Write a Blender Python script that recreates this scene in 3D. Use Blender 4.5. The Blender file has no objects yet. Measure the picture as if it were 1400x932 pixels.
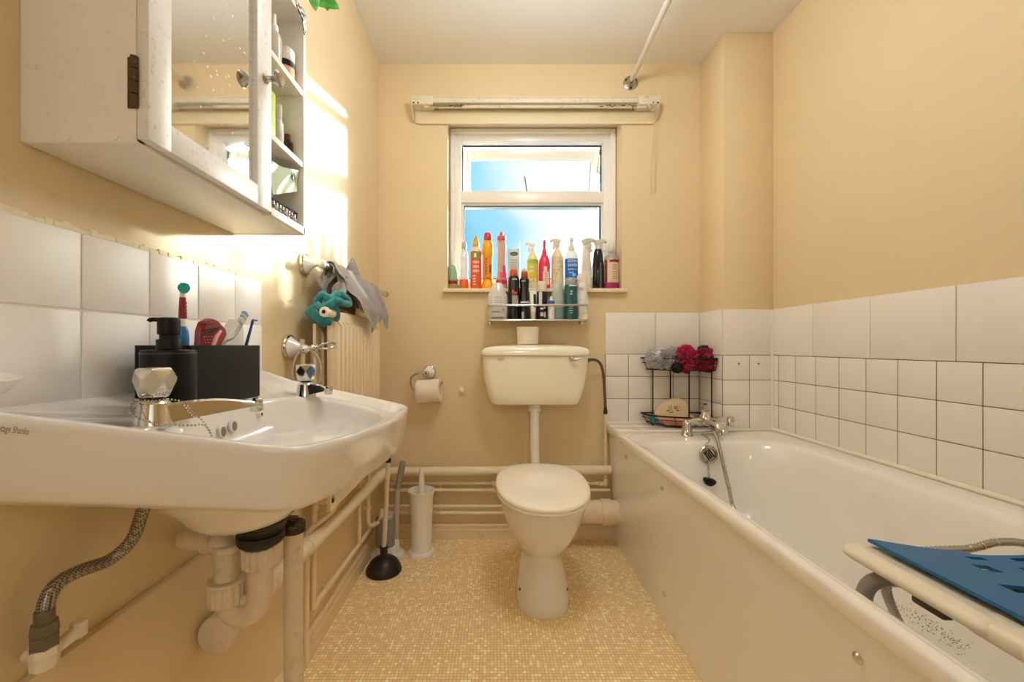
import bpy, bmesh, math, random
from mathutils import Vector, Matrix, noise
R = random.Random(7)
PI = math.pi
C = bpy.context.scene.collection
# measured camera: level one-point view, focal length and vanishing point in pixels of the 1400 x 932 frame
F, VX, VY, CZ = 566.0, 675.0, 472.0, 0.967

def at(px, py, Y):
    return Vector(((px - VX) * Y / F, Y, CZ - (py - VY) * Y / F))

def V(*a):
    return Vector(a)

# ------------------------------------------------------------------ materials
def lin(h):
    h = h.lstrip('#')
    out = []
    for i in (0, 2, 4):
        c = int(h[i:i + 2], 16) / 255.0
        out.append(c / 12.92 if c <= 0.04045 else ((c + 0.055) / 1.055) ** 2.4)
    return (*out, 1.0)

def new_mat(name):
    m = bpy.data.materials.new(name)
    m.use_nodes = True
    nt = m.node_tree
    return m, nt, nt.nodes, nt.links, nt.nodes['Principled BSDF']

def mat(name, col, rough=0.5, metal=0.0, var=0.06, vscale=30.0, bump=0.0, bscale=200.0, coat=0.0, sheen=0.0, spec=0.5,
        dirt=None, dirt_scale=12.0, dirt_amount=0.0, sss=0.0):
    m, nt, N, L, b = new_mat(name)
    c = lin(col)
    geo = N.new('ShaderNodeNewGeometry')
    nz = N.new('ShaderNodeTexNoise'); nz.inputs['Scale'].default_value = vscale; nz.inputs['Detail'].default_value = 4
    L.new(geo.outputs['Position'], nz.inputs['Vector'])
    mx = N.new('ShaderNodeMix'); mx.data_type = 'RGBA'
    mx.inputs[6].default_value = tuple(max(0, v * (1 - var)) for v in c[:3]) + (1,)
    mx.inputs[7].default_value = tuple(min(1, v * (1 + var)) for v in c[:3]) + (1,)
    L.new(nz.outputs['Fac'], mx.inputs[0])
    out = mx.outputs[2]
    if dirt:
        dz = N.new('ShaderNodeTexNoise'); dz.inputs['Scale'].default_value = dirt_scale; dz.inputs['Detail'].default_value = 8
        dz.inputs['Roughness'].default_value = 0.7
        L.new(geo.outputs['Position'], dz.inputs['Vector'])
        cr = N.new('ShaderNodeValToRGB')
        cr.color_ramp.elements[0].position = 0.56; cr.color_ramp.elements[0].color = (0, 0, 0, 1)
        cr.color_ramp.elements[1].position = 0.72; cr.color_ramp.elements[1].color = (dirt_amount,) * 3 + (1,)
        L.new(dz.outputs['Fac'], cr.inputs[0])
        m2 = N.new('ShaderNodeMix'); m2.data_type = 'RGBA'
        L.new(cr.outputs[0], m2.inputs[0]); L.new(out, m2.inputs[6]); m2.inputs[7].default_value = lin(dirt)
        out = m2.outputs[2]
    L.new(out, b.inputs['Base Color'])
    b.inputs['Roughness'].default_value = rough
    b.inputs['Metallic'].default_value = metal
    b.inputs['Coat Weight'].default_value = coat
    b.inputs['Coat Roughness'].default_value = 0.06
    b.inputs['Specular IOR Level'].default_value = spec
    b.inputs['Sheen Weight'].default_value = sheen
    if sss:
        b.inputs['Subsurface Weight'].default_value = sss
        b.inputs['Subsurface Radius'].default_value = (0.01, 0.008, 0.006)
    if bump:
        bz = N.new('ShaderNodeTexNoise'); bz.inputs['Scale'].default_value = bscale; bz.inputs['Detail'].default_value = 3
        L.new(geo.outputs['Position'], bz.inputs['Vector'])
        bp = N.new('ShaderNodeBump'); bp.inputs['Strength'].default_value = bump; bp.inputs['Distance'].default_value = 0.002
        L.new(bz.outputs['Fac'], bp.inputs['Height']); L.new(bp.outputs[0], b.inputs['Normal'])
    return m

def clear_mat(name, col, clear=0.75, rough=0.08, gloss=0.12):
    """thin clear plastic or glass: light passes straight through, tinted, with a weak reflection and a little body colour"""
    m, nt, N, L, b = new_mat(name)
    c = lin(col)
    b.inputs['Base Color'].default_value = c
    b.inputs['Roughness'].default_value = max(rough, 0.05)
    tr = N.new('ShaderNodeBsdfTransparent'); tr.inputs[0].default_value = c
    mx = N.new('ShaderNodeMixShader')
    lw = N.new('ShaderNodeLayerWeight'); lw.inputs['Blend'].default_value = gloss
    mr = N.new('ShaderNodeMapRange')
    mr.inputs['From Min'].default_value = 0; mr.inputs['From Max'].default_value = 1
    mr.inputs['To Min'].default_value = 1 - clear; mr.inputs['To Max'].default_value = 1.0
    L.new(lw.outputs['Facing'], mr.inputs['Value'])
    L.new(mr.outputs[0], mx.inputs[0]); L.new(tr.outputs[0], mx.inputs[1]); L.new(b.outputs[0], mx.inputs[2])
    L.new(mx.outputs[0], N['Material Output'].inputs['Surface'])
    return m

# ------------------------------------------------------------------ mesh builder
class M:
    def __init__(self):
        self.bm = bmesh.new()

    def merge(self, tb, mtx=None):
        if mtx is not None:
            bmesh.ops.transform(tb, matrix=mtx, verts=tb.verts)
        vs = [self.bm.verts.new(v.co) for v in tb.verts]
        tb.verts.index_update()
        for f in tb.faces:
            try:
                self.bm.faces.new([vs[v.index] for v in f.verts])
            except ValueError:
                pass
        tb.free()
        return self

    def box(self, a, b, bev=0.0, seg=2, mtx=None):
        x0, x1 = sorted((a[0], b[0])); y0, y1 = sorted((a[1], b[1])); z0, z1 = sorted((a[2], b[2]))
        tb = bmesh.new()
        v = [tb.verts.new(p) for p in ((x0, y0, z0), (x1, y0, z0), (x1, y1, z0), (x0, y1, z0), (x0, y0, z1), (x1, y0, z1), (x1, y1, z1), (x0, y1, z1))]
        for q in ((0, 3, 2, 1), (4, 5, 6, 7), (0, 1, 5, 4), (1, 2, 6, 5), (2, 3, 7, 6), (3, 0, 4, 7)):
            tb.faces.new([v[i] for i in q])
        if bev > 0:
            bmesh.ops.bevel(tb, geom=list(tb.edges), offset=bev, segments=seg, affect='EDGES', profile=0.5)
        return self.merge(tb, mtx)

    def loft(self, rings, cap0=True, cap1=True, closed=True, mtx=None):
        tb = bmesh.new()
        rv = [[tb.verts.new(p) for p in r] for r in rings]
        n = len(rings[0])
        for i in range(len(rv) - 1):
            for j in range(n if closed else n - 1):
                k = (j + 1) % n
                tb.faces.new((rv[i][j], rv[i][k], rv[i + 1][k], rv[i + 1][j]))
        if cap0: tb.faces.new(list(reversed(rv[0])))
        if cap1: tb.faces.new(rv[-1])
        bmesh.ops.recalc_face_normals(tb, faces=tb.faces)
        return self.merge(tb, mtx)

    def tube(self, pts, r, n=12, cap=True, closed=False, sx=1.0):
        pts = [Vector(p) for p in pts]
        m = len(pts)
        rr = r if isinstance(r, (list, tuple)) else [r] * m
        rings = []
        up = None
        for i, p in enumerate(pts):
            if closed:
                t = (pts[(i + 1) % m] - pts[i - 1])
            else:
                t = pts[min(i + 1, m - 1)] - pts[max(i - 1, 0)]
            t = t.normalized() if t.length > 1e-9 else Vector((0, 0, 1))
            if up is None:
                up = Vector((0, 0, 1)) if abs(t.z) < 0.9 else Vector((1, 0, 0))
            u = (up - t * up.dot(t))
            u = u.normalized() if u.length > 1e-6 else t.orthogonal().normalized()
            w = t.cross(u)
            up = u
            rings.append([p + (u * math.cos(2 * PI * k / n) * sx + w * math.sin(2 * PI * k / n)) * rr[i] for k in range(n)])
        if closed:
            rings.append(rings[0])
            return self.loft(rings, False, False)
        return self.loft(rings, cap, cap)

    def lathe(self, prof, n=32, mtx=None, sy=1.0):
        rings = []
        for r, z in prof:
            r = max(r, 1e-5)
            rings.append([(r * math.cos(2 * PI * k / n), r * sy * math.sin(2 * PI * k / n), z) for k in range(n)])
        return self.loft(rings, True, True, mtx=mtx)

    def arc_shell(self, prof, a0, a1, n=16, mtx=None, sy=1.0):
        """open curved patch of a lathe between two angles: a label on a bottle"""
        rings = []
        for r, z in prof:
            rings.append([(r * math.cos(a0 + (a1 - a0) * k / n), r * sy * math.sin(a0 + (a1 - a0) * k / n), z) for k in range(n + 1)])
        return self.loft(rings, False, False, closed=False, mtx=mtx)

    def ball(self, c, r, sub=3, scale=(1, 1, 1), noise_amp=0.0, noise_scale=10.0, mtx=None):
        tb = bmesh.new()
        bmesh.ops.create_icosphere(tb, subdivisions=sub, radius=1.0)
        for v in tb.verts:
            d = 1.0
            if noise_amp:
                d += noise_amp * noise.noise(v.co * noise_scale + Vector(c) * 13)
            v.co = Vector((v.co.x * r * scale[0] * d + c[0], v.co.y * r * scale[1] * d + c[1], v.co.z * r * scale[2] * d + c[2]))
        return self.merge(tb, mtx)

    def prism(self, poly, axis_mtx, depth, bev=0.0, seg=2):
        """2-D outline in the local XZ plane, extruded +-depth/2 along local Y"""
        tb = bmesh.new()
        f = tb.faces.new([tb.verts.new((x, -depth / 2, z)) for x, z in poly])
        r = bmesh.ops.extrude_face_region(tb, geom=[f])
        bmesh.ops.translate(tb, vec=(0, depth, 0), verts=[g for g in r['geom'] if isinstance(g, bmesh.types.BMVert)])
        bmesh.ops.recalc_face_normals(tb, faces=tb.faces)
        if bev > 0:
            es = [e for e in tb.edges if len(e.link_faces) == 2 and e.calc_face_angle(0) > 0.5]
            bmesh.ops.bevel(tb, geom=es, offset=bev, segments=seg, affect='EDGES', profile=0.5)
        return self.merge(tb, axis_mtx)

    def sheet(self, grid, th=0.002):
        """double-sided cloth from a grid of points, with thickness along the local normal"""
        nu, nv = len(grid), len(grid[0])
        nrm = [[None] * nv for _ in range(nu)]
        for i in range(nu):
            for j in range(nv):
                du = grid[min(i + 1, nu - 1)][j] - grid[max(i - 1, 0)][j]
                dv = grid[i][min(j + 1, nv - 1)] - grid[i][max(j - 1, 0)]
                n_ = du.cross(dv)
                nrm[i][j] = n_.normalized() if n_.length > 1e-9 else Vector((0, 0, 1))
        tb = bmesh.new()
        A = [[tb.verts.new(grid[i][j] + nrm[i][j] * th / 2) for j in range(nv)] for i in range(nu)]
        B = [[tb.verts.new(grid[i][j] - nrm[i][j] * th / 2) for j in range(nv)] for i in range(nu)]
        for i in range(nu - 1):
            for j in range(nv - 1):
                tb.faces.new((A[i][j], A[i + 1][j], A[i + 1][j + 1], A[i][j + 1]))
                tb.faces.new((B[i][j], B[i][j + 1], B[i + 1][j + 1], B[i + 1][j]))
        for i in range(nu - 1):
            tb.faces.new((A[i][0], B[i][0], B[i + 1][0], A[i + 1][0]))
            tb.faces.new((A[i][-1], A[i + 1][-1], B[i + 1][-1], B[i][-1]))
        for j in range(nv - 1):
            tb.faces.new((A[0][j], A[0][j + 1], B[0][j + 1], B[0][j]))
            tb.faces.new((A[-1][j], B[-1][j], B[-1][j + 1], A[-1][j + 1]))
        bmesh.ops.recalc_face_normals(tb, faces=tb.faces)
        return self.merge(tb)

def root_loc(o):
    p = Vector((0, 0, 0))
    while o is not None:
        p += Vector(o.location)
        o = o.parent
    return p

def obj(name, m, material, parent=None, loc=None, sharp=35, flat=False, label=None, subsurf=0):
    """links builder m (built in world coordinates) as ONE mesh object"""
    me = bpy.data.meshes.new(name)
    off = root_loc(parent) if parent is not None else Vector(loc) if loc is not None else Vector((0, 0, 0))
    if loc is None and parent is None:
        zs = [v.co.z for v in m.bm.verts]
        xs = [v.co.x for v in m.bm.verts]; ys = [v.co.y for v in m.bm.verts]
        off = Vector(((min(xs) + max(xs)) / 2, (min(ys) + max(ys)) / 2, min(zs)))
    bmesh.ops.translate(m.bm, vec=-off, verts=m.bm.verts)
    m.bm.to_mesh(me)
    m.bm.free()
    if not flat:
        for p in me.polygons:
            p.use_smooth = True
        me.set_sharp_from_angle(angle=math.radians(sharp))
    me.materials.append(material)
    o = bpy.data.objects.new(name, me)
    C.objects.link(o)
    if parent is not None:
        o.parent = parent
    else:
        o.location = off
    if label: o['label'] = label
    if subsurf:
        md = o.modifiers.new('smooth', 'SUBSURF'); md.levels = subsurf; md.render_levels = subsurf
    return o

def tag(o, label, cat, group=None, kind=None):
    o['label'] = label
    o['category'] = cat
    if group: o['group'] = group
    if kind: o['kind'] = kind
    return o

def thing(name, label, cat, loc, group=None):
    o = bpy.data.objects.new(name, None)
    o.empty_display_size = 0.05
    o.location = loc
    C.objects.link(o)
    return tag(o, label, cat, group)

def struct(name, m, material, label, cat, **kw):
    o = obj(name, m, material, **kw)
    return tag(o, label, cat, None, 'structure')

def orient(origin, direction, roll_up=(0, 0, 1)):
    """matrix that takes local +Z to direction at origin"""
    z = Vector(direction).normalized()
    up = Vector(roll_up)
    x = up.cross(z)
    if x.length < 1e-4: x = Vector((1, 0, 0)) if abs(z.x) < 0.9 else Vector((0, 1, 0))
    x = (x - z * x.dot(z)).normalized()
    y = z.cross(x)
    mt = Matrix((x, y, z)).transposed().to_4x4()
    mt.translation = Vector(origin)
    return mt

def smooth_path(pts, n=8):
    pts = [Vector(p) for p in pts]
    out = []
    for i in range(len(pts) - 1):
        p0 = pts[max(i - 1, 0)]; p1 = pts[i]; p2 = pts[i + 1]; p3 = pts[min(i + 2, len(pts) - 1)]
        for k in range(n):
            t = k / n
            out.append(0.5 * ((2 * p1) + (p2 - p0) * t + (2 * p0 - 5 * p1 + 4 * p2 - p3) * t * t + (3 * p1 - p0 - 3 * p2 + p3) * t ** 3))
    out.append(pts[-1])
    return out

def bend_path(pts, rad, n=6):
    """polyline with rounded corners"""
    pts = [Vector(p) for p in pts]
    out = [pts[0]]
    for i in range(1, len(pts) - 1):
        a = pts[i - 1] - pts[i]; b = pts[i + 1] - pts[i]
        d = min(rad, a.length * 0.49, b.length * 0.49)
        A = pts[i] + a.normalized() * d; B = pts[i] + b.normalized() * d
        for k in range(n + 1):
            t = k / n
            out.append(A * (1 - t) ** 2 + pts[i] * 2 * t * (1 - t) + B * t * t)
    out.append(pts[-1])
    return out

def text_into(m, body, size, place, depth=0.0, shear=0.0, width=None):
    """adds lettering to builder m: place(x, y) maps flat text coordinates (metres, centred) to a world point"""
    cu = bpy.data.curves.new('lettering', 'FONT')
    cu.body = body; cu.size = size; cu.align_x = 'CENTER'; cu.align_y = 'CENTER'; cu.shear = shear
    cu.resolution_u = 3
    tmp = bpy.data.objects.new('lettering', cu)
    me = bpy.data.meshes.new_from_object(tmp)
    xs = [v.co.x for v in me.vertices]
    k = 1.0
    if width and xs:
        k = width / max(1e-6, max(xs) - min(xs))
    vs = [m.bm.verts.new(place(v.co.x * k, v.co.y)) for v in me.vertices]
    for p in me.polygons:
        try:
            m.bm.faces.new([vs[i] for i in p.vertices])
        except ValueError:
            pass
    bpy.data.objects.remove(tmp); bpy.data.curves.remove(cu); bpy.data.meshes.remove(me)

def on_cylinder(cx, cy, cz, r, ang=-PI / 2, sy=1.0):
    """text placement round an upright cylinder, facing angle ang"""
    def f(x, y):
        a = ang + x / r
        return Vector((cx + r * math.cos(a), cy + r * sy * math.sin(a), cz + y))
    return f

def on_plane(o, ex, ey):
    o = Vector(o); ex = Vector(ex).normalized(); ey = Vector(ey).normalized()
    return lambda x, y: o + ex * x + ey * y
FILL_LAMP_E, HALL_FILL_K, SUN_E, SKY_E, FILL_GLOW_E, EXPO = 18.0, 0.65, 16.0, 1.72, 182.0, 1.0
# ------------------------------------------------------------------ materials of this bathroom
WALL = mat('cream_emulsion', '#E0CBA2', rough=0.62, var=0.035, vscale=5, bump=0.12, bscale=120)
CEIL = mat('white_emulsion', '#E7E4DE', rough=0.75, var=0.02, vscale=3, bump=0.1, bscale=90)
GLOSS = mat('cream_gloss_paint', '#EADABA', rough=0.33, var=0.05, vscale=25, bump=0.08, bscale=60, dirt='#8E7348', dirt_scale=9, dirt_amount=0.25)
SKIRT = mat('skirting_paint', '#E8D2AC', rough=0.4, var=0.05, vscale=14, bump=0.08, bscale=70, dirt='#8A7250', dirt_scale=11, dirt_amount=0.3)
TILE = mat('white_glazed_tile', '#EEE8E0', rough=0.24, var=0.02, vscale=6, coat=0.3, bump=0.03, bscale=30)
TILE_L = mat('white_satin_tile', '#EFEBE6', rough=0.5, var=0.02, vscale=6, spec=0.35, bump=0.06, bscale=26)
GROUT = mat('tile_grout', '#8D7350', rough=0.9, var=0.25, vscale=25)
GROUT_W = mat('pale_grout', '#E9E2D6', rough=0.9, var=0.05)
FILLER = mat('yellowed_filler', '#EBE2C2', rough=0.9, var=0.1, vscale=120, bump=0.25, bscale=220)
SEAL = mat('silicone_sealant', '#EFE7D6', rough=0.35)
UPVC = mat('white_upvc', '#EFEBE3', rough=0.28, var=0.02)
RUBBER = mat('black_rubber_seal', '#1B1A19', rough=0.6)
CERAMIC = mat('white_ceramic', '#E9E6E2', rough=0.09, var=0.015, vscale=4, coat=0.5)
CERAMIC_C = mat('cream_ceramic', '#F6F0DA', rough=0.1, var=0.015, vscale=4, coat=0.5)
SEATM = mat('toilet_seat_plastic', '#F7F2E4', rough=0.16, var=0.02)
ACRYL = mat('white_bath_acrylic', '#F4F0E8', rough=0.13, var=0.02, vscale=3, coat=0.3, dirt='#A9946E', dirt_scale=3, dirt_amount=0.12)
PANEL = mat('white_bath_panel', '#F3F1EE', rough=0.2, var=0.025, vscale=4, coat=0.2)
CHROME = mat('polished_chrome', '#D8D6D2', rough=0.07, metal=1.0, var=0.03)
CHROME_D = mat('dull_chrome', '#B9B4AA', rough=0.22, metal=1.0, var=0.15, vscale=40)
WIREM = mat('black_coated_wire', '#0B0A0A', rough=0.4, spec=0.3)
BLACK = mat('matt_black', '#0B0A0A', rough=0.45, var=0.1, spec=0.25)
DARK = mat('dark_cavity', '#0C0B0A', rough=0.8)
WHITEP = mat('white_plastic', '#F0EDE6', rough=0.3)
CREAMP = mat('cream_plastic', '#E9DFCB', rough=0.35, var=0.04)
GREYP = mat('grey_plastic', '#8D8A86', rough=0.4)
GREYL = mat('light_grey_plastic', '#B9B4AC', rough=0.35)
TRAPM = mat('aged_white_plastic', '#DDCDB2', rough=0.42, var=0.07, vscale=22, dirt='#7E6545', dirt_scale=26, dirt_amount=0.4)
RUST = mat('rusted_hinge', '#5A4632', rough=0.7, metal=0.4, var=0.5, vscale=220, dirt='#A08A6A', dirt_scale=160, dirt_amount=0.7)
CORRODE = mat('corroded_metal', '#4A3F33', rough=0.6, metal=0.5, var=0.4, vscale=120, dirt='#A69B88', dirt_scale=60, dirt_amount=0.7)
CABW = mat('painted_cabinet', '#EDE9E0', rough=0.4, var=0.03, vscale=8, dirt='#8C7757', dirt_scale=70, dirt_amount=0.16)
CABD = mat('speckled_cabinet_door', '#E4E1DC', rough=0.38, var=0.04, vscale=18, dirt='#77695A', dirt_scale=95, dirt_amount=0.55)
GREYT = mat('grey_towelling', '#9A938E', rough=0.95, var=0.18, vscale=160, bump=0.9, bscale=900, sheen=0.3)
TEALT = mat('teal_towelling', '#178087', rough=0.95, var=0.2, vscale=160, bump=0.9, bscale=900, sheen=0.3)
HEMT = mat('teal_hem', '#5DA7A5', rough=0.9)
HEMG = mat('grey_hem', '#C6BFB8', rough=0.9)
PAPER = mat('toilet_tissue', '#EFE5D6', rough=0.95, bump=0.3, bscale=300)
CARD = mat('card_core', '#A98A62', rough=0.9)
BLUE = mat('blue_foam_pad', '#0F639A', rough=0.5, var=0.12, vscale=30, bump=0.15, bscale=300)
RADM = mat('radiator_enamel', '#E9D6B4', rough=0.32, var=0.02)

def braided(name, a, b, scale=420.0):
    m, nt, N, L, p = new_mat(name)
    geo = N.new('ShaderNodeNewGeometry')
    ch = N.new('ShaderNodeTexChecker'); ch.inputs['Scale'].default_value = scale
    ch.inputs['Color1'].default_value = lin(a); ch.inputs['Color2'].default_value = lin(b)
    mp = N.new('ShaderNodeMapping'); mp.inputs['Rotation'].default_value = (0.6, 0.8, 0.5)
    L.new(geo.outputs['Position'], mp.inputs['Vector']); L.new(mp.outputs[0], ch.inputs['Vector'])
    L.new(ch.outputs['Color'], p.inputs['Base Color'])
    p.inputs['Metallic'].default_value = 0.7; p.inputs['Roughness'].default_value = 0.4
    return m
BRAID = braided('braided_steel', '#B0A799', '#5E564D')

def mosaic():
    m, nt, N, L, p = new_mat('mosaic_vinyl')
    geo = N.new('ShaderNodeNewGeometry')
    sc = N.new('ShaderNodeVectorMath'); sc.operation = 'SCALE'; sc.inputs['Scale'].default_value = 1 / 0.0108
    L.new(geo.outputs['Position'], sc.inputs[0])
    fl = N.new('ShaderNodeVectorMath'); fl.operation = 'FLOOR'; L.new(sc.outputs[0], fl.inputs[0])
    fr = N.new('ShaderNodeVectorMath'); fr.operation = 'FRACTION'; L.new(sc.outputs[0], fr.inputs[0])
    wn = N.new('ShaderNodeTexWhiteNoise'); wn.noise_dimensions = '2D'; L.new(fl.outputs[0], wn.inputs['Vector'])
    cr = N.new('ShaderNodeValToRGB')
    el = cr.color_ramp.elements
    el[0].position = 0; el[0].color = lin('#C9B186')
    el[1].position = 1; el[1].color = lin('#EADBB6')
    for pos, c in ((0.4, '#D0B88C'), (0.72, '#D5BF94'), (0.86, '#DBC69C'), (0.93, '#E6D4AC')):
        e = el.new(pos); e.color = lin(c)
    L.new(wn.outputs['Value'], cr.inputs[0])
    sp = N.new('ShaderNodeSeparateXYZ'); L.new(fr.outputs[0], sp.inputs[0])
    def edge(o):
        a = N.new('ShaderNodeMath'); a.operation = 'SUBTRACT'; a.inputs[1].default_value = 0.5; L.new(o, a.inputs[0])
        b = N.new('ShaderNodeMath'); b.operation = 'ABSOLUTE'; L.new(a.outputs[0], b.inputs[0])
        return b.outputs[0]
    mxm = N.new('ShaderNodeMath'); mxm.operation = 'MAXIMUM'
    L.new(edge(sp.outputs[0]), mxm.inputs[0]); L.new(edge(sp.outputs[1]), mxm.inputs[1])
    gt = N.new('ShaderNodeMath'); gt.operation = 'GREATER_THAN'; gt.inputs[1].default_value = 0.43; L.new(mxm.outputs[0], gt.inputs[0])
    mx = N.new('ShaderNodeMix'); mx.data_type = 'RGBA'
    L.new(gt.outputs[0], mx.inputs[0]); L.new(cr.outputs[0], mx.inputs[6]); mx.inputs[7].default_value = lin('#B59C70')
    big = N.new('ShaderNodeTexNoise'); big.inputs['Scale'].default_value = 3.5; big.inputs['Detail'].default_value = 5
    L.new(geo.outputs['Position'], big.inputs['Vector'])
    mr = N.new('ShaderNodeMapRange'); mr.inputs['To Min'].default_value = 1.42; mr.inputs['To Max'].default_value = 1.6
    L.new(big.outputs['Fac'], mr.inputs['Value'])
    m2 = N.new('ShaderNodeVectorMath'); m2.operation = 'SCALE'
    L.new(mx.outputs[2], m2.inputs[0]); L.new(mr.outputs[0], m2.inputs['Scale'])
    L.new(m2.outputs[0], p.inputs['Base Color'])
    p.inputs['Roughness'].default_value = 0.42
    bp = N.new('ShaderNodeBump'); bp.inputs['Strength'].default_value = 0.35; bp.inputs['Distance'].default_value = 0.0008; bp.invert = True
    L.new(gt.outputs[0], bp.inputs['Height']); L.new(bp.outputs[0], p.inputs['Normal'])
    return m
FLOORM = mosaic()

def mirror_mat():
    m, nt, N, L, p = new_mat('spotted_mirror')
    p.inputs['Metallic'].default_value = 1; p.inputs['Base Color'].default_value = (0.86, 0.86, 0.85, 1)
    geo = N.new('ShaderNodeNewGeometry')
    nz = N.new('ShaderNodeTexNoise'); nz.inputs['Scale'].default_value = 14; nz.inputs['Detail'].default_value = 6
    L.new(geo.outputs['Position'], nz.inputs['Vector'])
    mr = N.new('ShaderNodeMapRange'); mr.inputs['From Min'].default_value = 0.4; mr.inputs['From Max'].default_value = 0.75
    mr.inputs['To Min'].default_value = 0.015; mr.inputs['To Max'].default_value = 0.09
    L.new(nz.outputs['Fac'], mr.inputs['Value']); L.new(mr.outputs[0], p.inputs['Roughness'])
    vz = N.new('ShaderNodeTexVoronoi'); vz.inputs['Scale'].default_value = 75
    L.new(geo.outputs['Position'], vz.inputs['Vector'])
    lt = N.new('ShaderNodeMath'); lt.operation = 'LESS_THAN'; lt.inputs[1].default_value = 0.13; L.new(vz.outputs['Distance'], lt.inputs[0])
    n2 = N.new('ShaderNodeTexNoise'); n2.inputs['Scale'].default_value = 11; L.new(geo.outputs['Position'], n2.inputs['Vector'])
    g2 = N.new('ShaderNodeMath'); g2.operation = 'GREATER_THAN'; g2.inputs[1].default_value = 0.49; L.new(n2.outputs['Fac'], g2.inputs[0])
    mu = N.new('ShaderNodeMath'); mu.operation = 'MULTIPLY'; L.new(lt.outputs[0], mu.inputs[0]); L.new(g2.outputs[0], mu.inputs[1])
    sp = N.new('ShaderNodeBsdfDiffuse'); sp.inputs[0].default_value = lin('#EDE8DE')
    ms = N.new('ShaderNodeMixShader'); L.new(mu.outputs[0], ms.inputs[0]); L.new(p.outputs[0], ms.inputs[1]); L.new(sp.outputs[0], ms.inputs[2])
    L.new(ms.outputs[0], N['Material Output'].inputs['Surface'])
    return m
MIRROR = mirror_mat()
PANE = clear_mat('window_glass', '#C4C8C8', clear=0.96, rough=0.05, gloss=0.1)
_pal = {}
def plastic(col, rough=0.35):
    k = (col, rough)
    if k not in _pal: _pal[k] = mat('plastic_' + col.lstrip('#').lower(), col, rough=rough, var=0.04)
    return _pal[k]
def clear(col, c=0.7):
    k = (col, c, 1)
    if k not in _pal: _pal[k] = clear_mat('clear_' + col.lstrip('#').lower(), col, clear=c)
    return _pal[k]
# ------------------------------------------------------------------ the room
XL, XR, YB, YF, ZC = -0.577, 1.261, 2.081, -0.75, 2.379
WX0, WX1, WZ0, WZ1 = -0.232, 0.643, 1.232, 2.107     # window opening in the back wall
T = 0.24
m = M(); m.box((-1.2, -2.2, -0.12), (XR + 0.2, YB + T, 0)); struct('floor', m, FLOORM, 'beige mosaic vinyl floor', 'floor')
m = M(); m.box((-1.2, -2.2, ZC), (XR + 0.2, YB + T, ZC + 0.12)); struct('ceiling', m, CEIL, 'plain off-white ceiling', 'ceiling')
m = M(); m.box((XL - 0.2, YF - 0.1, 0), (XL, YB + T, ZC)); struct('wall_left', m, WALL, 'cream wall behind the basin and radiator', 'wall')
m = M(); m.box((XR, YF - 0.1, 0), (XR + 0.2, YB + T, ZC)); struct('wall_right', m, WALL, 'cream wall along the bath', 'wall')
m = M()
m.box((XL, YB, 0), (WX0, YB + T, ZC)); m.box((WX1, YB, 0), (XR, YB + T, ZC))
m.box((WX0, YB, 0), (WX1, YB + T, WZ0)); m.box((WX0, YB, WZ1), (WX1, YB + T, ZC))
struct('wall_back', m, WALL, 'cream wall around the window and cistern', 'wall')
m = M(); m.box((XL, YF - 0.1, 0), (-0.34, YF, ZC)); m.box((0.44, YF - 0.1, 0), (XR, YF, ZC)); m.box((-0.34, YF - 0.1, 2.02), (0.44, YF, ZC)); struct('wall_front', m, WALL, 'cream wall opposite the window, with an unseen open doorway for fill light', 'wall')  # opening cut here, unseen, to let the added landing lamp fill the room
m = M(); m.box((-0.42, YF - 0.108, 0), (-0.34, YF + 0.012, 2.10), 0.003); m.box((0.44, YF - 0.108, 0), (0.52, YF + 0.012, 2.10), 0.003); m.box((-0.42, YF - 0.108, 2.02), (0.52, YF + 0.012, 2.10), 0.003)
struct('trim_10', m, SKIRT, 'white door casing round the open doorway', 'trim')
HY0 = -2.0
m = M(); m.box((-0.9, HY0 - 0.1, 0), (1.1, HY0, ZC)); struct('wall_hall_end', m, CEIL, 'pale landing wall beyond the doorway', 'wall')
m = M(); m.box((-1.0, HY0, 0), (-0.9, YF - 0.1, ZC)); struct('wall_hall_left', m, CEIL, 'pale landing wall to the left beyond the doorway', 'wall')
m = M(); m.box((1.1, HY0, 0), (1.2, YF - 0.1, ZC)); struct('wall_hall_right', m, CEIL, 'pale landing wall to the right beyond the doorway', 'wall')
BX0, BY0 = 1.037, 1.869
m = M(); m.box((BX0, BY0, 0), (XR, YB, ZC), bev=0.004); struct('wall_boxing', m, WALL, 'cream pipe boxing in the corner beyond the bath', 'wall')
# low raised strip of plaster on the left wall under the basin
m = M(); m.box((XL, -0.4, 0), (XL + 0.016, 1.02, 0.562), bev=0.005)
struct('trim_1', m, WALL, 'shallow raised band on the left wall below the basin', 'trim')
# skirting
def skirting(a, b, h, th, nrm):
    m = M()
    d = (Vector(b) - Vector(a)); n = Vector(nrm)
    prof = [(0, 0), (th, 0), (th, h * 0.62), (th * 0.8, h * 0.68), (th * 0.8, h * 0.9), (th * 0.45, h), (0, h)]
    m.loft([[Vector(p) + n * x + Vector((0, 0, z)) for x, z in prof] for p in (a, b)])
    return m
struct('baseboard_back', skirting((XL, YB, 0), (0.612, YB, 0), 0.074, 0.016, (0, -1, 0)), SKIRT, 'low painted skirting along the back wall', 'skirting', sharp=20)
struct('baseboard_left', skirting((XL, 1.02, 0), (XL, YB, 0), 0.085, 0.016, (1, 0, 0)), SKIRT, 'low painted skirting along the left wall', 'skirting', sharp=20)

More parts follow.
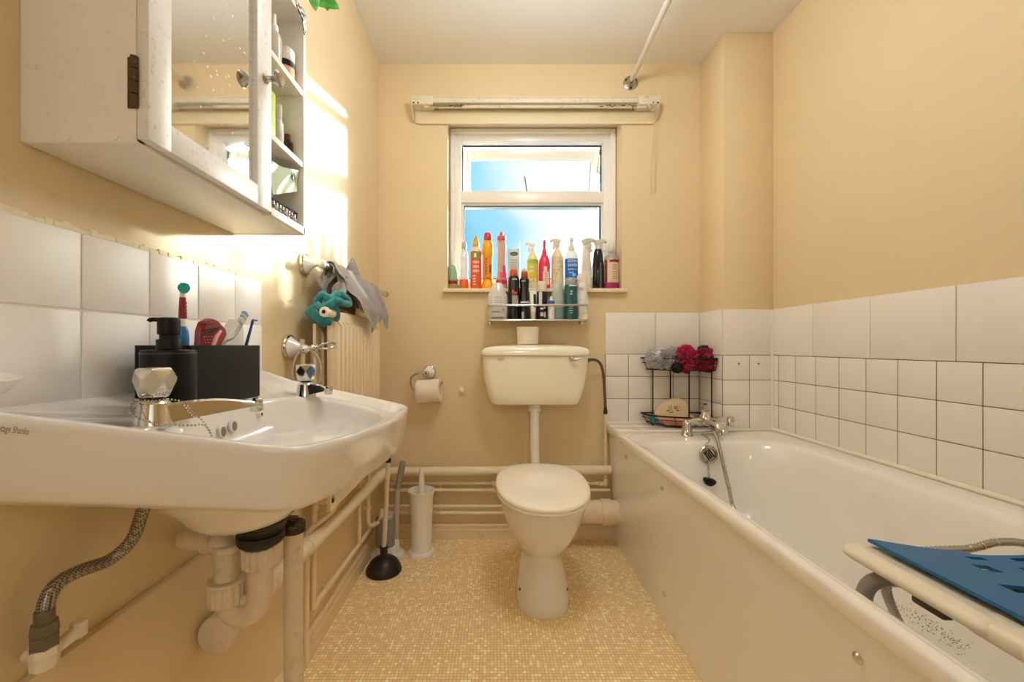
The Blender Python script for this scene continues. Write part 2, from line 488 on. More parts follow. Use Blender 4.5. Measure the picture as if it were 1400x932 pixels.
# ---- window: recessed white frame, fixed lower pane, open top vent
win = bpy.data.objects.new('window_1', None); C.objects.link(win); win.location = (0.2, YB + 0.12, WZ0)
tag(win, 'white framed window with its top vent ajar', 'window', None, 'structure')
FY0, FY1 = YB + 0.105, YB + 0.165
fx0, fx1, fz0, fz1 = WX0 + 0.004, WX1 - 0.004, 1.25, WZ1 - 0.004
fw = 0.058
ZT0, ZT1 = 1.722, 1.782                                     # transom
def frame_rect(m, x0, x1, z0, z1, w, y0, y1, bev=0.004, mtx=None):
    m.box((x0, y0, z0), (x0 + w, y1, z1), bev, mtx=mtx); m.box((x1 - w, y0, z0), (x1, y1, z1), bev, mtx=mtx)
    m.box((x0 + w - 0.002, y0, z0), (x1 - w + 0.002, y1, z0 + w), bev, mtx=mtx); m.box((x0 + w - 0.002, y0, z1 - w), (x1 - w + 0.002, y1, z1), bev, mtx=mtx)
m = M()
frame_rect(m, fx0, fx1, fz0, fz1, fw, FY0, FY1)
m.box((fx0 + fw - 0.002, FY0, ZT0), (fx1 - fw + 0.002, FY1, ZT1), 0.004)
# outer step of the frame against the reveal
frame_rect(m, fx0, fx1, fz0, fz1, 0.022, FY0 - 0.02, FY0 + 0.01)
obj('window_frame', m, UPVC, win)
m = M()                                                      # glazing bead of the lower pane
gx0, gx1 = fx0 + fw, fx1 - fw
frame_rect(m, gx0 - 0.002, gx1 + 0.002, fz0 + fw - 0.002, ZT0 + 0.002, 0.016, FY0 + 0.018, FY1 - 0.01, 0.003)
obj('glazing_bead', m, UPVC, win)
m = M(); frame_rect(m, gx0 + 0.012, gx1 - 0.012, fz0 + fw + 0.012, ZT0 - 0.012, 0.004, FY0 + 0.016, FY0 + 0.026, 0.001); obj('glazing_gasket', m, RUBBER, win)
m = M(); m.box((gx0 + 0.01, FY0 + 0.032, fz0 + fw + 0.01), (gx1 - 0.01, FY0 + 0.036, ZT0 - 0.01)); obj('lower_pane', m, PANE, win)
m = M(); frame_rect(m, gx0 - 0.001, gx1 + 0.001, ZT1 - 0.001, fz1 - fw + 0.001, 0.007, FY1 - 0.012, FY1 - 0.003, 0.001); obj('vent_gasket', m, RUBBER, win)
# top-hung vent: swung outwards from near its head
hz = fz1 - fw + 0.004
H = hz - ZT1 + 0.045
vent_m = Matrix.Translation((0, FY1 + 0.056, hz)) @ Matrix.Rotation(math.radians(20), 4, 'X')
m = M(); frame_rect(m, gx0 - 0.016, gx1 + 0.014, -H, 0, 0.046, -0.05, 0.0, 0.005, mtx=vent_m)
sash = obj('vent_sash', m, UPVC, win)
m = M(); frame_rect(m, gx0 + 0.028, gx1 - 0.030, -H + 0.044, -0.044, 0.012, -0.046, -0.01, 0.003, mtx=vent_m); obj('sash_bead', m, UPVC, sash)
m = M(); m.box((gx0 + 0.029, -0.03, -H + 0.045), (gx1 - 0.031, -0.026, -0.045), mtx=vent_m); obj('vent_pane', m, PANE, sash)
m = M()
m.tube([(gx1 - 0.008, FY1 - 0.012, hz - 0.02), (gx1 - 0.008, FY1 + 0.045, hz - 0.13)], 0.004, 6)
m.tube([(gx1 - 0.008, FY1 - 0.012, hz - 0.16), (gx1 - 0.008, FY1 + 0.04, hz - 0.1)], 0.004, 6)
obj('window_stay', m, CHROME_D, win)
m = M(); m.box((WX0 - 0.022, YB - 0.034, 1.231), (WX1 + 0.02, FY0 + 0.01, 1.25), 0.004)
obj('window_sill', m, GLOSS, win)
m = M(); m.box((WX0 - 0.03, FY1 - 0.03, 1.19), (WX1 + 0.03, FY1 + 0.16, 1.24), 0.004)
struct('trim_2', m, plastic('#C9C3B6'), 'outer sill beyond the window', 'trim')
m = M(); m.tube([(0.182, FY1 + 0.004, ZT1 - 0.02), (0.182, FY1 + 0.012, ZT1 + 0.02), at(717.5, 241, FY1 + 0.03)], 0.0042, 8); obj('stay_peg', m, plastic('#77736D'), win)

# ---- tiles
def tile_field(name, origin, ex, ez, n, us, zs, th, gap, material, label, grout, jitter=0.0004):
    """us / zs: edges of the courses along ex and ez; returns tiles as one surface, with a grout backing under it"""
    o = Vector(origin); ex = Vector(ex); ez = Vector(ez); n = Vector(n)
    base = Matrix((ex, -n, ez)).transposed().to_4x4()
    base.translation = o
    m = M()
    for i in range(len(us) - 1):
        for j in range(len(zs) - 1):
            u0, u1, z0, z1 = us[i] + gap / 2, us[i + 1] - gap / 2, zs[j] + gap / 2, zs[j + 1] - gap / 2
            if u1 - u0 < 0.004 or z1 - z0 < 0.004: continue
            k = R.uniform(-jitter, jitter)
            m.box((u0, -(th + k), z0), (u1, 0.0, z1), 0.0016, 2, mtx=base)
    t = struct(name, m, material, label, 'tiles', loc=o)
    g = M(); g.box((us[0], -(th - 0.0013), zs[0]), (us[-1], 0, zs[-1]), mtx=base)
    obj('tile_grout', g, grout, t, flat=True)
    return t
# back wall: two courses over the bath
zt = [0.578, 0.700, 0.8115, 0.923, 1.128]
u_small = [0.560, 0.676, 0.789, 0.900, 1.0305]
def two_course(name, o, ex, n, us, ub, zsm, ztop, label):
    t = tile_field(name, o, ex, (0, 0, 1), n, us, zsm, 0.006, 0.0024, TILE, label, GROUT)
    g = M(); ez = Vector((0, 0, 1)); base = Matrix((Vector(ex), -Vector(n), ez)).transposed().to_4x4(); base.translation = Vector(o)
    for i in range(len(ub) - 1):
        g.box((ub[i] + 0.001, -0.0075, zsm[-1] + 0.001), (ub[i + 1] - 0.001, 0, ztop), 0.0016, 2, mtx=base)
    obj('large_tile_course', g, TILE, t)
    return t
two_course('trim_3', (0, YB, 0), (1, 0, 0), (0, -1, 0), u_small, [0.560, 0.811, 1.0305], [0.578, 0.700, 0.8115, 0.923], 1.130, 'white wall tiles on the back wall beside the cistern')
two_course('trim_4', (BX0, 0, 0), (0, 1, 0), (-1, 0, 0), [BY0 + 0.001, 1.961, 2.0735], [BY0 + 0.001, 2.0735], [0.578, 0.700, 0.8115, 0.923], 1.130, 'narrow tiled side of the pipe boxing')
two_course('trim_5', (0, BY0, 0), (1, 0, 0), (0, -1, 0), [BX0 - 0.006, 1.151, 1.2535], [BX0 - 0.006, 1.2535], [0.590, 0.700, 0.8115, 0.923], 1.130, 'tiled front of the pipe boxing')
# right wall: joints measured along the bath
K = F * XR
ys = sorted([K / (x - VX) for x in (1065.8, 1089.4, 1117, 1149, 1186, 1229.8, 1282.9, 1346.7)])
p_ = 0.1125
low = [ys[0] - p_ * k for k in range(12, 0, -1)]
us = low + ys + [BY0 - 0.0005]
yb = sorted([K / (x - VX) for x in (1113.6, 1192.6, 1310.6)])
ub = [yb[0] - 0.252 * k for k in range(5, 0, -1)] + yb + [BY0 - 0.0005]
two_course('trim_6', (XR, 0, 0), (0, 1, 0), (-1, 0, 0), us, ub, [0.588, 0.700, 0.8115, 0.923], 1.130, 'long band of white tiles on the right wall over the bath')
# small plugs left in two boxing tiles
for px in (1010, 1037):
    p = at(px, 497, BY0 - 0.006)
    m = M(); m.lathe([(0.004, 0), (0.005, 0.001), (0.003, 0.003), (0.0, 0.003)], 12, orient(p, (0, -1, 0)))
    tag(obj('wall_plug', m, plastic('#8E7B62'), loc=p), 'tiny plugged screw hole in the ' + ('left' if px < 1020 else 'right') + ' tile of the boxing front, above the mixer tap', 'plug')
# left splashback over the basin
yl = sorted([F * 0.577 / (VX - x) for x in (104.6, 198.7, 266.5, 317.2)])
usl = [yl[0] - 0.1133 * k for k in range(4, 0, -1)] + yl + [1.0187]
tl = tile_field('trim_7', (XL, 0, 0), (0, 1, 0), (0, 0, 1), (1, 0, 0), usl, [0.88, 1.0155, 1.123], 0.007, 0.003, TILE_L, 'two rows of white splashback tiles over the basin', GROUT_W, 0.0006)
m = M()
n_ = 90
for k in range(n_):
    y0 = usl[0] + (1.0187 - usl[0]) * k / n_; y1 = usl[0] + (1.0187 - usl[0]) * (k + 1) / n_
    m.box((XL, y0 - 0.001, 1.1225), (XL + 0.0035 + R.uniform(0, 0.002), y1 + 0.001, 1.128 + R.uniform(0.0, 0.005)), 0.0012, 1)
obj('filler_edge', m, FILLER, tl)

# ---- tiled ledge between bath and back wall, with sealant lines
m = M()
m.box((0.556, BY0, 0.545), (BX0, YB - 0.006, 0.5745), 0.002)
tk = struct('trim_8', m, GROUT_W, 'tiled ledge behind the bath taps', 'ledge')
g = M()
xs_ = [0.556, 0.676, 0.789, 0.900, 1.03]
for i in range(4):
    for y0, y1 in ((BY0 + 0.006, 1.972), (1.972, YB - 0.008)):
        g.box((xs_[i] + 0.001, y0 + 0.001, 0.573), (xs_[i + 1] - 0.001, y1 - 0.001, 0.579), 0.0014)
obj('ledge_tile', g, TILE, tk)
m = M()
m.tube([(0.56, YB - 0.009, 0.580), (1.028, YB - 0.009, 0.580), (1.028, BY0 - 0.005, 0.583)], 0.005, 8)
m.tube([(1.03, BY0 - 0.009, 0.586), (1.252, BY0 - 0.009, 0.590)], 0.006, 8)
m.tube([(1.252, BY0 - 0.008, 0.592), (1.252, 0.3, 0.592)], 0.007, 8)
m.tube([(1.252, BY0 - 0.008, 0.59), (1.252, BY0 - 0.008, 1.125)], 0.005, 8)
m.tube([(0.566, BY0 + 0.003, 0.578), (1.03, BY0 + 0.003, 0.580)], 0.005, 8)
struct('trim_9', m, SEAL, 'white sealant lines where the bath meets the tiles', 'sealant')
# ------------------------------------------------------------------ bath
def rounded_rect(x0, x1, y0, y1, r, n=8, rr=None):
    """counter-clockwise outline with rounded corners, r per corner: (x1,y1) (x0,y1) (x0,y0) (x1,y0)"""
    rr = rr or (r, r, r, r)
    pts = []
    cs = ((x1 - rr[0], y1 - rr[0], 0, rr[0]), (x0 + rr[1], y1 - rr[1], 90, rr[1]), (x0 + rr[2], y0 + rr[2], 180, rr[2]), (x1 - rr[3], y0 + rr[3], 270, rr[3]))
    for cx, cy, a, q in cs:
        for k in range(n + 1):
            t = math.radians(a + 90 * k / n)
            pts.append((cx + q * math.cos(t), cy + q * math.sin(t)))
    return pts
def bz(x): return 0.565 + (x - 0.564) / (1.252 - 0.564) * 0.020
def ring2(x0, x1, y0, y1, r, z, rr=None):
    return [Vector((x, y, z(x) if callable(z) else z)) for x, y in rounded_rect(x0, x1, y0, y1, r, 8, rr)]
BXa, BXb, BYa, BYb = 0.564, 1.252, 0.26, 1.866
m = M()
rings = [
    ring2(BXa + 0.012, BXb, BYa, BYb, 0.012, lambda x: bz(x) - 0.034),
    ring2(BXa + 0.002, BXb, BYa, BYb, 0.012, lambda x: bz(x) - 0.034),
    ring2(BXa, BXb, BYa, BYb, 0.012, lambda x: bz(x) - 0.028),
    ring2(BXa, BXb, BYa, BYb, 0.012, lambda x: bz(x) - 0.009),
    ring2(BXa + 0.003, BXb, BYa, BYb, 0.012, lambda x: bz(x) - 0.003),
    ring2(BXa + 0.009, BXb, BYa, BYb, 0.012, lambda x: bz(x)),
    ring2(BXa + 0.0185, BXb - 0.03, BYa + 0.02, BYb - 0.03, 0.03, lambda x: bz(x)),
    ring2(BXa + 0.0190, BXb - 0.031, BYa + 0.021, BYb - 0.031, 0.03, lambda x: bz(x) - 0.004),
    ring2(BXa + 0.0205, BXb - 0.032, BYa + 0.022, BYb - 0.032, 0.03, lambda x: bz(x) - 0.004),
    ring2(BXa + 0.0210, BXb - 0.033, BYa + 0.023, BYb - 0.033, 0.03, lambda x: bz(x) - 0.0005),
    ring2(BXa + 0.033, BXb - 0.07, BYa + 0.11, BYb - 0.135, 0.09, lambda x: bz(x) - 0.003, (0.14, 0.09, 0.1, 0.1)),
    ring2(BXa + 0.038, BXb - 0.082, BYa + 0.13, BYb - 0.150, 0.10, lambda x: bz(x) - 0.006, (0.17, 0.10, 0.1, 0.1)),
    ring2(BXa + 0.046, BXb - 0.092, BYa + 0.14, BYb - 0.160, 0.10, lambda x: bz(x) - 0.02, (0.18, 0.11, 0.1, 0.1)),
    ring2(BXa + 0.055, BXb - 0.10, BYa + 0.16, BYb - 0.170, 0.11, lambda x: bz(x) - 0.08, (0.19, 0.12, 0.1, 0.1)),
    ring2(BXa + 0.08, BXb - 0.12, BYa + 0.22, BYb - 0.195, 0.12, 0.34, (0.19, 0.13, 0.1, 0.1)),
    ring2(BXa + 0.105, BXb - 0.145, BYa + 0.28, BYb - 0.225, 0.13, 0.235, (0.18, 0.13, 0.1, 0.1)),
    ring2(BXa + 0.135, BXb - 0.175, BYa + 0.33, BYb - 0.262, 0.12, 0.195, (0.16, 0.12, 0.1, 0.1)),
    ring2(BXa + 0.18, BXb - 0.22, BYa + 0.40, BYb - 0.32, 0.1, 0.182),
    ring2(BXa + 0.28, BXb - 0.32, BYa + 0.55, BYb - 0.5, 0.05, 0.179),
]
m.loft(rings, cap0=False, cap1=True)
bath = thing('bathtub', 'white bathtub along the right wall, panelled on its open side', 'bathtub', (0.9, 1.06, 0))
tub = obj('tub', m, ACRYL, bath, sharp=40)
# dark limescale specks on the inner wall by the bench
from mathutils.bvhtree import BVHTree
off_ = root_loc(bath)
bvh = BVHTree.FromPolygons([v.co + off_ for v in tub.data.vertices], [tuple(p.vertices) for p in tub.data.polygons])
m = M(); rs = random.Random(5)
for k in range(230):
    t = rs.random() ** 0.8
    px = 1214 + 108 * t + rs.gauss(0, 5); py = 818 + 70 * t + rs.gauss(0, 4.5)
    d = (at(px, py, 1.0) - Vector((0, 0, CZ))).normalized()
    h, n_, _, _ = bvh.ray_cast(Vector((0, 0, CZ)), d)
    if h is None or h.y < 0.7: continue
    r_ = rs.uniform(0.0004, 0.0018)
    m.lathe([(r_, -0.0002), (r_, 0.0003), (0, 0.0004)], 6, orient(h, n_ if n_.dot(d) < 0 else -n_))
if len(m.bm.verts): obj('limescale_specks', m, plastic('#9C8C6E', 0.7), tub)
# leaning side panel with its plinth crease
m = M()
def panel_ring(y):
    pts = [(0.573, 0.532), (0.5865, 0.27), (0.596, 0.075), (0.600, 0.002), (0.612, 0.002), (0.604, 0.27), (0.588, 0.532)]
    return [Vector((x, y, z)) for x, z in pts]
m.loft([panel_ring(0.2), panel_ring(0.9), panel_ring(1.985)])
m.loft([[v + Vector((0.001, 0, 0)) for v in panel_ring(1.987)], [v + Vector((0.001, 0, 0)) for v in panel_ring(2.066)]])
obj('side_panel', m, PANEL, bath, sharp=50)
# end block carrying the panel under the tiled ledge
m = M(); m.box((0.566, 1.868, 0.532), (0.585, 2.07, 0.5735), 0.002); obj('ledge_edge_strip', m, SEAL, bath)
def panel_x(z):
    for (xa, za), (xb, zb) in (((0.573, 0.532), (0.5865, 0.27)), ((0.5865, 0.27), (0.596, 0.075)), ((0.596, 0.075), (0.6, 0.002))):
        if zb <= z <= za: return xa + (xb - xa) * (za - z) / (za - zb)
    return 0.573
for px, py, where in ((856.5, 624, ''), (906, 667, ''), (857.5, 732, ''), (908.5, 812, ''), (1174, 899, '')):
    X = 0.585
    for _ in range(4):
        Y = F * X / (px - VX); Z = CZ - (py - VY) * Y / F; X = panel_x(Z)
    m = M(); m.lathe([(0.009, 0), (0.0088, 0.002), (0.006, 0.005), (0.0, 0.0062)], 20, orient((X - 0.0005, Y, Z), (-1, 0, -0.04)))
    obj('screw_cap', m, CHROME, bath)
# overflow and waste of the bath
ox, oz = 0.877, 0.522
oy = BYb - 0.168
mt = orient((ox, oy - 0.006, oz), (0, -1, 0.12))
m = M(); m.lathe([(0.037, 0), (0.037, 0.004), (0.033, 0.008), (0.026, 0.009), (0.024, 0.005), (0.0, 0.005)], 32, mt)
ov = obj('overflow', m, CHROME_D, bath)
m = M()
for dx in (-0.012, -0.004, 0.004, 0.012):
    m.box((dx - 0.002, -0.018, 0.005), (dx + 0.002, 0.018, 0.009), 0.0008, 1, mtx=mt @ Matrix.Rotation(0.6, 4, 'Z'))
obj('overflow_grille', m, BLACK, ov)

# ---- bath mixer
TY = 1.812
tap = thing('bath_mixer_tap', 'chrome bath mixer with two legs on the ledge end of the bath', 'tap', (0.92, TY, bz(0.92)))
zb_ = bz(0.9) - 0.003
xa, xb = 0.846, 1.002
zc = zb_ + 0.062
m = M()
for x in (xa, xb):
    m.lathe([(0.026, 0.0), (0.026, 0.003), (0.0235, 0.006), (0.019, 0.045), (0.0165, 0.062), (0.012, 0.07), (0, 0.071)], 28, Matrix.Translation((x, TY, zb_)))
m.tube([(xa - 0.002, TY, zc - 0.004), (xa + 0.03, TY, zc + 0.002), (xb - 0.03, TY, zc + 0.002), (xb + 0.002, TY, zc - 0.004)], [0.0145, 0.016, 0.016, 0.0145], 20)
m.lathe([(0.017, -0.012), (0.023, -0.006), (0.024, 0.012), (0.021, 0.026), (0.016, 0.034), (0.012, 0.044)], 24, Matrix.Translation((0.924, TY - 0.004, zc)))
obj('tap_body', m, CHROME, tap)
m = M()
m.lathe([(0.012, 0), (0.014, 0.006), (0.02, 0.014), (0.021, 0.026), (0.017, 0.036), (0.008, 0.04), (0, 0.041)], 8, Matrix.Translation((0.924, TY - 0.004, zc + 0.04)))
obj('diverter_knob', m, CHROME, tap, sharp=20)
m = M()
p = smooth_path([(0.926, TY - 0.01, zc), (0.93, TY - 0.045, zc + 0.008), (0.933, TY - 0.085, zc + 0.002), (0.934, TY - 0.102, zc - 0.018)], 6)
m.tube(p, [0.0155] * (len(p) - 1) + [0.0135], 18, sx=0.85)
obj('spout', m, CHROME, tap)
m = M()
hm = orient((xb + 0.012, TY, zc), (1, -0.35, 0.12))
m.lathe([(0.012, 0), (0.014, 0.006), (0.0225, 0.01), (0.0235, 0.026), (0.02, 0.036), (0.01, 0.039), (0, 0.0395)], 10, hm)
hm2 = orient((xb - 0.03, TY - 0.012, zc + 0.004), (0.2, -1, 0.05))
m.lathe([(0.011, 0), (0.013, 0.006), (0.0215, 0.01), (0.0225, 0.024), (0.019, 0.034), (0.01, 0.037), (0, 0.0375)], 10, hm2)
obj('tap_handle', m, CHROME, tap, sharp=22)
# shower hose: from the mixer into the bath, along its floor and up over the bath seat
hp = [(0.945, TY - 0.012, zc - 0.012), (0.932, 1.752, 0.606), at(983, 609, 1.688), at(990, 640, 1.662), at(997, 668, 1.63), at(1005, 698, 1.59), (0.925, 1.42, 0.24), (0.95, 1.12, 0.2), (0.93, 0.88, 0.21), at(1212, 808, 0.74), at(1250, 796, 0.78),
      (0.80, 0.84, 0.49), (0.87, 0.87, 0.53), at(1325, 750, 0.86), at(1365, 741, 0.855), at(1412, 748, 0.85), (1.13, 0.80, 0.50), (1.13, 0.62, 0.36), (1.05, 0.55, 0.24)]
fine = smooth_path(hp, 60)
pp = [fine[0]]; acc = 0.0
for a_, b_ in zip(fine, fine[1:]):
    acc += (b_ - a_).length
    if acc >= 0.0026: pp.append(b_); acc = 0.0
m = M(); m.tube(pp, [0.0072 + (0.0008 if k % 2 else -0.0010) for k in range(len(pp))], 10)
tag(obj('shower_hose', m, CHROME_D, sharp=60), 'ribbed chrome shower hose hanging from the mixer into the bath', 'hose')

# ---- plug on its chain
ch = [(0.899, 1.79, 0.584), (0.893, 1.735, 0.5825), (0.888, 1.704, 0.577), at(965, 609, 1.692), at(967, 620, 1.684)]
ch2 = [at(968.5, 630, 1.678), at(968.5, 643, 1.672), at(970, 655, 1.666)]
plug = thing('bath_plug', 'black bath plug hanging on a chain below the overflow', 'plug', ch2[-1])
def bead_chain(m, pts, step, r):
    pp = smooth_path(pts, 24)
    acc = 0; last = pp[0]
    m.ball(last, r, 1)
    for q in pp[1:]:
        acc += (q - last).length; last = q
        if acc >= step:
            m.ball(q, r, 1); acc = 0
def link_chain(m, pts, step, r):
    pp = smooth_path(pts, 24)
    acc = 0; last = pp[0]; k = 0
    for a, q in zip(pp, pp[1:]):
        acc += (q - a).length
        if acc >= step:
            d = (q - a).normalized(); s = d.orthogonal().normalized()
            if k % 2: s = d.cross(s)
            m.tube([q + d * step * 0.62 * math.cos(t) + s * r * 1.5 * math.sin(t) for t in [2 * PI * i / 10 for i in range(10)]], r * 0.45, 5, closed=True)
            acc = 0; k += 1
m = M(); link_chain(m, ch, 0.0062, 0.0028); obj('chain', m, CHROME_D, plug)
m = M(); link_chain(m, ch2, 0.0062, 0.0028); obj('chain', m, CHROME_D, plug)
m = M(); m.lathe([(0.017, -0.012), (0.021, -0.004), (0.0245, 0.0), (0.0245, 0.005), (0.012, 0.008), (0.004, 0.012), (0, 0.012)], 28, orient(ch2[-1] + Vector((0, 0, -0.008)), (0.1, -0.25, 1))); obj('stopper', m, BLACK, plug)

# ---- bath seat lying across the bath
seat = thing('bath_bench', 'cream plastic bath bench with a blue pad lying across the bath', 'bath bench', (0.93, 0.64, 0.55))
SX0, SX1, SY0, SY1 = 0.652, 1.20, 0.455, 0.785
ZS = 0.598
def sag(x, y):
    u = (x - SX0) / (SX1 - SX0)
    return -0.030 * math.sin(PI * min(1, max(0, u))) ** 1.2 * (0.4 + 0.6 * min(1, max(0, (y - SY0) / (SY1 - SY0))))
m = M()
# side arms: thick rounded rails running along the bath
def rail(x, y0, y1, w):
    ends = [(0, 0.3), (0.12, 0.62), (0.35, 0.84), (0.7, 0.96), (1.1, 1.0)]
    ys_ = [(y0 + w * a, b) for a, b in ends] + [(y0 + (y1 - y0) * f, 1.0) for f in (0.3, 0.45, 0.6, 0.75)] + [(y1 - w * a, b) for a, b in reversed(ends)]
    m.tube([Vector((x, y, ZS - 0.014)) for y, b in ys_], [w * b for y, b in ys_], 18, sx=0.66)
rail(SX0 + 0.020, SY0 + 0.095, SY1, 0.0200)
rail(SX0 + 0.018, SY0 - 0.06, SY0 + 0.062, 0.022)
m.box((SX0 + 0.008, SY0 + 0.03, ZS - 0.031), (SX0 + 0.06, SY0 + 0.13, ZS - 0.004), 0.010, 4)
rail(SX1 - 0.016, SY0 - 0.06, SY1, 0.0205)
# deck between the rails
g = [[Vector((SX0 + 0.024 + (SX1 - SX0 - 0.05) * i / 20, SY0 - 0.05 + (SY1 - SY0 + 0.04) * j / 10, ZS - 0.012 + sag(SX0 + (SX1 - SX0) * i / 20, SY0 + (SY1 - SY0) * j / 10))) for j in range(11)] for i in range(21)]
m.sheet(g, 0.016)
m.tube([Vector((SX0 + 0.02 + (SX1 - SX0 - 0.04) * k / 20, SY1 - 0.012, ZS - 0.013 + sag(SX0 + (SX1 - SX0) * k / 20, SY1))) for k in range(21)], 0.012, 12)
obj('seat_frame', m, CREAMP, seat)
# blue pad with drain slots: a strip grid with the slots cut out
m = M()
PX0, PX1, PY0, PY1 = SX0 + 0.048, SX1 - 0.03, SY0 - 0.04, SY1 - 0.010
NX, NY = 46, 30
slots = [(u_, v_) for v_, us_ in ((0.905, (0.36, 0.54, 0.72)), (0.80, (0.30, 0.46, 0.64, 0.8)), (0.6, (0.22, 0.4, 0.58, 0.76)), (0.4, (0.3, 0.48, 0.66)), (0.2, (0.36, 0.54, 0.72))) for u_ in us_]
def padz(u, v):
    x = PX0 + (PX1 - PX0) * u; y = PY0 + (PY1 - PY0) * v
    return ZS + 0.002 + sag(x, y) + 0.006 * (1 - u)
for i in range(NX):
    for j in range(NY):
        u, v = (i + 0.5) / NX, (j + 0.5) / NY
        if any(abs(u - a) < 0.036 and abs(v - b) < 0.017 for a, b in slots): continue
        if v > 0.965 + 0.03 * (1 - u): continue
        c = []
        for uu, vv in ((i, j), (i + 1, j), (i + 1, j + 1), (i, j + 1)):
            x = PX0 + (PX1 - PX0) * uu / NX; y = PY0 + (PY1 - PY0) * vv / NY
            c.append(Vector((x, y, padz(uu / NX, vv / NY))))
        m.bm.faces.new([m.bm.verts.new(p) for p in c])
bmesh.ops.remove_doubles(m.bm, verts=m.bm.verts, dist=1e-5)
r = bmesh.ops.extrude_face_region(m.bm, geom=list(m.bm.faces))
bmesh.ops.translate(m.bm, vec=(0, 0, 0.006), verts=[q for q in r['geom'] if isinstance(q, bmesh.types.BMVert)])
bmesh.ops.recalc_face_normals(m.bm, faces=m.bm.faces)
obj('seat_pad', m, BLUE, seat, label='blue pad with drain slots')
m = M()
m.tube(smooth_path([(SX0 + 0.075, SY1 - 0.10, ZS - 0.02), (SX0 + 0.045, SY1 - 0.075, ZS - 0.028), (SX0 + 0.014, SY1 - 0.055, ZS - 0.05), (SX0 + 0.004, SY1 - 0.05, ZS - 0.085), (SX0 + 0.008, SY1 - 0.05, ZS - 0.12)], 8), 0.0125, 16)
obj('hanging_bracket', m, plastic('#8C8378', 0.4), seat)
m = M(); m.tube(smooth_path([(SX1 - 0.075, SY1 - 0.10, ZS - 0.02), (SX1 - 0.045, SY1 - 0.075, ZS - 0.028), (SX1 - 0.02, SY1 - 0.055, ZS - 0.05), (SX1 - 0.012, SY1 - 0.05, ZS - 0.10)], 8), 0.0125, 16)
obj('hanging_bracket', m, plastic('#8C8378', 0.4), seat)
m = M(); m.box((SX0 + 0.024, 0.622, ZS - 0.046), (SX0 + 0.042, 0.672, ZS - 0.033), 0.004); m.box((SX0 + 0.027, 0.632, ZS - 0.038), (SX0 + 0.040, 0.662, ZS - 0.016), 0.003)
obj('fixing_clip', m, plastic('#4A3E2E', 0.5), seat)

# ---- curtain rod over the bath
rod = thing('shower_rail', 'white rod under the ceiling, fixed to the back wall over the bath', 'rail', (0.6875, YB, 2.287))
m = M(); m.tube([(0.6875, YB - 0.012, 2.287), (0.6745, 1.75, 2.287), (0.595, YF, 2.287)], 0.0122, 20); obj('rod', m, plastic('#DCD5CA', 0.3), rod)
fm = orient((0.6875, YB, 2.284), (0, -1, 0))
m = M(); m.lathe([(0.036, 0), (0.036, 0.004), (0.03, 0.007), (0.02, 0.009), (0.018, 0.026), (0.0145, 0.03), (0.0, 0.03)], 32, fm); fl = obj('wall_flange', m, CHROME_D, rod)
for a in (0.5, PI - 0.5, -PI / 2):
    m = M(); m.lathe([(0.005, 0), (0.005, 0.002), (0.0, 0.003)], 10, fm @ Matrix.Translation((0.027 * math.cos(a), 0.027 * math.sin(a) , 0.006))); obj('flange_screw', m, BLACK, fl)
# ------------------------------------------------------------------ wash basin
BC = Vector((-0.372, 0.705, 0))
def basin_outline():
    P = [(-0.577, 0.398)]
    P += [(-0.50, 0.408), (-0.42, 0.416), (-0.34, 0.422), (-0.27, 0.426)]
    P += [(-0.240, 0.428), (-0.222, 0.4335), (-0.210, 0.443), (-0.202, 0.457)]
    P += [(-0.194, 0.50), (-0.185, 0.56), (-0.179, 0.63), (-0.177, 0.70), (-0.178, 0.77), (-0.182, 0.84), (-0.188, 0.90)]
    P += [(-0.194, 0.94), (-0.200, 0.962), (-0.212, 0.978), (-0.231, 0.988)]
    P += [(-0.27, 0.996), (-0.34, 1.006), (-0.42, 1.016), (-0.50, 1.024), (-0.577, 1.031)]
    pts = [Vector((x, y, 0)) for x, y in P]
    n = 5
    pts = pts + [Vector((-0.577, 1.031 + (0.398 - 1.031) * k / 12, 0)) for k in range(1, 12)]
    # even resample by angle round the centre, keeping corners
    out = []
    m_ = len(pts)
    for i in range(m_):
        a, b = pts[i], pts[(i + 1) % m_]
        L_ = (b - a).length
        q = max(1, int(round(L_ / 0.018)))
        for k in range(q): out.append(a.lerp(b, k / q))
    return out
OUTL = basin_outline()
def rimz(p):
    u = (p.x + 0.577) / 0.387
    lip = 0.010 * max(0.0, 1 - u * 5.5)
    return 0.904 - 0.064 * u + lip - (0.02 + 0.038 * u) * (p.y - 0.70)
def botz(p):
    return 0.781 - 0.075 * (p.y - 0.70) - 0.020 * (p.x + 0.577) / 0.387
def shrink(k, zf, clampwall=True):
    r = []
    for p in OUTL:
        q = BC.lerp(p, 1 - k)
        if clampwall and p.x < -0.5765: q = Vector((-0.577, BC.y + (p.y - BC.y) * (1 - k), 0))
        r.append(Vector((q.x, q.y, zf(p) if callable(zf) else zf)))
    return r
BE = Vector((-0.333, 0.710, 0)); EA, EB, EN = 0.118, 0.237, 2.6
def bowl(s, zf, dx=0.0):
    r = []
    for p in OUTL:
        a = math.atan2((p.y - BE.y) / EB, (p.x - BE.x) / EA)
        c, s_ = math.cos(a), math.sin(a)
        rad = (abs(c) ** EN + abs(s_) ** EN) ** (-1 / EN)
        x = BE.x + EA * rad * c * s + dx; y = BE.y + EB * rad * s_ * s
        q = Vector((x, y, 0))
        q.z = zf(q) if callable(zf) else zf
        r.append(q)
    return r
DECK = 0.016
def under(a, b, zf):
    r = []
    for p in OUTL:
        t = math.atan2(p.y - 0.685, p.x + 0.393)
        q = Vector((-0.393 + a * math.cos(t), 0.665 + b * math.sin(t), 0))
        q.z = zf(q) if callable(zf) else zf
        r.append(q)
    return r
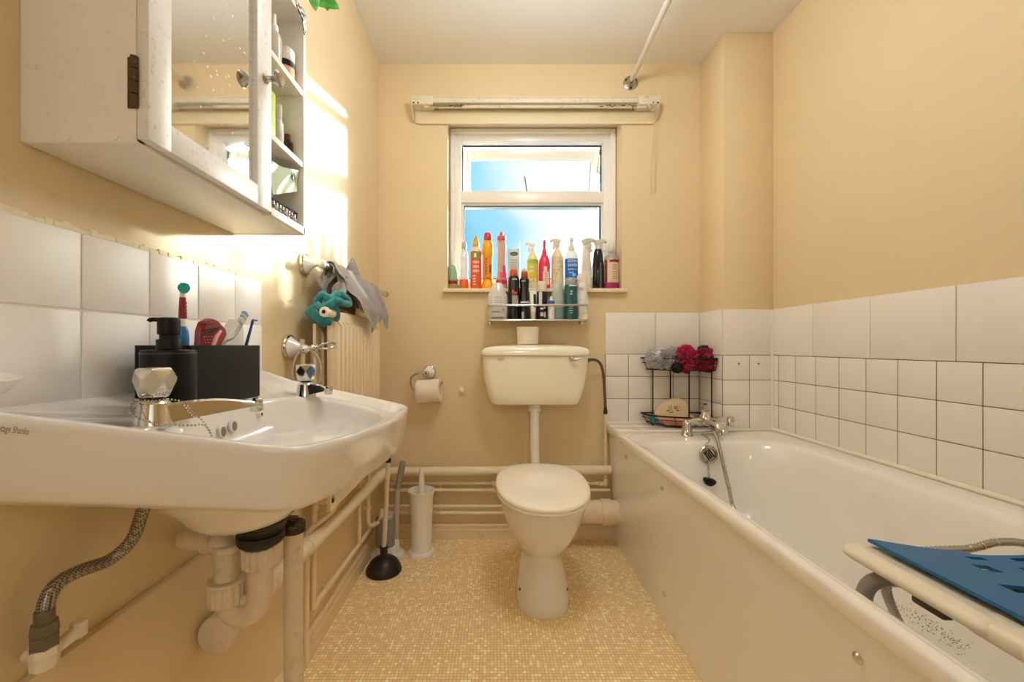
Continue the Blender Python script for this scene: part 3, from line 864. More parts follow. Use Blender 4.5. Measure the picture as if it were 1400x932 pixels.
rings = [
    under(0.028, 0.028, 0.689), under(0.050, 0.054, 0.6905), under(0.068, 0.078, 0.697), under(0.080, 0.098, 0.712), under(0.092, 0.118, 0.735), under(0.106, 0.140, 0.754), under(0.122, 0.165, lambda p: botz(p) - 0.005), under(0.150, 0.200, lambda p: botz(p) + 0.001),
    shrink(0.14, lambda p: botz(p) + 0.001), shrink(0.085, lambda p: botz(p) + 0.001), shrink(0.062, lambda p: botz(p) + 0.010),
    shrink(0.045, lambda p: botz(p) + 0.028), shrink(0.018, lambda p: rimz(p) - 0.032), shrink(0.004, lambda p: rimz(p) - 0.012), shrink(0.0, lambda p: rimz(p) - 0.006), shrink(0.006, lambda p: rimz(p) - 0.0015),
    shrink(0.016, lambda p: rimz(p)), shrink(0.036, lambda p: rimz(p)), shrink(0.052, lambda p: rimz(p) - 0.002),
    shrink(0.075, lambda p: rimz(BC.lerp(p, 0.92)) - 0.007), shrink(0.10, lambda p: rimz(BC.lerp(p, 0.90)) - DECK),
    bowl(1.03, lambda q: rimz(q) - DECK - 0.0005), bowl(1.0, lambda q: rimz(q) - DECK - 0.002), bowl(0.975, lambda q: rimz(q) - DECK - 0.009),
    bowl(0.945, lambda q: rimz(q) - DECK - 0.026), bowl(0.91, lambda q: rimz(q) - 0.060), bowl(0.84, lambda q: rimz(q) - 0.080), bowl(0.72, 0.794), bowl(0.58, 0.782), bowl(0.42, 0.768), bowl(0.26, 0.744), bowl(0.1, 0.714),
]
# never let the wall-side rings cross the bowl: keep deck rings outside it
m = M(); m.loft(rings, True, True)
basin = thing('wash_basin', 'white ceramic wash basin fixed to the left wall on a post', 'basin', (-0.577, 0.71, 0.80))
bas = obj('basin_bowl', m, CERAMIC, basin, sharp=60)
m = M(); m.lathe([(0.034, -0.002), (0.034, 0.0), (0.03, 0.003), (0.018, 0.001), (0.0, 0.0)], 28, Matrix.Translation((BE.x, BE.y, 0.716))); obj('waste_ring', m, CHROME, basin)
# overflow holes in the back of the bowl
def hole(px, py, Y, r):
    p = at(px, py, Y)
    mt = orient(p, (1, 0.05, 0.16))
    m = M(); m.lathe([(r + 0.0015, -0.004), (r + 0.0015, 0.0005), (r, 0.001), (r * 0.93, -0.0005), (r * 0.9, -0.004)], 24, mt); return m, mt
hy = 0.676
for px, py, r in ((305.5, 590, 0.0085), (320.5, 582.5, 0.0085)):
    Y = F * 0.436 / (VX - px)
    m, mt = hole(px, py, Y, r)
    h = obj('overflow_hole', m, CERAMIC, basin)
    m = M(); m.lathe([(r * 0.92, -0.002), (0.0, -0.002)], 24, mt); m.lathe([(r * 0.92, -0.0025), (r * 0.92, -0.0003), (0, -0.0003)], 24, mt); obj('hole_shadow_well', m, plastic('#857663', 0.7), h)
Y = F * 0.436 / (VX - 357.5)
m, mt = hole(357.5, 566, Y, 0.0036); h = obj('chain_hole', m, CERAMIC, basin)
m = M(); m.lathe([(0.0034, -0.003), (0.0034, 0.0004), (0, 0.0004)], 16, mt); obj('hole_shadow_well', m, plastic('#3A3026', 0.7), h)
# maker's script on the side facing the door
m = M()
def side_pt(px, py):
    Y = 0.405
    for _ in range(5):
        X = (px - VX) * Y / F
        t = (X + 0.577) / 0.307
        Y = 0.398 + 0.028 * min(1, max(0, t)) + 0.0035
    return at(px, py, Y)
tl0 = side_pt(-9, 582); tr0 = side_pt(46, 589)
text_into(m, 'Armitage Shanks', 0.0095, on_plane((tl0 + tr0) / 2 + Vector((0, -0.0045, 0)), tr0 - tl0, (0, 0.06, 1)), shear=0.45, width=(tr0 - tl0).length)
obj('maker_lettering', m, plastic('#5C5145', 0.5), basin, flat=True)

# post under the basin with its corroded bracket plate
leg = thing('basin_post', 'white pipe post standing under the front of the basin', 'post', (-0.388, 0.80, 0))
PX, PY = (401.5 - VX) * 0.80 / F, 0.80
m = M(); m.tube([(PX, PY, 0), (PX, PY, 0.612)], 0.0178, 24); obj('post_tube', m, TRAPM, leg)
m = M(); m.lathe([(0.035, 0), (0.035, 0.005), (0.024, 0.01), (0.021, 0.03)], 24, Matrix.Translation((PX, PY, 0))); obj('post_foot', m, TRAPM, leg)
m = M()
m.box((-0.46, 0.79, 0.6215), (PX - 0.004, 0.83, 0.6275), 0.002, mtx=None)
m.lathe([(0.0215, 0), (0.0215, 0.016), (0.017, 0.020), (0.010, 0.0205), (0.009, 0.014), (0.0, 0.014)], 20, Matrix.Translation((PX, PY, 0.608)))
m.ball((PX + 0.004, PY - 0.006, 0.627), 0.010, 2, (1, 1, 0.5), 0.3, 3); m.ball((PX - 0.012, PY - 0.003, 0.628), 0.008, 2, (1.2, 1, 0.5), 0.3, 3)
obj('bracket_plate', m, CORRODE, leg)

# trap
trap = thing('bottle_trap', 'old white plastic waste trap hanging under the basin', 'waste trap', at(345, 850, 0.76))
TYy = 0.745
wc = at(357, 714, TYy)
m = M()
m.lathe([(0.046, 0.018), (0.047, 0.0), (0.044, -0.004), (0.041, -0.012), (0.036, -0.0145), (0.036, -0.020), (0.0395, -0.022), (0.0395, -0.034), (0.036, -0.040), (0.0, -0.04)], 36, Matrix.Translation(wc + Vector((0, 0, 0.006))))
obj('waste_seal', m, plastic('#15120F', 0.5), trap)
def ribbed_nut(m, c, r, h, ribs=16):
    prof = []
    n = ribs * 4
    rings = []
    for z, k in ((0, 0.96), (0.002, 1.0), (h - 0.002, 1.0), (h, 0.96)):
        rings.append([c + Vector(((r * k + 0.0022 * (1 if (i % 4) < 2 else 0)) * math.cos(2 * PI * i / n), (r * k + 0.0022 * (1 if (i % 4) < 2 else 0)) * math.sin(2 * PI * i / n), z)) for i in range(n)])
    m.loft(rings)
m = M()
n1 = at(356, 771, TYy)
ribbed_nut(m, n1, 0.0275, 0.034)
obj('trap_nut', m, TRAPM, trap)
m = M()
n2 = at(310, 822, TYy); ribbed_nut(m, n2, 0.0275, 0.036)
m.lathe([(0.030, 0), (0.0315, 0.003), (0.030, 0.006), (0.022, 0.007)], 32, Matrix.Translation(n2 + Vector((0, 0, 0.036))))
obj('trap_nut', m, TRAPM, trap)
m = M()
def arcpt(px, py): return at(px, py, TYy)
ub = smooth_path([arcpt(356, 772), arcpt(356, 800), arcpt(355, 818), arcpt(347, 833), arcpt(333, 839), arcpt(318, 834), arcpt(311, 820), arcpt(310, 806)], 8)
m.tube(ub, 0.0205, 28)
m.ball(arcpt(333, 820), 0.011, 2, (1.3, 0.8, 0.9))
obj('u_bend', m, TRAPM, trap)
m = M()
up = bend_path([arcpt(310, 800), arcpt(311, 738), (-0.56, TYy + 0.005, arcpt(311, 738).z + 0.004)], 0.035, 10)
m.tube(up, 0.0205, 28)
e0 = arcpt(311, 752)
m.lathe([(0.0235, 0), (0.0255, 0.002), (0.0255, 0.012), (0.0235, 0.014)], 28, Matrix.Translation(e0))
m.lathe([(0.0235, 0), (0.026, 0.002), (0.026, 0.014), (0.0235, 0.016)], 28, orient((arcpt(300, 734).x - 0.008, TYy + 0.002, arcpt(311, 738).z + 0.002), (-1, 0, 0)))
obj('outlet_bend', m, TRAPM, trap)

# flexible hose with its valve
hose = thing('flexible_hose', 'grey braided water hose curling down from the basin to the wall', 'hose', at(62, 880, 0.497))
hpz = [at(205, 672, 0.60), at(194, 702, 0.60), at(180, 738, 0.595), at(150, 765, 0.58), at(112, 779, 0.542), at(80, 796, 0.514), at(64, 822, 0.50), at(61, 858, 0.497)]
m = M(); m.tube(smooth_path(hpz, 10), 0.0084, 18); obj('braided_hose', m, BRAID, hose)
def sc8(m):
    for v in m.bm.verts:
        if v.co.x > XL + 0.02: v.co = b0 + (v.co - b0) * 0.8
m = M()
b0 = at(61, 861, 0.497)
hexr = lambda r, z: [b0 + Vector((r * math.cos(PI / 3 * k + 0.3), r * math.sin(PI / 3 * k + 0.3), z)) for k in range(6)]
m.lathe([(0.0118, 0.012), (0.0118, 0.03), (0.0105, 0.032)], 18, Matrix.Translation(b0))
m.loft([hexr(0.017, -0.026), hexr(0.0178, -0.024), hexr(0.0178, -0.008), hexr(0.017, -0.006)])
m.lathe([(0.0145, -0.007), (0.0165, -0.002), (0.015, 0.012), (0.011, 0.014)], 20, Matrix.Translation(b0))
sc8(m)
obj('hose_nut', m, plastic('#6F6350', 0.5), hose, sharp=25)
m = M()
v0 = b0 + Vector((0, 0, -0.04))
m.lathe([(0.012, -0.018), (0.0165, -0.014), (0.0175, 0.004), (0.019, 0.006), (0.018, 0.016), (0.012, 0.018)], 9, Matrix.Translation(v0))
m.tube([v0 + Vector((0, 0, -0.004)), (XL + 0.01, v0.y + 0.012, v0.z + 0.004)], 0.011, 14)
m.tube([v0 + Vector((0.0, 0.005, 0.0)), v0 + Vector((0.004, 0.045, 0.008))], [0.009, 0.0105], 12)
m.box((v0.x - 0.006, v0.y + 0.04, v0.z - 0.004), (v0.x + 0.012, v0.y + 0.056, v0.z + 0.022), 0.003)
sc8(m)
obj('isolating_valve', m, CREAMP, hose)

# ---- taps
def basin_tap(name, label, X, Y, yaw, spout_len, tip_w, hrot):
    z0 = rimz(Vector((X, Y, 0))) - DECK - 0.003
    t = thing(name, label, 'tap', (X, Y, z0), 'pillar taps on the wash basin')
    B = Matrix.Translation((X, Y, z0)) @ Matrix.Rotation(yaw, 4, 'Z')
    m = M()
    B = B @ Matrix.Scale(0.82, 4)
    spout_len /= 0.82
    m.lathe([(0.027, 0), (0.0275, 0.003), (0.0265, 0.006), (0.0225, 0.024), (0.0205, 0.036), (0.016, 0.041), (0.0, 0.041)], 32, B)
    # angular tapering spout, open beneath
    secs = []
    for k in range(9):
        s = k / 8
        x = 0.006 + spout_len * s
        w = 0.019 * (1 - s) + tip_w * s
        zt = 0.034 + 0.008 * math.sin(PI * min(1, s * 1.0)) - 0.010 * s
        zb = 0.006 + 0.014 * s
        secs.append([B @ Vector(p) for p in ((x, -w, zb), (x, -w * 0.86, zt - 0.003), (x, -w * 0.6, zt), (x, w * 0.6, zt), (x, w * 0.86, zt - 0.003), (x, w, zb))])
    m.loft(secs)
    obj('tap_body', m, CHROME, t, sharp=28)
    m = M()
    tip = B @ Matrix.Translation((0.006 + spout_len - 0.004, 0, 0.022))
    m.lathe([(0.0095, -0.014), (0.0105, -0.012), (0.0105, 0.004), (0, 0.004)], 18, tip)
    m.box((-0.004, -tip_w * 0.92, -0.002), (0.0065, tip_w * 0.92, 0.0085), 0.002, mtx=tip)
    obj('spout_tip', m, CHROME, t)
    m = M(); m.lathe([(0.013, 0.039), (0.013, 0.046), (0, 0.046)], 20, B); obj('spindle_neck', m, BLACK, t)
    m = M()
    # eight-sided handle with kite-shaped facets
    n = 6
    def rg(r, z, off): return [B @ Vector((r * math.cos(2 * PI * (k + off) / n + hrot), r * math.sin(2 * PI * (k + off) / n + hrot), z)) for k in range(n)]
    prof = [(0.0185, 0.045, 0), (0.0212, 0.0475, 0), (0.0275, 0.0720, 0.5), (0.0252, 0.0875, 0), (0.022, 0.0900, 0.0), (0.006, 0.0905, 0.0)]
    rings = [rg(*p) for p in prof]
    tb = bmesh.new()
    rv = [[tb.verts.new(p) for p in r] for r in rings]
    for i in range(len(rv) - 1):
        o0, o1 = prof[i][2], prof[i + 1][2]
        for k in range(n):
            a, b = rv[i][k], rv[i][(k + 1) % n]
            if o0 == o1:
                tb.faces.new((a, b, rv[i + 1][(k + 1) % n], rv[i + 1][k]))
            elif o1 > o0:      # kite facets: low corner a, side corners on the wide ring, high corner on the ring above
                c, d = rv[i + 1][k], rv[i + 1][k - 1]
                tb.faces.new((a, b, c)); tb.faces.new((a, c, rv[i + 2][k], d))
            else:
                tb.faces.new((a, rv[i + 1][(k + 1) % n], rv[i + 1][k]))
    tb.faces.new(rv[-1]); tb.faces.new(list(reversed(rv[0])))
    bmesh.ops.recalc_face_normals(tb, faces=tb.faces)
    bmesh.ops.bevel(tb, geom=list(tb.edges), offset=0.0008, segments=2, affect='EDGES')
    m.merge(tb)
    h = obj('tap_handle', m, CHROME, t, sharp=24)
    m = M(); m.lathe([(0.0105, 0.0885), (0.0105, 0.0905), (0, 0.091)], 20, B); obj('handle_cap', m, CHROME_D, h)
    return t, B
near_tap, BN = basin_tap('basin_tap', 'large chrome basin tap at the near end, with the bead chain hung on it', -0.422, 0.516, 0.78, 0.112, 0.0135, 0.30)
far_tap, BF = basin_tap('basin_tap', 'smaller-looking chrome basin tap at the far end, below the ring holder', -0.421, 0.928, -0.10, 0.052, 0.013, 0.5)
# bead chain looped round the near tap
tc = Vector((near_tap.location.x, near_tap.location.y, near_tap.location.z))
chain = thing('bead_chain', 'metal ball chain looped round the neck of the near basin tap', 'chain', tc)
m = M()
def ring_pt(a, r=0.0190, z=0.0345): return tc + Vector((r * math.cos(a), r * math.sin(a), z))
loop = [ring_pt(-2.55), tc + Vector((-0.006, -0.029, 0.022)), tc + Vector((0.018, -0.026, 0.010)), tc + Vector((0.044, -0.008, 0.003)), tc + Vector((0.056, 0.008, 0.0)), tc + Vector((0.060, 0.014, -0.012))]
bead_chain(m, loop, 0.0036, 0.0015)
loop2 = [ring_pt(-0.15), tc + Vector((0.034, 0.002, 0.030)), tc + Vector((0.046, 0.006, 0.014)), tc + Vector((0.054, 0.011, 0.002)), tc + Vector((0.061, 0.016, -0.02)), tc + Vector((0.066, 0.02, -0.05))]
bead_chain(m, loop2, 0.0036, 0.0015)
bead_chain(m, [ring_pt(a) for a in [-2.55 + 2.4 * k / 10 for k in range(11)]], 0.0036, 0.0015)
obj('ball_chain', m, CHROME_D, chain)

# ---- things on the basin ledge
def deckz(x, y): return rimz(Vector((x, y, 0))) - DECK
sd = thing('soap_dispenser', 'matt black round soap dispenser behind the near basin tap', 'soap dispenser', (-0.455, 0.580, deckz(-0.455, 0.58)))
B = Matrix.Translation(sd.location)
zt_ = at(230, 478, 0.58).z - sd.location.z
m = M(); m.lathe([(0.030, 0), (0.0318, 0.002), (0.0322, 0.004), (0.0322, zt_ - 0.005), (0.0312, zt_ - 0.001), (0.029, zt_), (0, zt_)], 48, B); obj('bottle_body', m, BLACK, sd)
m = M(); m.lathe([(0.0322, zt_ - 0.006), (0.0325, zt_ - 0.0055), (0.0325, zt_ - 0.0045), (0.0322, zt_ - 0.004)], 48, B); obj('rim_line', m, plastic('#33302D', 0.35), sd)
m = M(); m.lathe([(0.0135, zt_), (0.0146, zt_ + 0.001), (0.0146, zt_ + 0.013), (0.0138, zt_ + 0.0145), (0.011, zt_ + 0.0145), (0.011, zt_ + 0.024), (0.0, zt_ + 0.024)], 36, B); obj('collar', m, BLACK, sd)
m = M()
m.lathe([(0.012, zt_ + 0.021), (0.0133, zt_ + 0.022), (0.0133, zt_ + 0.041), (0.0125, zt_ + 0.044), (0.010, zt_ + 0.045), (0, zt_ + 0.045)], 36, B)
m.tube(smooth_path([B @ Vector((-0.004, -0.004, zt_ + 0.0410)), B @ Vector((-0.0115, -0.0095, zt_ + 0.0418)), B @ Vector((-0.0165, -0.0115, zt_ + 0.0412)), B @ Vector((-0.0180, -0.0120, zt_ + 0.0390))], 6), 0.0029, 14)
obj('pump_head', m, BLACK, sd)

bx = thing('toothbrush_box', 'matt black rectangular box of toothbrushes between the basin taps', 'box', (-0.49, 0.71, deckz(-0.475, 0.76)))
x0, x1, y0, y1, z0 = -0.548, -0.462, 0.628, 0.822, deckz(-0.47, 0.78) - 0.001
z1 = 0.967
m = M()
q = [rounded_rect(x0, x1, y0, y1, 0.006, 4), rounded_rect(x0 + 0.002, x1 - 0.002, y0 + 0.002, y1 - 0.002, 0.005, 4), rounded_rect(x0 + 0.003, x1 - 0.003, y0 + 0.003, y1 - 0.003, 0.005, 4)]
m.loft([[Vector((x, y, z0)) for x, y in q[1]], [Vector((x, y, z0 + 0.002)) for x, y in q[0]], [Vector((x, y, z1)) for x, y in q[0]], [Vector((x, y, z1)) for x, y in q[2]], [Vector((x, y, z0 + 0.006)) for x, y in q[2]]])
obj('box_body', m, BLACK, bx)
GIN = z0 + 0.006
# electric toothbrush
eb = thing('electric_toothbrush', 'blue electric toothbrush with a turquoise head standing in the black box', 'toothbrush', (-0.493, 0.655, GIN))
p0 = Vector((-0.493, 0.655, GIN)); topc = at(249, 396, 0.655)
ax = (Vector((-0.492, 0.655, at(250, 396, 0.655).z)) - p0)
B = orient(p0, ax)
Lh = ax.length
m = M(); m.lathe([(0.008, 0), (0.009, 0.002), (0.0092, 0.03), (0.0090, Lh - 0.075), (0.0078, Lh - 0.064), (0.0052, Lh - 0.057), (0, Lh - 0.057)], 24, B); obj('handle', m, plastic('#1372B4', 0.25), eb)
m = M(); m.lathe([(0.0058, Lh - 0.058), (0.0056, Lh - 0.046), (0, Lh - 0.046)], 20, B); obj('neck_ring', m, WHITEP, eb)
m = M(); m.lathe([(0.0056, Lh - 0.046), (0.0052, Lh - 0.03), (0.0042, Lh - 0.012), (0.0, Lh - 0.012)], 20, B); nk = obj('neck', m, plastic('#8E1E22', 0.3), eb)
m = M()
for k in range(5): m.arc_shell([(0.0060, Lh - 0.044 + 0.0055 * k), (0.0058 - 0.0002 * k, Lh - 0.0405 + 0.0055 * k)], -1.5 + 0.4 * (k % 3), -0.4 + 0.3 * (k % 2), 8, B)
obj('sticker', m, plastic('#1E1B1C', 0.4), nk)
m = M(); m.lathe([(0.0042, Lh - 0.012), (0.0038, Lh - 0.004), (0.0055, Lh), (0.0045, Lh + 0.006), (0, Lh + 0.007)], 18, B); obj('head_base', m, WHITEP, eb)
m = M()
hm = B @ Matrix.Translation((0, -0.002, Lh)) @ orient((0, 0, 0), (-0.75, -0.55, 0.2))
m.lathe([(0.0068, 0.002), (0.0082, 0.010), (0.0078, 0.0115), (0.0, 0.012)], 20, hm)
for k in range(18):
    a = k * 2.4; r = 0.0073 * math.sqrt((k + 0.5) / 18)
    m.tube([hm @ Vector((r * 0.9 * math.cos(a), r * 0.9 * math.sin(a), 0.01)), hm @ Vector((r * math.cos(a), r * math.sin(a), 0.0155))], 0.0011, 5)
obj('bristles', m, plastic('#38BDB0', 0.5), eb)
# dark red flosser pouch
def box_spot(px, py, X):
    Y = F * -X / (VX - px)
    return at(px, py, Y)
a = thing('dental_pouch', 'dark red patterned pouch sticking out of the black box', 'pouch', box_spot(290, 500, -0.488))
m = M()
poly = [box_spot(px, py, -0.488) for px, py in ((274, 500), (277, 452), (281, 440), (290, 435), (299, 438), (309, 449), (311, 456), (303, 474), (301, 500))]
tb = bmesh.new(); f = tb.faces.new([tb.verts.new(p) for p in poly])
r = bmesh.ops.extrude_face_region(tb, geom=[f]); bmesh.ops.translate(tb, vec=(-0.010, -0.006, 0), verts=[g for g in r['geom'] if isinstance(g, bmesh.types.BMVert)])
bmesh.ops.recalc_face_normals(tb, faces=tb.faces); bmesh.ops.bevel(tb, geom=list(tb.edges), offset=0.002, segments=2, affect='EDGES')
m.merge(tb); pb = obj('pouch_body', m, plastic('#8E1226', 0.3), a)
m = M()
for k, (q0, q1) in enumerate((((279, 452), (300, 447)), ((277, 458), (298, 450)), ((281, 444), (293, 441)))):
    m.tube([box_spot(*q0, -0.4865), box_spot(*q1, -0.4865)], 0.0016, 6)
obj('dark_stripes', m, plastic('#2A0E14', 0.4), pb)
m = M()
for k in range(14): m.ball(box_spot(279 + (k % 5) * 3.6 + (k // 5) * 1.2, 460 + (k // 5) * 4, -0.4868), 0.0011, 1, (0.5, 1, 1))
obj('pale_dots', m, plastic('#E4A9A4', 0.4), pb)
m = M(); m.tube([box_spot(291, 474, -0.480), box_spot(296, 460, -0.480), box_spot(302, 452, -0.480)], [0.003, 0.0034, 0.0022], 10); 
tag(obj('flosser', m, plastic('#E7A9A0', 0.3)), 'pink-white plastic flosser in front of the dark red pouch', 'flosser')
# white manual toothbrush
tbh = thing('toothbrush', 'pale grey manual toothbrush leaning right, with blue and white bristles', 'toothbrush', box_spot(296, 520, -0.49))
pts = smooth_path([box_spot(286, 536, -0.505), box_spot(303, 472, -0.49), box_spot(319, 460, -0.487), box_spot(331, 442, -0.485), box_spot(338, 430, -0.483)], 8)
m = M(); m.tube(pts, [0.0042 - 0.0012 * abs(k / (len(pts) - 1) - 0.5) for k in range(len(pts))], 12, sx=0.7); obj('handle', m, plastic('#B9B6B2', 0.3), tbh)
m = M(); m2 = M()
d = (pts[-1] - pts[-9]).normalized()
nrm_ = Vector((0.1, -0.75, 0.62)).normalized(); nrm_ = (nrm_ - d * nrm_.dot(d)).normalized(); sd_ = d.cross(nrm_)
for i in range(7):
    for j in range(3):
        b0_ = pts[-1] - d * (0.002 + 0.0036 * i) + sd_ * (j - 1) * 0.0027
        (m2 if i in (0, 1, 3) else m).tube([b0_, b0_ + nrm_ * (0.012 + 0.001 * (i % 2))], 0.0013, 6)
obj('bristles', m, WHITEP, tbh, label='white bristles'); obj('bristles', m2, plastic('#8FC0D6', 0.5), tbh, label='pale blue bristles')
# clear travel cover
m = M(); m.loft([[box_spot(px, py, X) for px, py in ((302, 500), (305, 448), (313, 436), (326, 437), (333, 450), (334, 500))] for X in (-0.512, -0.508)])
tag(obj('clear_case', m, clear('#EDEBE6', 0.75)), 'clear plastic case standing behind the manual toothbrush', 'case')
# blue interdental brush
ib = thing('interdental_brush', 'dark blue slim interdental brush at the far end of the black box', 'brush', box_spot(330, 520, -0.483))
m = M(); m.tube([box_spot(330, 515, -0.49), box_spot(337, 470, -0.483), box_spot(345, 441, -0.481)], [0.0032, 0.003, 0.0022], 10); obj('handle', m, plastic('#123A84', 0.3), ib)
m = M(); m.tube(smooth_path([box_spot(344.5, 443, -0.481), box_spot(346, 437.5, -0.481), box_spot(351, 437.5, -0.481)], 5), 0.0026, 10); obj('angled_head', m, plastic('#123A84', 0.3), ib)
# rounded white dish end at the near end of the ledge
sp = thing('soap_dish', 'white shallow soap dish fixed to the tiles at the near end of the basin', 'soap dish', (-0.535, 0.418, 0.917))
dm = Matrix.Translation((-0.534, 0.4135, 0.917)) @ Matrix.Rotation(0.12, 4, 'Y')
m = M(); m.lathe([(0.024, 0), (0.028, 0.002), (0.036, 0.016), (0.0372, 0.0185), (0.036, 0.019), (0.028, 0.007), (0.0, 0.005)], 36, dm, sy=1.18); obj('dish_body', m, WHITEP, sp)
m = M(); m.box((XL + 0.0065, 0.388, 0.905), (XL + 0.014, 0.439, 0.950), 0.003); m.box((XL + 0.010, 0.402, 0.914), (-0.534, 0.425, 0.9195), 0.002); obj('wall_plate', m, WHITEP, sp)
# ------------------------------------------------------------------ mirror cabinet
CX, CXD = -0.577, -0.4355           # wall side, carcass front
CY0, CY1, CYD = 0.504, 0.925, 0.785
CZ0, CZ1 = 1.212, 1.693
cab = thing('bathroom_cabinet', 'white wall cabinet with a mirror door and open side shelves', 'cabinet', (CX, 0.71, CZ0))
t_ = 0.014
m = M()
m.box((CX, CY0, CZ0 + 0.003), (CXD, CY0 + t_, CZ1), 0.0015)
m.box((CX, CY1 - 0.010, CZ0), (-0.42, CY1, CZ1), 0.0015)
m.box((CX, CYD - t_, CZ0 + 0.006), (CXD, CYD, CZ1), 0.001)
m.box((CX + 0.002, CY0 + 0.001, CZ0 + 0.002), (CXD, CY1 - 0.002, CZ0 + 0.017), 0.001)
m.box((CXD - 0.004, CYD - 0.002, CZ0 + 0.001), (-0.42, CY1 - 0.002, CZ0 + 0.017), 0.001)
m.box((CX + 0.0005, CY0 - 0.001, CZ1 - 0.012), (-0.4185, CY1 + 0.001, CZ1 + 0.004), 0.0015)
m.box((CX, CY0 + 0.002, CZ0 + 0.01), (CX + 0.006, CY1 - 0.002, CZ1 - 0.002))
obj('carcass', m, CABW, cab)
for z in (1.372, 1.530):
    m = M(); m.box((CX + 0.004, CYD - 0.001, z - 0.012), (-0.422, CY1 - 0.009, z), 0.001); obj('shelf', m, CABW, cab)
for X in (-0.52, -0.4625):
    m = M(); m.lathe([(0.0062, 0), (0.0062, 0.0012), (0.0, 0.0018)], 18, orient((X, CY0, 1.222), (0, -1, 0))); obj('screw_cover', m, CABW, cab)
m = M()
D0, D1 = CXD + 0.0008, -0.420
sw, sr, br = 0.037, 0.048, 0.042
m.box((D0, CY0, CZ0 + 0.006), (D1, CY0 + sw, CZ1), 0.002)
m.box((D0, CYD - sr, CZ0 + 0.006), (D1, CYD - 0.001, CZ1), 0.002)
m.box((D0, CY0 + sw - 0.002, CZ0 + 0.006), (D1, CYD - sr + 0.002, CZ0 + br), 0.002)
m.box((D0, CY0 + sw - 0.002, CZ1 - br), (D1, CYD - sr + 0.002, CZ1), 0.002)
door = obj('door', m, CABD, cab)
m = M(); m.box((D0 + 0.002, CY0 + sw - 0.003, CZ0 + br - 0.003), (D0 + 0.0062, CYD - sr + 0.003, CZ1 - br + 0.003)); obj('mirror_glass', m, MIRROR, door, flat=True)
m = M(); m.lathe([(0.0085, 0), (0.009, 0.002), (0.0055, 0.005), (0.005, 0.012), (0.011, 0.019), (0.0145, 0.023), (0.0145, 0.027), (0.011, 0.030), (0, 0.031)], 28, orient((D1, 0.7615, 1.457), (1, 0, 0))); obj('knob', m, CHROME_D, door)
m = M()
hx, hz0, hz1 = CXD, 1.255, 1.317
m.box((hx - 0.009, CY0 - 0.0022, hz0), (hx + 0.002, CY0, hz1), 0.0008)
for k in range(4):
    z0 = hz0 + (hz1 - hz0) * k / 4
    m.tube([(hx + 0.0005, CY0 - 0.003, z0 + 0.0006), (hx + 0.0005, CY0 - 0.003, z0 + (hz1 - hz0) / 4 - 0.0006)], 0.0042, 12)
obj('hinge', m, RUST, cab)

# things on the open shelves
SY = 0.855
def sx(px, Y): return (px - VX) * Y / F
def simple_bottle(name, label, cat, X, Y, z, parts, group=None, n=28, sy=1.0, rot=0.0):
    """parts: list of (part name, profile, material); profiles in metres from the base"""
    t = thing(name, label, cat, (X, Y, z), group)
    B = Matrix.Translation((X, Y, z)) @ Matrix.Rotation(rot, 4, 'Z')
    for pn, prof, mt in parts:
        m = M(); m.lathe(prof, n, B, sy); obj(pn, m, mt, t)
    return t
simple_bottle('spray_bottle', 'small clear bottle with a nozzle on the top cabinet shelf', 'bottle', -0.448, 0.845, 1.530, [
    ('bottle_body', [(0.012, 0), (0.014, 0.002), (0.014, 0.06), (0.011, 0.072), (0.006, 0.078), (0, 0.078)], clear('#E4DED2', 0.35)),
    ('contents', [(0.0125, 0.002), (0.0125, 0.03), (0, 0.03)], plastic('#C98F5A')),
    ('nozzle', [(0.0075, 0.076), (0.0075, 0.088), (0.004, 0.092), (0.0035, 0.112), (0, 0.113)], WHITEP)], 'things on the cabinet shelves')
simple_bottle('cream_jar', 'pink cosmetic jar with a black band and white lid on the top cabinet shelf', 'jar', -0.452, 0.897, 1.530, [
    ('jar_body', [(0.018, 0), (0.0195, 0.002), (0.0195, 0.036), (0, 0.036)], plastic('#D9A184', 0.25)),
    ('band', [(0.0197, 0.034), (0.0199, 0.035), (0.0199, 0.047), (0, 0.047)], BLACK),
    ('lid', [(0.0195, 0.047), (0.0198, 0.048), (0.0198, 0.072), (0.018, 0.075), (0, 0.075)], plastic('#D8D2C8', 0.25))], 'things on the cabinet shelves')
m = M(); m.box((-0.500, 0.800, 1.372), (-0.436, 0.828, 1.468), 0.001); tag(obj('carton', m, plastic('#A9C23A', 0.5)), 'lime green carton on the middle cabinet shelf', 'carton', 'things on the cabinet shelves')
simple_bottle('pill_bottle', 'slim white bottle with a clear cap on the middle cabinet shelf', 'bottle', -0.4445, 0.850, 1.372, [
    ('bottle_body', [(0.0105, 0), (0.012, 0.002), (0.012, 0.050), (0.009, 0.056), (0, 0.056)], plastic('#C9C6C0', 0.3)),
    ('bottle_cap', [(0.009, 0.055), (0.0092, 0.056), (0.0088, 0.088), (0, 0.089)], clear('#E5E2DB', 0.45))], 'things on the cabinet shelves')
simple_bottle('aftershave_bottle', 'black bottle behind the slim white one on the middle cabinet shelf', 'bottle', -0.474, 0.874, 1.372, [
    ('bottle_body', [(0.0125, 0), (0.014, 0.002), (0.014, 0.062), (0.010, 0.068), (0, 0.068)], plastic('#1C1716', 0.2)),
    ('bottle_cap', [(0.009, 0.067), (0.009, 0.088), (0, 0.089)], BLACK)], 'things on the cabinet shelves')
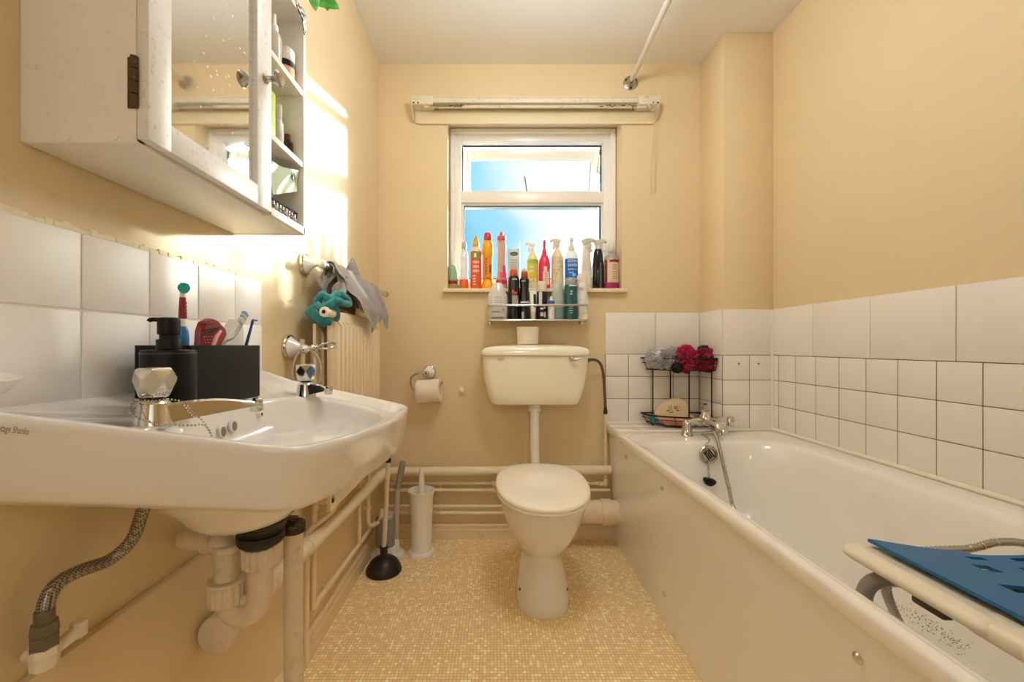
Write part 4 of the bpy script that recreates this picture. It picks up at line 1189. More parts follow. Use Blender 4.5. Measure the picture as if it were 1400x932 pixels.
simple_bottle('essence_bottle', 'short brown glass bottle at the far end of the middle cabinet shelf', 'bottle', -0.448, 0.900, 1.372, [
    ('bottle_body', [(0.0095, 0), (0.011, 0.002), (0.011, 0.034), (0.006, 0.041), (0, 0.041)], plastic('#3A1F16', 0.15)),
    ('bottle_cap', [(0.0062, 0.040), (0.0062, 0.052), (0, 0.053)], plastic('#6E2A22', 0.3))], 'things on the cabinet shelves')
# clear sachet leaning on the bottom shelf
pk = thing('sachet', 'pale green clear sachet with a round emblem on the bottom cabinet shelf', 'sachet', (-0.455, 0.85, 1.229))
g = []
qa_ = [at(374, 219, 0.806), at(411, 232, 0.912), at(374, 266, 0.803), at(408, 262, 0.905)]
for i in range(11):
    row = []
    for j in range(9):
        u, v = i / 10, 1 - j / 8
        row.append(qa_[0].lerp(qa_[1], u).lerp(qa_[2].lerp(qa_[3], u), v) + Vector((-0.004 - 0.003 * math.sin(6 * u + 4 * v), 0, -0.006 * math.sin(PI * u) * (1 - v))))
        continue
        y = 0.800 + 0.108 * u; z = 1.236 + 0.075 * v * (0.55 + 0.45 * u) + 0.045 * (1 - u) * v + 0.012 * u
        x = -0.450 - 0.012 * u - 0.018 * v + 0.006 * math.sin(5 * u + 3 * v)
        row.append(Vector((x, y, z)))
    g.append(row)
m = M(); m.sheet(g, 0.002); obj('film', m, clear('#D9E6CC', 0.3), pk)
m = M()
ec = g[7][5] + Vector((0.004, 0, 0.002))
for r in (0.0085, 0.0055): m.tube([ec + Vector((0, r * math.cos(2 * PI * k / 24), r * 1.1 * math.sin(2 * PI * k / 24))) for k in range(24)], 0.0007, 6, closed=True)
m.box(ec + Vector((-0.0005, -0.003, -0.003)), ec + Vector((0.0005, 0.003, 0.003)), 0.0003)
obj('emblem', m, plastic('#3F6B4E'), pk)
ct = thing('comb_tray', 'black edged tray of striped packets on the bottom cabinet shelf', 'tray', (-0.455, 0.86, 1.229))
m = M()
m.box((-0.515, 0.792, 1.2295), (-0.428, 0.908, 1.232), 0.001)
m.box((-0.515, 0.792, 1.247), (-0.431, 0.794, 1.253)); m.tube([(-0.432, 0.792, 1.2525), (-0.432, 0.908, 1.2565)], 0.0022, 8); m.box((-0.515, 0.906, 1.2295), (-0.431, 0.908, 1.257), 0.0005)
obj('tray_frame', m, BLACK, ct)
m = M()
for k in range(17):
    y = 0.798 + 0.0062 * k
    m.box((-0.433 - 0.003 * (k % 2), y, 1.232), (-0.4305 - 0.003 * (k % 2), y + 0.0044, 1.2515), 0.0006)
obj('striped_packets', m, plastic('#CFCBC6', 0.4), ct)
m = M()
for s in range(4):
    p = [Vector((-0.428 + 0.004 * math.sin(k * 1.7 + s), 0.800 + 0.0105 * k, 1.231 + 0.006 * abs(math.sin(k * 1.3 + s * 2)) + 0.002 * s)) for k in range(11)]
    m.tube(smooth_path(p, 4), 0.0022, 6, sx=0.4)
tag(obj('crumpled_wrapper', m, plastic('#B9AFA6', 0.3)), 'crumpled silvery wrapper along the front of the bottom cabinet shelf', 'wrapper')
# on top of the cabinet: foil packet and leafy plant
g = []
for i in range(9):
    row = []
    for j in range(13):
        u, v = i / 8, j / 12
        row.append(Vector((-0.455 + 0.04 * min(1, v * 2.2) + 0.003 * math.sin(7 * v + 4 * u), 0.876 + 0.038 * u + 0.004 * math.sin(9 * v), 1.7005 - 0.045 * max(0, v - 0.45) / 0.55 * (0.55 + 0.45 * u) + 0.003 * math.sin(11 * v + 6 * u))))
    g.append(row)
m = M(); m.sheet(g, 0.0025)
tag(obj('foil_packet', m, braided('dark_foil', '#4C4743', '#C9C3BC', 90)), 'crinkled dark and silver packet hanging over the top edge of the cabinet', 'packet')
pl = thing('leafy_plant', 'green leafy plant on top of the cabinet, leaves hanging over its corner', 'plant', (-0.51, 0.84, CZ1 + 0.004))
m = M(); m.lathe([(0.032, 0), (0.035, 0.002), (0.043, 0.07), (0.045, 0.072), (0.045, 0.08), (0.041, 0.08), (0.038, 0.06), (0, 0.06)], 28, Matrix.Translation((-0.51, 0.84, CZ1 + 0.0045))); obj('pot', m, plastic('#C9BFAF', 0.5), pl)
LEAF = mat('green_leaf', '#3FA836', rough=0.35, var=0.25, vscale=60)
def leaf(base, tip, w, droop):
    base = Vector(base); tip = Vector(tip)
    d = tip - base; s = d.cross(Vector((0, 0, 1))).normalized()
    g = []
    for i in range(13):
        u = i / 12
        c = base + d * u + Vector((0, 0, droop * math.sin(PI * u)))
        ww = w * math.sin(PI * min(1, u ** 0.75)) + 0.0004
        g.append([c + s * ww * (j / 2 - 1) + Vector((0, 0, 0.25 * ww * abs(j / 2 - 1) + 0.002 * math.sin(12 * u + j))) for j in range(5)])
    m = M(); m.sheet(g, 0.0012); return m
def hanging_leaf(b, t, w, Y):
    """broad leaf drooping over the cabinet corner, folded along its midrib"""
    bx_, bz_ = b; tx_, tz_ = t
    dx, dz = tx_ - bx_, tz_ - bz_
    L_ = math.hypot(dx, dz); nx, nz = -dz / L_, dx / L_
    g = []
    for i in range(15):
        u = i / 14
        hw = w * math.sin(PI * u ** 0.8) ** 0.8 + 0.05
        row = []
        for j in range(7):
            q = j / 3 - 1
            row.append(at(bx_ + dx * u + nx * hw * q, bz_ + dz * u + nz * hw * q, Y + 0.012 * abs(q) + 0.02 * math.sin(PI * u) + 0.003 * math.sin(9 * u + 2 * q)))
        g.append(row)
    m = M(); m.sheet(g, 0.0012); return m
for b, t, w, Yl in (((418, -16), (464, 12), 12, 0.94), ((428, -18), (432, 15), 8, 0.915), ((446, -18), (448, 15), 8, 0.955)):
    obj('leaf', hanging_leaf(b, t, w, Yl), LEAF, pl)
for b, t, w, dr in (((-0.51, 0.84, 1.77), (-0.47, 0.74, 1.80), 0.02, 0.03), ((-0.52, 0.85, 1.77), (-0.54, 0.93, 1.83), 0.02, 0.02)):
    obj('leaf', leaf(b, t, w, dr), LEAF, pl)
m = M()
for b, t in (((-0.51, 0.84, 1.75), at(418, -16, 0.94)), ((-0.51, 0.84, 1.75), at(446, -18, 0.955)), ((-0.51, 0.84, 1.75), at(428, -18, 0.915)), ((-0.51, 0.84, 1.75), (-0.51, 0.84, 1.78))): m.tube(smooth_path([b, (Vector(b) + Vector(t)) / 2 + Vector((0, 0, 0.03)), t], 5), 0.002, 6)
obj('stem', m, plastic('#4E7F35'), pl)

# ------------------------------------------------------------------ towel rail, holders, radiator
def rose(m, c, d, r=0.034):
    m.lathe([(r, 0), (r * 1.02, 0.004), (r * 0.96, 0.009), (r * 0.86, 0.011)], 36, orient(c, d))
def rose_cone(m, c, d, r=0.034, l=0.03):
    m.lathe([(r * 0.84, 0.010), (r * 0.72, 0.014), (r * 0.34, l), (r * 0.24, l + 0.004), (0, l + 0.004)], 32, orient(c, d))
RX, RZ = -0.518, 1.212
tr = thing('towel_rail', 'chrome and white towel rail on the left wall over the radiator', 'towel rail', (XL, 1.25, RZ))
for k, y in enumerate((1.256, 1.955)):
    m = M(); rose(m, (XL, y, RZ), (1, 0, 0)); w = obj('wall_rose', m, CHROME, tr)
    m = M(); rose_cone(m, (XL, y, RZ), (1, 0, 0)); obj('rose_centre', m, CERAMIC, w)
    m = M(); m.tube([(XL + 0.028, y, RZ), (RX, y, RZ)], [0.006, 0.0075], 16); m.lathe([(0.008, -0.022), (0.0105, -0.02), (0.0125, -0.012), (0.0105, -0.008), (0.0125, 0.010), (0.009, 0.014)], 24, orient((RX, y, RZ), (0, 1, 0))); obj('rail_bracket', m, CHROME, tr)
    m = M(); m.ball((RX + 0.001, y - (0.012 if k == 0 else -0.034), RZ), 0.0135, 3); obj('finial', m, CERAMIC if k == 0 else CHROME_D, tr)
m = M(); m.tube([(RX, 1.25, RZ), (RX, 1.975, RZ)], 0.0082, 20); obj('rail_tube', m, CHROME, tr)

# radiator: two corrugated panels
RY0, RY1, RZ0, RZ1 = 1.222, 1.735, 0.475, 1.072
rad = thing('radiator', 'cream ribbed panel radiator on the left wall under the towels', 'radiator', (-0.515, 1.48, RZ0))
def rad_panel(x, depth, y0, y1, z0, z1):
    m = M()
    n = 13
    pitch = (y1 - y0 - 0.036) / n
    prof = []
    ys_ = [y0, y0 + 0.016]
    xs_ = [0, 0]
    for k in range(n):
        b = y0 + 0.018 + pitch * k
        for f_, q_ in ((0.10, 0), (0.18, 1), (0.68, 1), (0.76, 0), (0.98, 0)):
            ys_.append(b + pitch * f_); xs_.append(q_)
    ys_ += [y1 - 0.016, y1]; xs_ += [0, 0]
    rings = []
    for z, k in ((z0, 0.2), (z0 + 0.012, 0.5), (z0 + 0.03, 0.5), (z0 + 0.045, 1), (z1 - 0.045, 1), (z1 - 0.03, 0.0), (z1 - 0.006, 0.0), (z1, -0.8)):
        rings.append([Vector((x + (depth * q_ * max(0, k) if k > 0.9 else 0) + (0.003 * min(0, k)), y, z)) for y, q_ in zip(ys_, xs_)] + [Vector((x - 0.010, y1, z)), Vector((x - 0.010, y0, z))])
    m.loft(rings); return m
obj('front_panel', rad_panel(-0.482, 0.0125, RY0, RY1, RZ0, RZ1), RADM, rad, sharp=40)
obj('rear_panel', rad_panel(-0.523, 0.0075, RY0 + 0.012, RY1 - 0.012, RZ0, RZ1 - 0.03), RADM, rad, sharp=40)
m = M(); m.box((-0.534, RY0 - 0.001, RZ0 + 0.02), (-0.524, RY0 + 0.01, RZ1 - 0.04), 0.002); obj('end_flange', m, RADM, rad)
for yb_ in (RY0 + 0.08, RY1 - 0.11):
    m = M(); m.box((XL, yb_, RZ0 + 0.05), (-0.53, yb_ + 0.03, RZ1 - 0.12), 0.001); obj('wall_bracket', m, RADM, rad)
m = M()
bp_ = at(447, 427, 1.235)
bm_ = orient((-0.4805, 1.198, 1.0615), (-0.06, -1, 0.03))
m.lathe([(0.0125, -0.03), (0.013, 0.012), (0.0155, 0.014), (0.0155, 0.02), (0.0125, 0.024), (0.0065, 0.0245), (0.0065, 0.016), (0, 0.016)], 24, bm_)
obj('blanking_plug', m, CREAMP, rad, label='white round plug with a square hole')
m = M(); m.box((-0.0042, -0.0042, 0.0235), (0.0042, 0.0042, 0.0250), mtx=bm_); obj('square_socket', m, BLACK, rad)
m = M()
for y in (1.30, 1.66): m.tube([(-0.5, y, RZ0 + 0.02), (-0.5, y, RZ0 - 0.01)], 0.012, 14)
m.tube([(-0.482, RY1 - 0.02, RZ0 + 0.03), (-0.53, RY1 - 0.02, RZ0 + 0.03)], 0.012, 14); m.tube([(-0.482, RY0 + 0.02, RZ0 + 0.03), (-0.53, RY0 + 0.02, RZ0 + 0.03)], 0.012, 14)
obj('pipe_tails', m, RADM, rad)

# cloths
def drape(y0, y1, front, back, n=40, k=34, seed=0, amp=0.010, xr=0.012, hem=None, swing=0.012):
    """cloth hung over the rail: front(u), back(u) are the hanging lengths"""
    g = []
    for i in range(n + 1):
        u = i / n
        y = y0 + (y1 - y0) * u
        fl, bl = front(u), back(u)
        tot = fl + bl + PI * xr
        row = []
        for j in range(k + 1):
            s = tot * j / k
            if s < fl:
                d = fl - s; x = RX + xr; z = RZ - d; side = 1
            elif s < fl + PI * xr:
                a = (s - fl) / xr; x = RX + xr * math.cos(a); z = RZ + xr * math.sin(a); d = 0; side = 0
            else:
                d = s - fl - PI * xr; x = RX - xr; z = RZ - d; side = -1
            f_ = min(1.0, d / 0.05); f2 = min(1.0, d / 0.12)
            w = amp * f_ * (math.sin(u * 17 + seed + d * 14) + 0.6 * math.sin(u * 31 + seed * 2.1 - d * 22))
            x += w * (1 if side >= 0 else 0.5) + (swing * f2 * side if side > 0 else 0)
            yy = y + 0.012 * f_ * math.sin(d * 26 + seed + u * 5)
            row.append(Vector((x, yy, z + 0.004 * math.sin(u * 23 + seed) * (1 if side == 0 else 0.3))))
        g.append(row)
    return g
gt = thing('grey_towel', 'grey flannel draped over the towel rail, one long corner hanging over the radiator', 'towel', (RX, 1.6, RZ))
def front1(u):
    ks = ((0, 0.02), (0.12, 0.045), (0.38, 0.112), (0.65, 0.172), (0.83, 0.197), (0.92, 0.165), (1.0, 0.09))
    for (a, b), (c, d) in zip(ks, ks[1:]):
        if u <= c: return b + (d - b) * (u - a) / (c - a)
    return 0.09
def hem_of(m, pts, r=0.0026): m.tube(pts, r, 8)
g1 = drape(1.31, 1.60, front1, lambda u: 0.10 + 0.03 * u, seed=0.6, amp=0.006, xr=0.020, swing=0.052)
m = M(); m.sheet(g1, 0.0035); c1 = obj('front_fold', m, GREYT, gt)
m = M(); hem_of(m, [r[0] for r in g1]); hem_of(m, g1[0]); obj('hem', m, HEMG, c1)
g2 = drape(1.46, 1.80, lambda u: 0.105 + 0.055 * u + 0.014 * math.sin(u * 14), lambda u: 0.10, seed=2.2, amp=0.006, xr=0.014, swing=0.040)
m = M(); m.sheet(g2, 0.0035); c2 = obj('far_fold', m, GREYT, gt)
m = M(); hem_of(m, [r[0] for r in g2]); hem_of(m, g2[-1]); obj('hem', m, HEMG, c2)
g3 = drape(1.30, 1.50, lambda u: 0.014 + 0.03 * u, lambda u: 0.07 - 0.02 * u, seed=4.0, amp=0.004, xr=0.0145, swing=0.002)
m = M(); m.sheet(g3, 0.0035); obj('top_fold', m, GREYT, gt)
m = M()
tipg = [[at(482.5 + (u - 0.55) * (1 + 20 * v), 352.5 + 21 * v + 4 * (u - 0.5) * v, 1.46 + 0.03 * u) for u in (0, 0.25, 0.5, 0.75, 1)] for v in [k / 8 for k in range(9)]]
m.sheet(tipg, 0.0035); obj('raised_corner', m, GREYT, gt)
# second, rolled grey cloth hanging in a loop behind the rail's near end
m = M()
loop = smooth_path([(RX - 0.004, 1.335, RZ - 0.006), (RX - 0.014, 1.29, RZ - 0.05), (RX - 0.004, 1.285, RZ - 0.085), (RX + 0.018, 1.30, RZ - 0.088), (RX + 0.03, 1.325, RZ - 0.055), (RX + 0.022, 1.36, RZ - 0.012)], 8)
g = []
for i, p in enumerate(loop):
    d = (loop[min(i + 1, len(loop) - 1)] - loop[max(i - 1, 0)]).normalized()
    s = d.cross(Vector((0.5, 0.2, 1))).normalized()
    w = 0.017 + 0.003 * math.sin(i * 0.7)
    g.append([p + s * w * (j / 4 - 1) + Vector((0.2, -0.6, 0)).normalized() * 0.004 * math.sin(j * 1.4 + i * 0.4) for j in range(9)])
m.sheet(g, 0.006)
tag(obj('grey_flannel', m, GREYT), 'smaller grey flannel hanging in a loop at the near end of the towel rail', 'flannel')

tc_ = Vector((-0.515, 1.252, 1.062))
teal = thing('teal_cloth', 'teal flannel with a pale edge bundled on the near corner of the radiator', 'flannel', (-0.512, 1.285, 1.04))
m = M()
m.ball(tc_, 0.050, 5, (0.95, 1.0, 0.80), 0.18, 1.5)
obj('bundle', m, TEALT, teal)
def fold(pts, w, up, th=0.007):
    pp = smooth_path(pts, 8); n_ = len(pp) - 1
    m = M()
    rad = [w * (0.55 + 0.45 * math.sin(PI * min(1, 0.12 + 0.76 * k / n_))) * (1 + 0.10 * math.sin(k * 0.9)) for k in range(n_ + 1)]
    m.tube(pp, rad, 18, sx=1.0)
    return m, [p + Vector((0.25, -0.62, 0.72)).normalized() * r_ for p, r_ in zip(pp, rad)]
def tp(px, py, Y): return at(px, py, Y)
for pts, w in (
    ([tp(433, 425, 1.215), tp(434, 412, 1.205), tp(441, 404, 1.205), tp(451, 409, 1.21), tp(462, 403, 1.235), tp(470, 405, 1.25), tp(478, 413, 1.28)], 0.013),
    ([tp(434, 416, 1.20), tp(440, 420, 1.19), tp(450, 417, 1.19), tp(459, 411, 1.205), tp(468, 414, 1.225), tp(479, 416, 1.27)], 0.012),
    ([tp(432, 417, 1.205), tp(433, 430, 1.20), tp(441, 437, 1.20), tp(453, 440, 1.215)], 0.014)):
    m, edge = fold(pts, w, (0.15, -0.1, 1))
    f_ = obj('fold', m, TEALT, teal)
    m = M(); m.tube(edge, 0.0022, 6); obj('pale_edge', m, HEMT, f_)
m = M(); m.box((-0.006, -0.001, -0.008), (0.006, 0.001, 0.008), 0.0005, mtx=Matrix.Translation(tp(436.5, 407, 1.215)) @ Matrix.Rotation(0.9, 4, 'Y')); obj('care_tag', m, WHITEP, teal)

# ring holder beside the basin: wall rose, towel ring and tumbler ring
HY, HZ = 1.158, 0.962
rh = thing('ring_holder', 'chrome and white wall holder with two rings behind the far basin tap', 'holder', (XL, HY, HZ))
m = M(); rose(m, (XL, HY, HZ), (1, 0, 0), 0.036); w = obj('wall_rose', m, CHROME, rh)
m = M(); rose_cone(m, (XL, HY, HZ), (1, 0, 0), 0.036, 0.034); obj('rose_centre', m, CERAMIC, w)
m = M()
hc = Vector((-0.528, HY, HZ - 0.006))
m.tube([(XL + 0.03, HY, HZ), hc], [0.006, 0.007], 14)
m.lathe([(0.007, 0.008), (0.0095, 0.013), (0.0095, 0.017), (0.005, 0.022), (0, 0.023)], 20, orient(hc, (0.15, -1, -0.1)))
m.ball(hc + Vector((0.018, 0.008, 0.004)), 0.0105, 3)
obj('holder_arm', m, CHROME, rh)
m = M(); m.ball(hc, 0.0125, 3); obj('finial', m, CERAMIC, rh)
m = M()
rc = hc + Vector((0.004, 0.0, -0.062))
m.tube([rc + Vector((0.020 * math.sin(t) + 0.0145 * math.sin(t), 0.012 * math.sin(t), 0.062 * math.cos(t))) for t in [2 * PI * k / 48 for k in range(48)]], 0.0042, 12, closed=True)
obj('towel_ring', m, CHROME, rh)
m = M()
tcn = hc + Vector((0.050, 0.03, 0.010))
m.tube([tcn + Vector((0.024 * math.cos(t), 0.024 * math.sin(t), 0.009 * math.sin(t))) for t in [2 * PI * k / 40 for k in range(40)]], 0.0036, 12, closed=True)
m.tube([hc + Vector((0.018, 0.008, 0.004)), tcn + Vector((-0.026, -0.008, 0))], 0.0042, 12)
obj('tumbler_ring', m, CHROME, rh)
# painted radiator tail pipe between ring and radiator
def pipe(name, label, pts, r, rad_=0.03, mt=None, group='painted pipes along the walls', extra=None, cat='pipe', n=16):
    m = M(); m.tube(bend_path(pts, rad_, 7), r, n)
    if extra: extra(m)
    return tag(obj(name, m, mt or GLOSS), label, cat, group)
def clip(m, c, ax_, r=0.0105, w=0.012, back=(-1, 0, 0)):
    m.lathe([(r, -w / 2), (r + 0.002, -w / 2 + 0.001), (r + 0.002, w / 2 - 0.001), (r, w / 2)], 16, orient(c, ax_))
    m.tube([c, Vector(c) + Vector(back) * 0.022], 0.005, 8)
pipe('radiator_pipe', 'slim painted pipe dropping behind the ring holder beside the radiator', [(-0.552, 1.195, 0.985), (-0.552, 1.195, 0.50)], 0.0075)
pipe('radiator_pipe', 'painted pipe dropping behind the near basin corner to the low left-wall pipe', [(-0.545, 1.262, 0.50), (-0.552, 1.262, 0.16), (-0.552, 1.30, 0.16)], 0.0085, 0.025)
pipe('radiator_pipe', 'painted pipe arching out under the radiator and down the left wall', [(-0.50, 1.30, 0.47), (-0.50, 1.30, 0.45), (-0.558, 1.235, 0.41), (-0.558, 1.235, 0.02)], 0.008, 0.03)
def low_clip(m): clip(m, Vector((-0.554, 1.39, 0.159)), (0, 1, 0))
pipe('low_pipe', 'painted low pipe running along the left wall above the skirting', [(-0.554, 1.27, 0.165), (-0.554, 2.045, 0.136)], 0.0088, extra=low_clip)
def far_clip(m): clip(m, Vector((-0.545, 1.80, 0.26)), (0, 0, 1))
pipe('drop_pipe', 'painted pipe with a U bend at its foot in the far left corner', [(-0.545, 1.80, 0.50), (-0.545, 1.80, 0.175), (-0.51, 1.86, 0.175), (-0.50, 1.86, 0.23)], 0.0088, 0.03, extra=far_clip)
pipe('drop_pipe', 'painted pipe dropping from the radiator beside the U bend in the far left corner', [(-0.53, 1.70, 0.50), (-0.553, 1.70, 0.40), (-0.553, 1.70, 0.15)], 0.0088, 0.03)
# the thick waste run
wp = thing('waste_pipe', 'thick cream waste pipe along the left and back walls, capped at its near end', 'pipe', (-0.53, 1.2, 0.4))
m = M()
m.tube(bend_path([(-0.522, 0.80, 0.420), (-0.530, 2.033, 0.348), (0.575, 2.033, 0.356)], 0.05, 8), 0.0218, 24)
for c, d in (((-0.526, 1.175, 0.398), (0, 1, -0.058)), ((-0.53, 1.93, 0.354), (0, 1, -0.058)), ((-0.45, 2.033, 0.349), (1, 0, 0))):
    m.lathe([(0.0218, -0.018), (0.0245, -0.016), (0.0245, 0.016), (0.0218, 0.018)], 24, orient(c, d))
obj('pipe_run', m, GLOSS, wp)
m = M()
cm = orient((-0.5215, 0.775, 0.4215), (0, 1, -0.05))
m.lathe([(0.030, 0), (0.0345, 0.003), (0.0355, 0.010), (0.034, 0.02), (0.0, 0.02)], 30, cm)
ribbed_nut2 = [(0.0315, 0.02), (0.0325, 0.022), (0.0325, 0.044), (0.0290, 0.048), (0.0225, 0.05)]
n_ = 64
m.loft([[cm @ Vector(((r + (0.0022 if (i % 4) < 2 and 0.021 < z < 0.045 else 0)) * math.cos(2 * PI * i / n_), (r + (0.0022 if (i % 4) < 2 and 0.021 < z < 0.045 else 0)) * math.sin(2 * PI * i / n_), z)) for i in range(n_)] for r, z in ribbed_nut2])
obj('end_cap', m, TRAPM, wp)
# ------------------------------------------------------------------ pipes on the back wall
YP = 2.052
def vclips(m):
    for z in (0.284, 0.25): clip(m, Vector((-0.355 + 0.005, YP, z)), (1, 0, 0), back=(0, 1, 0))
grp = 'painted pipes along the walls'
cx_ = (602 - VX) * YP / F
for z, lab, x1, valve in ((0.284, 'uppermost thin painted pipe on the back wall, under the thick waste pipe', 0.555, 1), (0.250, 'second thin painted pipe down on the back wall behind the toilet', 0.575, 1),
                          (0.170, 'third thin painted pipe down on the back wall behind the toilet', 0.30, 0), (0.137, 'lowest thin painted pipe on the back wall, just over the skirting', 0.30, 0)):
    def ex(m, z=z, valve=valve):
        clip(m, Vector((cx_, YP, z)), (1, 0, 0), back=(0, 1, 0))
        if valve:
            xv = (678 - VX) * YP / F
            m.lathe([(0.0095, -0.02), (0.0125, -0.018), (0.0125, -0.008), (0.010, -0.006), (0.010, 0.006), (0.0125, 0.008), (0.0125, 0.018), (0.0095, 0.02)], 12, orient((xv, YP, z), (1, 0, 0)))
            m.tube([(xv, YP, z), (xv - 0.004, YP - 0.028, z + 0.002)], 0.006, 10)
            if z > 0.27: m.lathe([(0.0095, -0.014), (0.0125, -0.012), (0.0125, 0.012), (0.0095, 0.014)], 12, orient((0.535, YP, z), (1, 0, 0)))
    pipe('copper_pipe', lab, [(-0.54, YP, z), (x1, YP, z)], 0.0082, extra=ex)
# upright feed to the cistern with a braided tail
def fx(m):
    m.lathe([(0.009, -0.016), (0.0125, -0.014), (0.0125, 0.014), (0.009, 0.016)], 12, Matrix.Translation((0.552, 2.05, 0.296)))
    m.lathe([(0.0085, 0), (0.0115, 0.002), (0.0115, 0.012), (0.0085, 0.014)], 12, Matrix.Translation((0.5535, 2.05, 0.327)))
pipe('feed_pipe', 'slim painted upright pipe between the cistern hose and the bath panel', [(0.552, 2.05, 0.27), (0.5535, 2.05, 0.632)], 0.0078, extra=fx)
fh = thing('cistern_hose', 'dark braided hose looping from the cistern side down to the upright pipe', 'hose', (0.5535, 2.05, 0.632))
m = M(); m.tube(smooth_path([(0.452, 2.0, 0.895), (0.490, 2.01, 0.897), (0.522, 2.03, 0.878), (0.541, 2.045, 0.83), (0.549, 2.05, 0.75), (0.5535, 2.05, 0.655)], 10), 0.0068, 14); obj('braided_tail', m, braided('dark_braid', '#8C8272', '#4A4239', 520), fh)
m = M(); m.lathe([(0.0085, -0.004), (0.0105, -0.002), (0.0105, 0.012), (0.0085, 0.015), (0.0075, 0.03)], 8, Matrix.Translation((0.5535, 2.05, 0.632))); m.lathe([(0.0085, 0), (0.010, 0.001), (0.010, 0.012), (0.008, 0.013)], 8, orient((0.450, 2.0, 0.895), (1, 0, 0))); obj('hose_nut', m, plastic('#2F2822', 0.4), fh)
# soil pipe elbow behind the toilet
so = thing('soil_pipe', 'fat cream soil pipe running from behind the toilet to the bath panel', 'pipe', (0.45, 1.985, 0.105))
m = M()
m.tube(bend_path([(0.185, 1.80, 0.205), (0.185, 1.985, 0.172), (0.60, 1.985, 0.168)], 0.10, 10), 0.055, 32)
m.lathe([(0.055, -0.03), (0.0625, -0.028), (0.0625, 0.03), (0.0605, 0.034), (0.055, 0.036)], 36, orient((0.34, 1.985, 0.17), (1, 0, 0)))
m.lathe([(0.055, -0.03), (0.060, -0.028), (0.060, 0.02), (0.055, 0.022)], 36, orient((0.54, 1.985, 0.169), (1, 0, 0)))
obj('pipe_body', m, GLOSS, so)

# ------------------------------------------------------------------ toilet
TX = 0.185
toilet = thing('toilet', 'white pedestal toilet with its lid closed, under the low cistern', 'toilet', (TX, 1.55, 0))
def egg(cx, cy, w, lf, lb, z, n=48, tilt=0.0, pw=2.15):
    """plan outline: half-width w, lf towards the room, lb towards the wall"""
    r = []
    for k in range(n):
        a = 2 * PI * k / n
        c, s = math.cos(a), math.sin(a)
        p = pw if s < 0 else 2.7
        rad = (abs(c) ** p + abs(s) ** p) ** (-1 / p)
        y = cy + (lf if s < 0 else lb) * rad * s
        r.append(Vector((cx + w * rad * c, y, z + tilt * (y - 1.55))))
    return r
m = M()
m.loft([
    egg(TX, 1.585, 0.1015, 0.125, 0.12, 0.0), egg(TX, 1.585, 0.1035, 0.128, 0.12, 0.006), egg(TX, 1.587, 0.100, 0.122, 0.12, 0.035), egg(TX, 1.592, 0.092, 0.112, 0.12, 0.085),
    egg(TX, 1.60, 0.079, 0.098, 0.125, 0.14), egg(TX, 1.605, 0.072, 0.092, 0.13, 0.17), egg(TX, 1.603, 0.0735, 0.100, 0.135, 0.185), egg(TX, 1.60, 0.085, 0.125, 0.145, 0.21),
    egg(TX, 1.595, 0.108, 0.158, 0.155, 0.245), egg(TX, 1.592, 0.131, 0.186, 0.165, 0.29), egg(TX, 1.59, 0.150, 0.208, 0.175, 0.34), egg(TX, 1.588, 0.161, 0.222, 0.185, 0.385), egg(TX, 1.588, 0.165, 0.2265, 0.19, 0.402), egg(TX, 1.588, 0.162, 0.224, 0.188, 0.4065)])
m.box((TX - 0.075, 1.70, 0.30), (TX + 0.075, 1.80, 0.402), 0.02, 3)
m.tube([(TX, 1.70, 0.235), (TX, 1.84, 0.20)], 0.056, 24)
obj('pan', m, CERAMIC, toilet, sharp=60)
for s in (-1, 1):
    m = M(); m.lathe([(0.0055, 0), (0.0055, 0.0016), (0.004, 0.0028), (0, 0.0028)], 14, orient((TX + s * 0.0865, 1.538, 0.062), (s * 0.55, -0.8, 0.22))); obj('floor_screw', m, plastic('#2E261E', 0.5), toilet)
TILT = 0.055
zl = 0.4125
m = M()
m.loft([egg(TX, 1.588, 0.172, 0.2335, 0.205, zl - 0.004, tilt=TILT * 0.4), egg(TX, 1.588, 0.1755, 0.2375, 0.207, zl, tilt=TILT * 0.5), egg(TX, 1.588, 0.1765, 0.2385, 0.207, zl + 0.007, tilt=TILT * 0.7), egg(TX, 1.588, 0.174, 0.2355, 0.206, zl + 0.0125, tilt=TILT * 0.8)])
obj('seat', m, SEATM, toilet, sharp=60)
m = M()
lr = []
for k, dz in ((0.985, 0.0145), (1.0, 0.0175), (1.003, 0.0215), (0.996, 0.0262), (0.975, 0.030), (0.93, 0.0333), (0.83, 0.0365), (0.66, 0.0388), (0.4, 0.0402), (0.12, 0.0406)):
    lr.append([Vector((TX + (v.x - TX) * k, 1.57 + (v.y - 1.57) * k, v.z)) for v in egg(TX, 1.588, 0.1765, 0.2385, 0.212, zl + dz, tilt=TILT)])
m.loft(lr)
obj('lid', m, SEATM, toilet, sharp=70)
m = M()
for s in (-1, 1): m.lathe([(0.011, -0.022), (0.012, -0.02), (0.012, 0.02), (0.011, 0.022)], 18, orient((TX + s * 0.07, 1.795, zl + 0.016), (1, 0, 0)))
obj('hinge', m, SEATM, toilet)
# flush pipe
fp = thing('flush_pipe', 'white plastic flush pipe dropping from the cistern to the toilet', 'pipe', (0.196, 1.975, 0.40))
m = M(); m.tube(smooth_path([(0.196, 1.975, 0.69), (0.196, 1.975, 0.55), (0.197, 1.973, 0.44), (0.199, 1.955, 0.385), (0.197, 1.90, 0.352), (0.190, 1.80, 0.345)], 8), 0.0215, 24); obj('pipe_body', m, WHITEP, fp)
m = M(); m.lathe([(0.030, 0.655), (0.0305, 0.656), (0.0305, 0.668), (0.026, 0.670), (0.026, 0.69), (0.0, 0.69)], 28, Matrix.Translation((0.196, 1.975, 0))); obj('pipe_nut', m, WHITEP, fp)
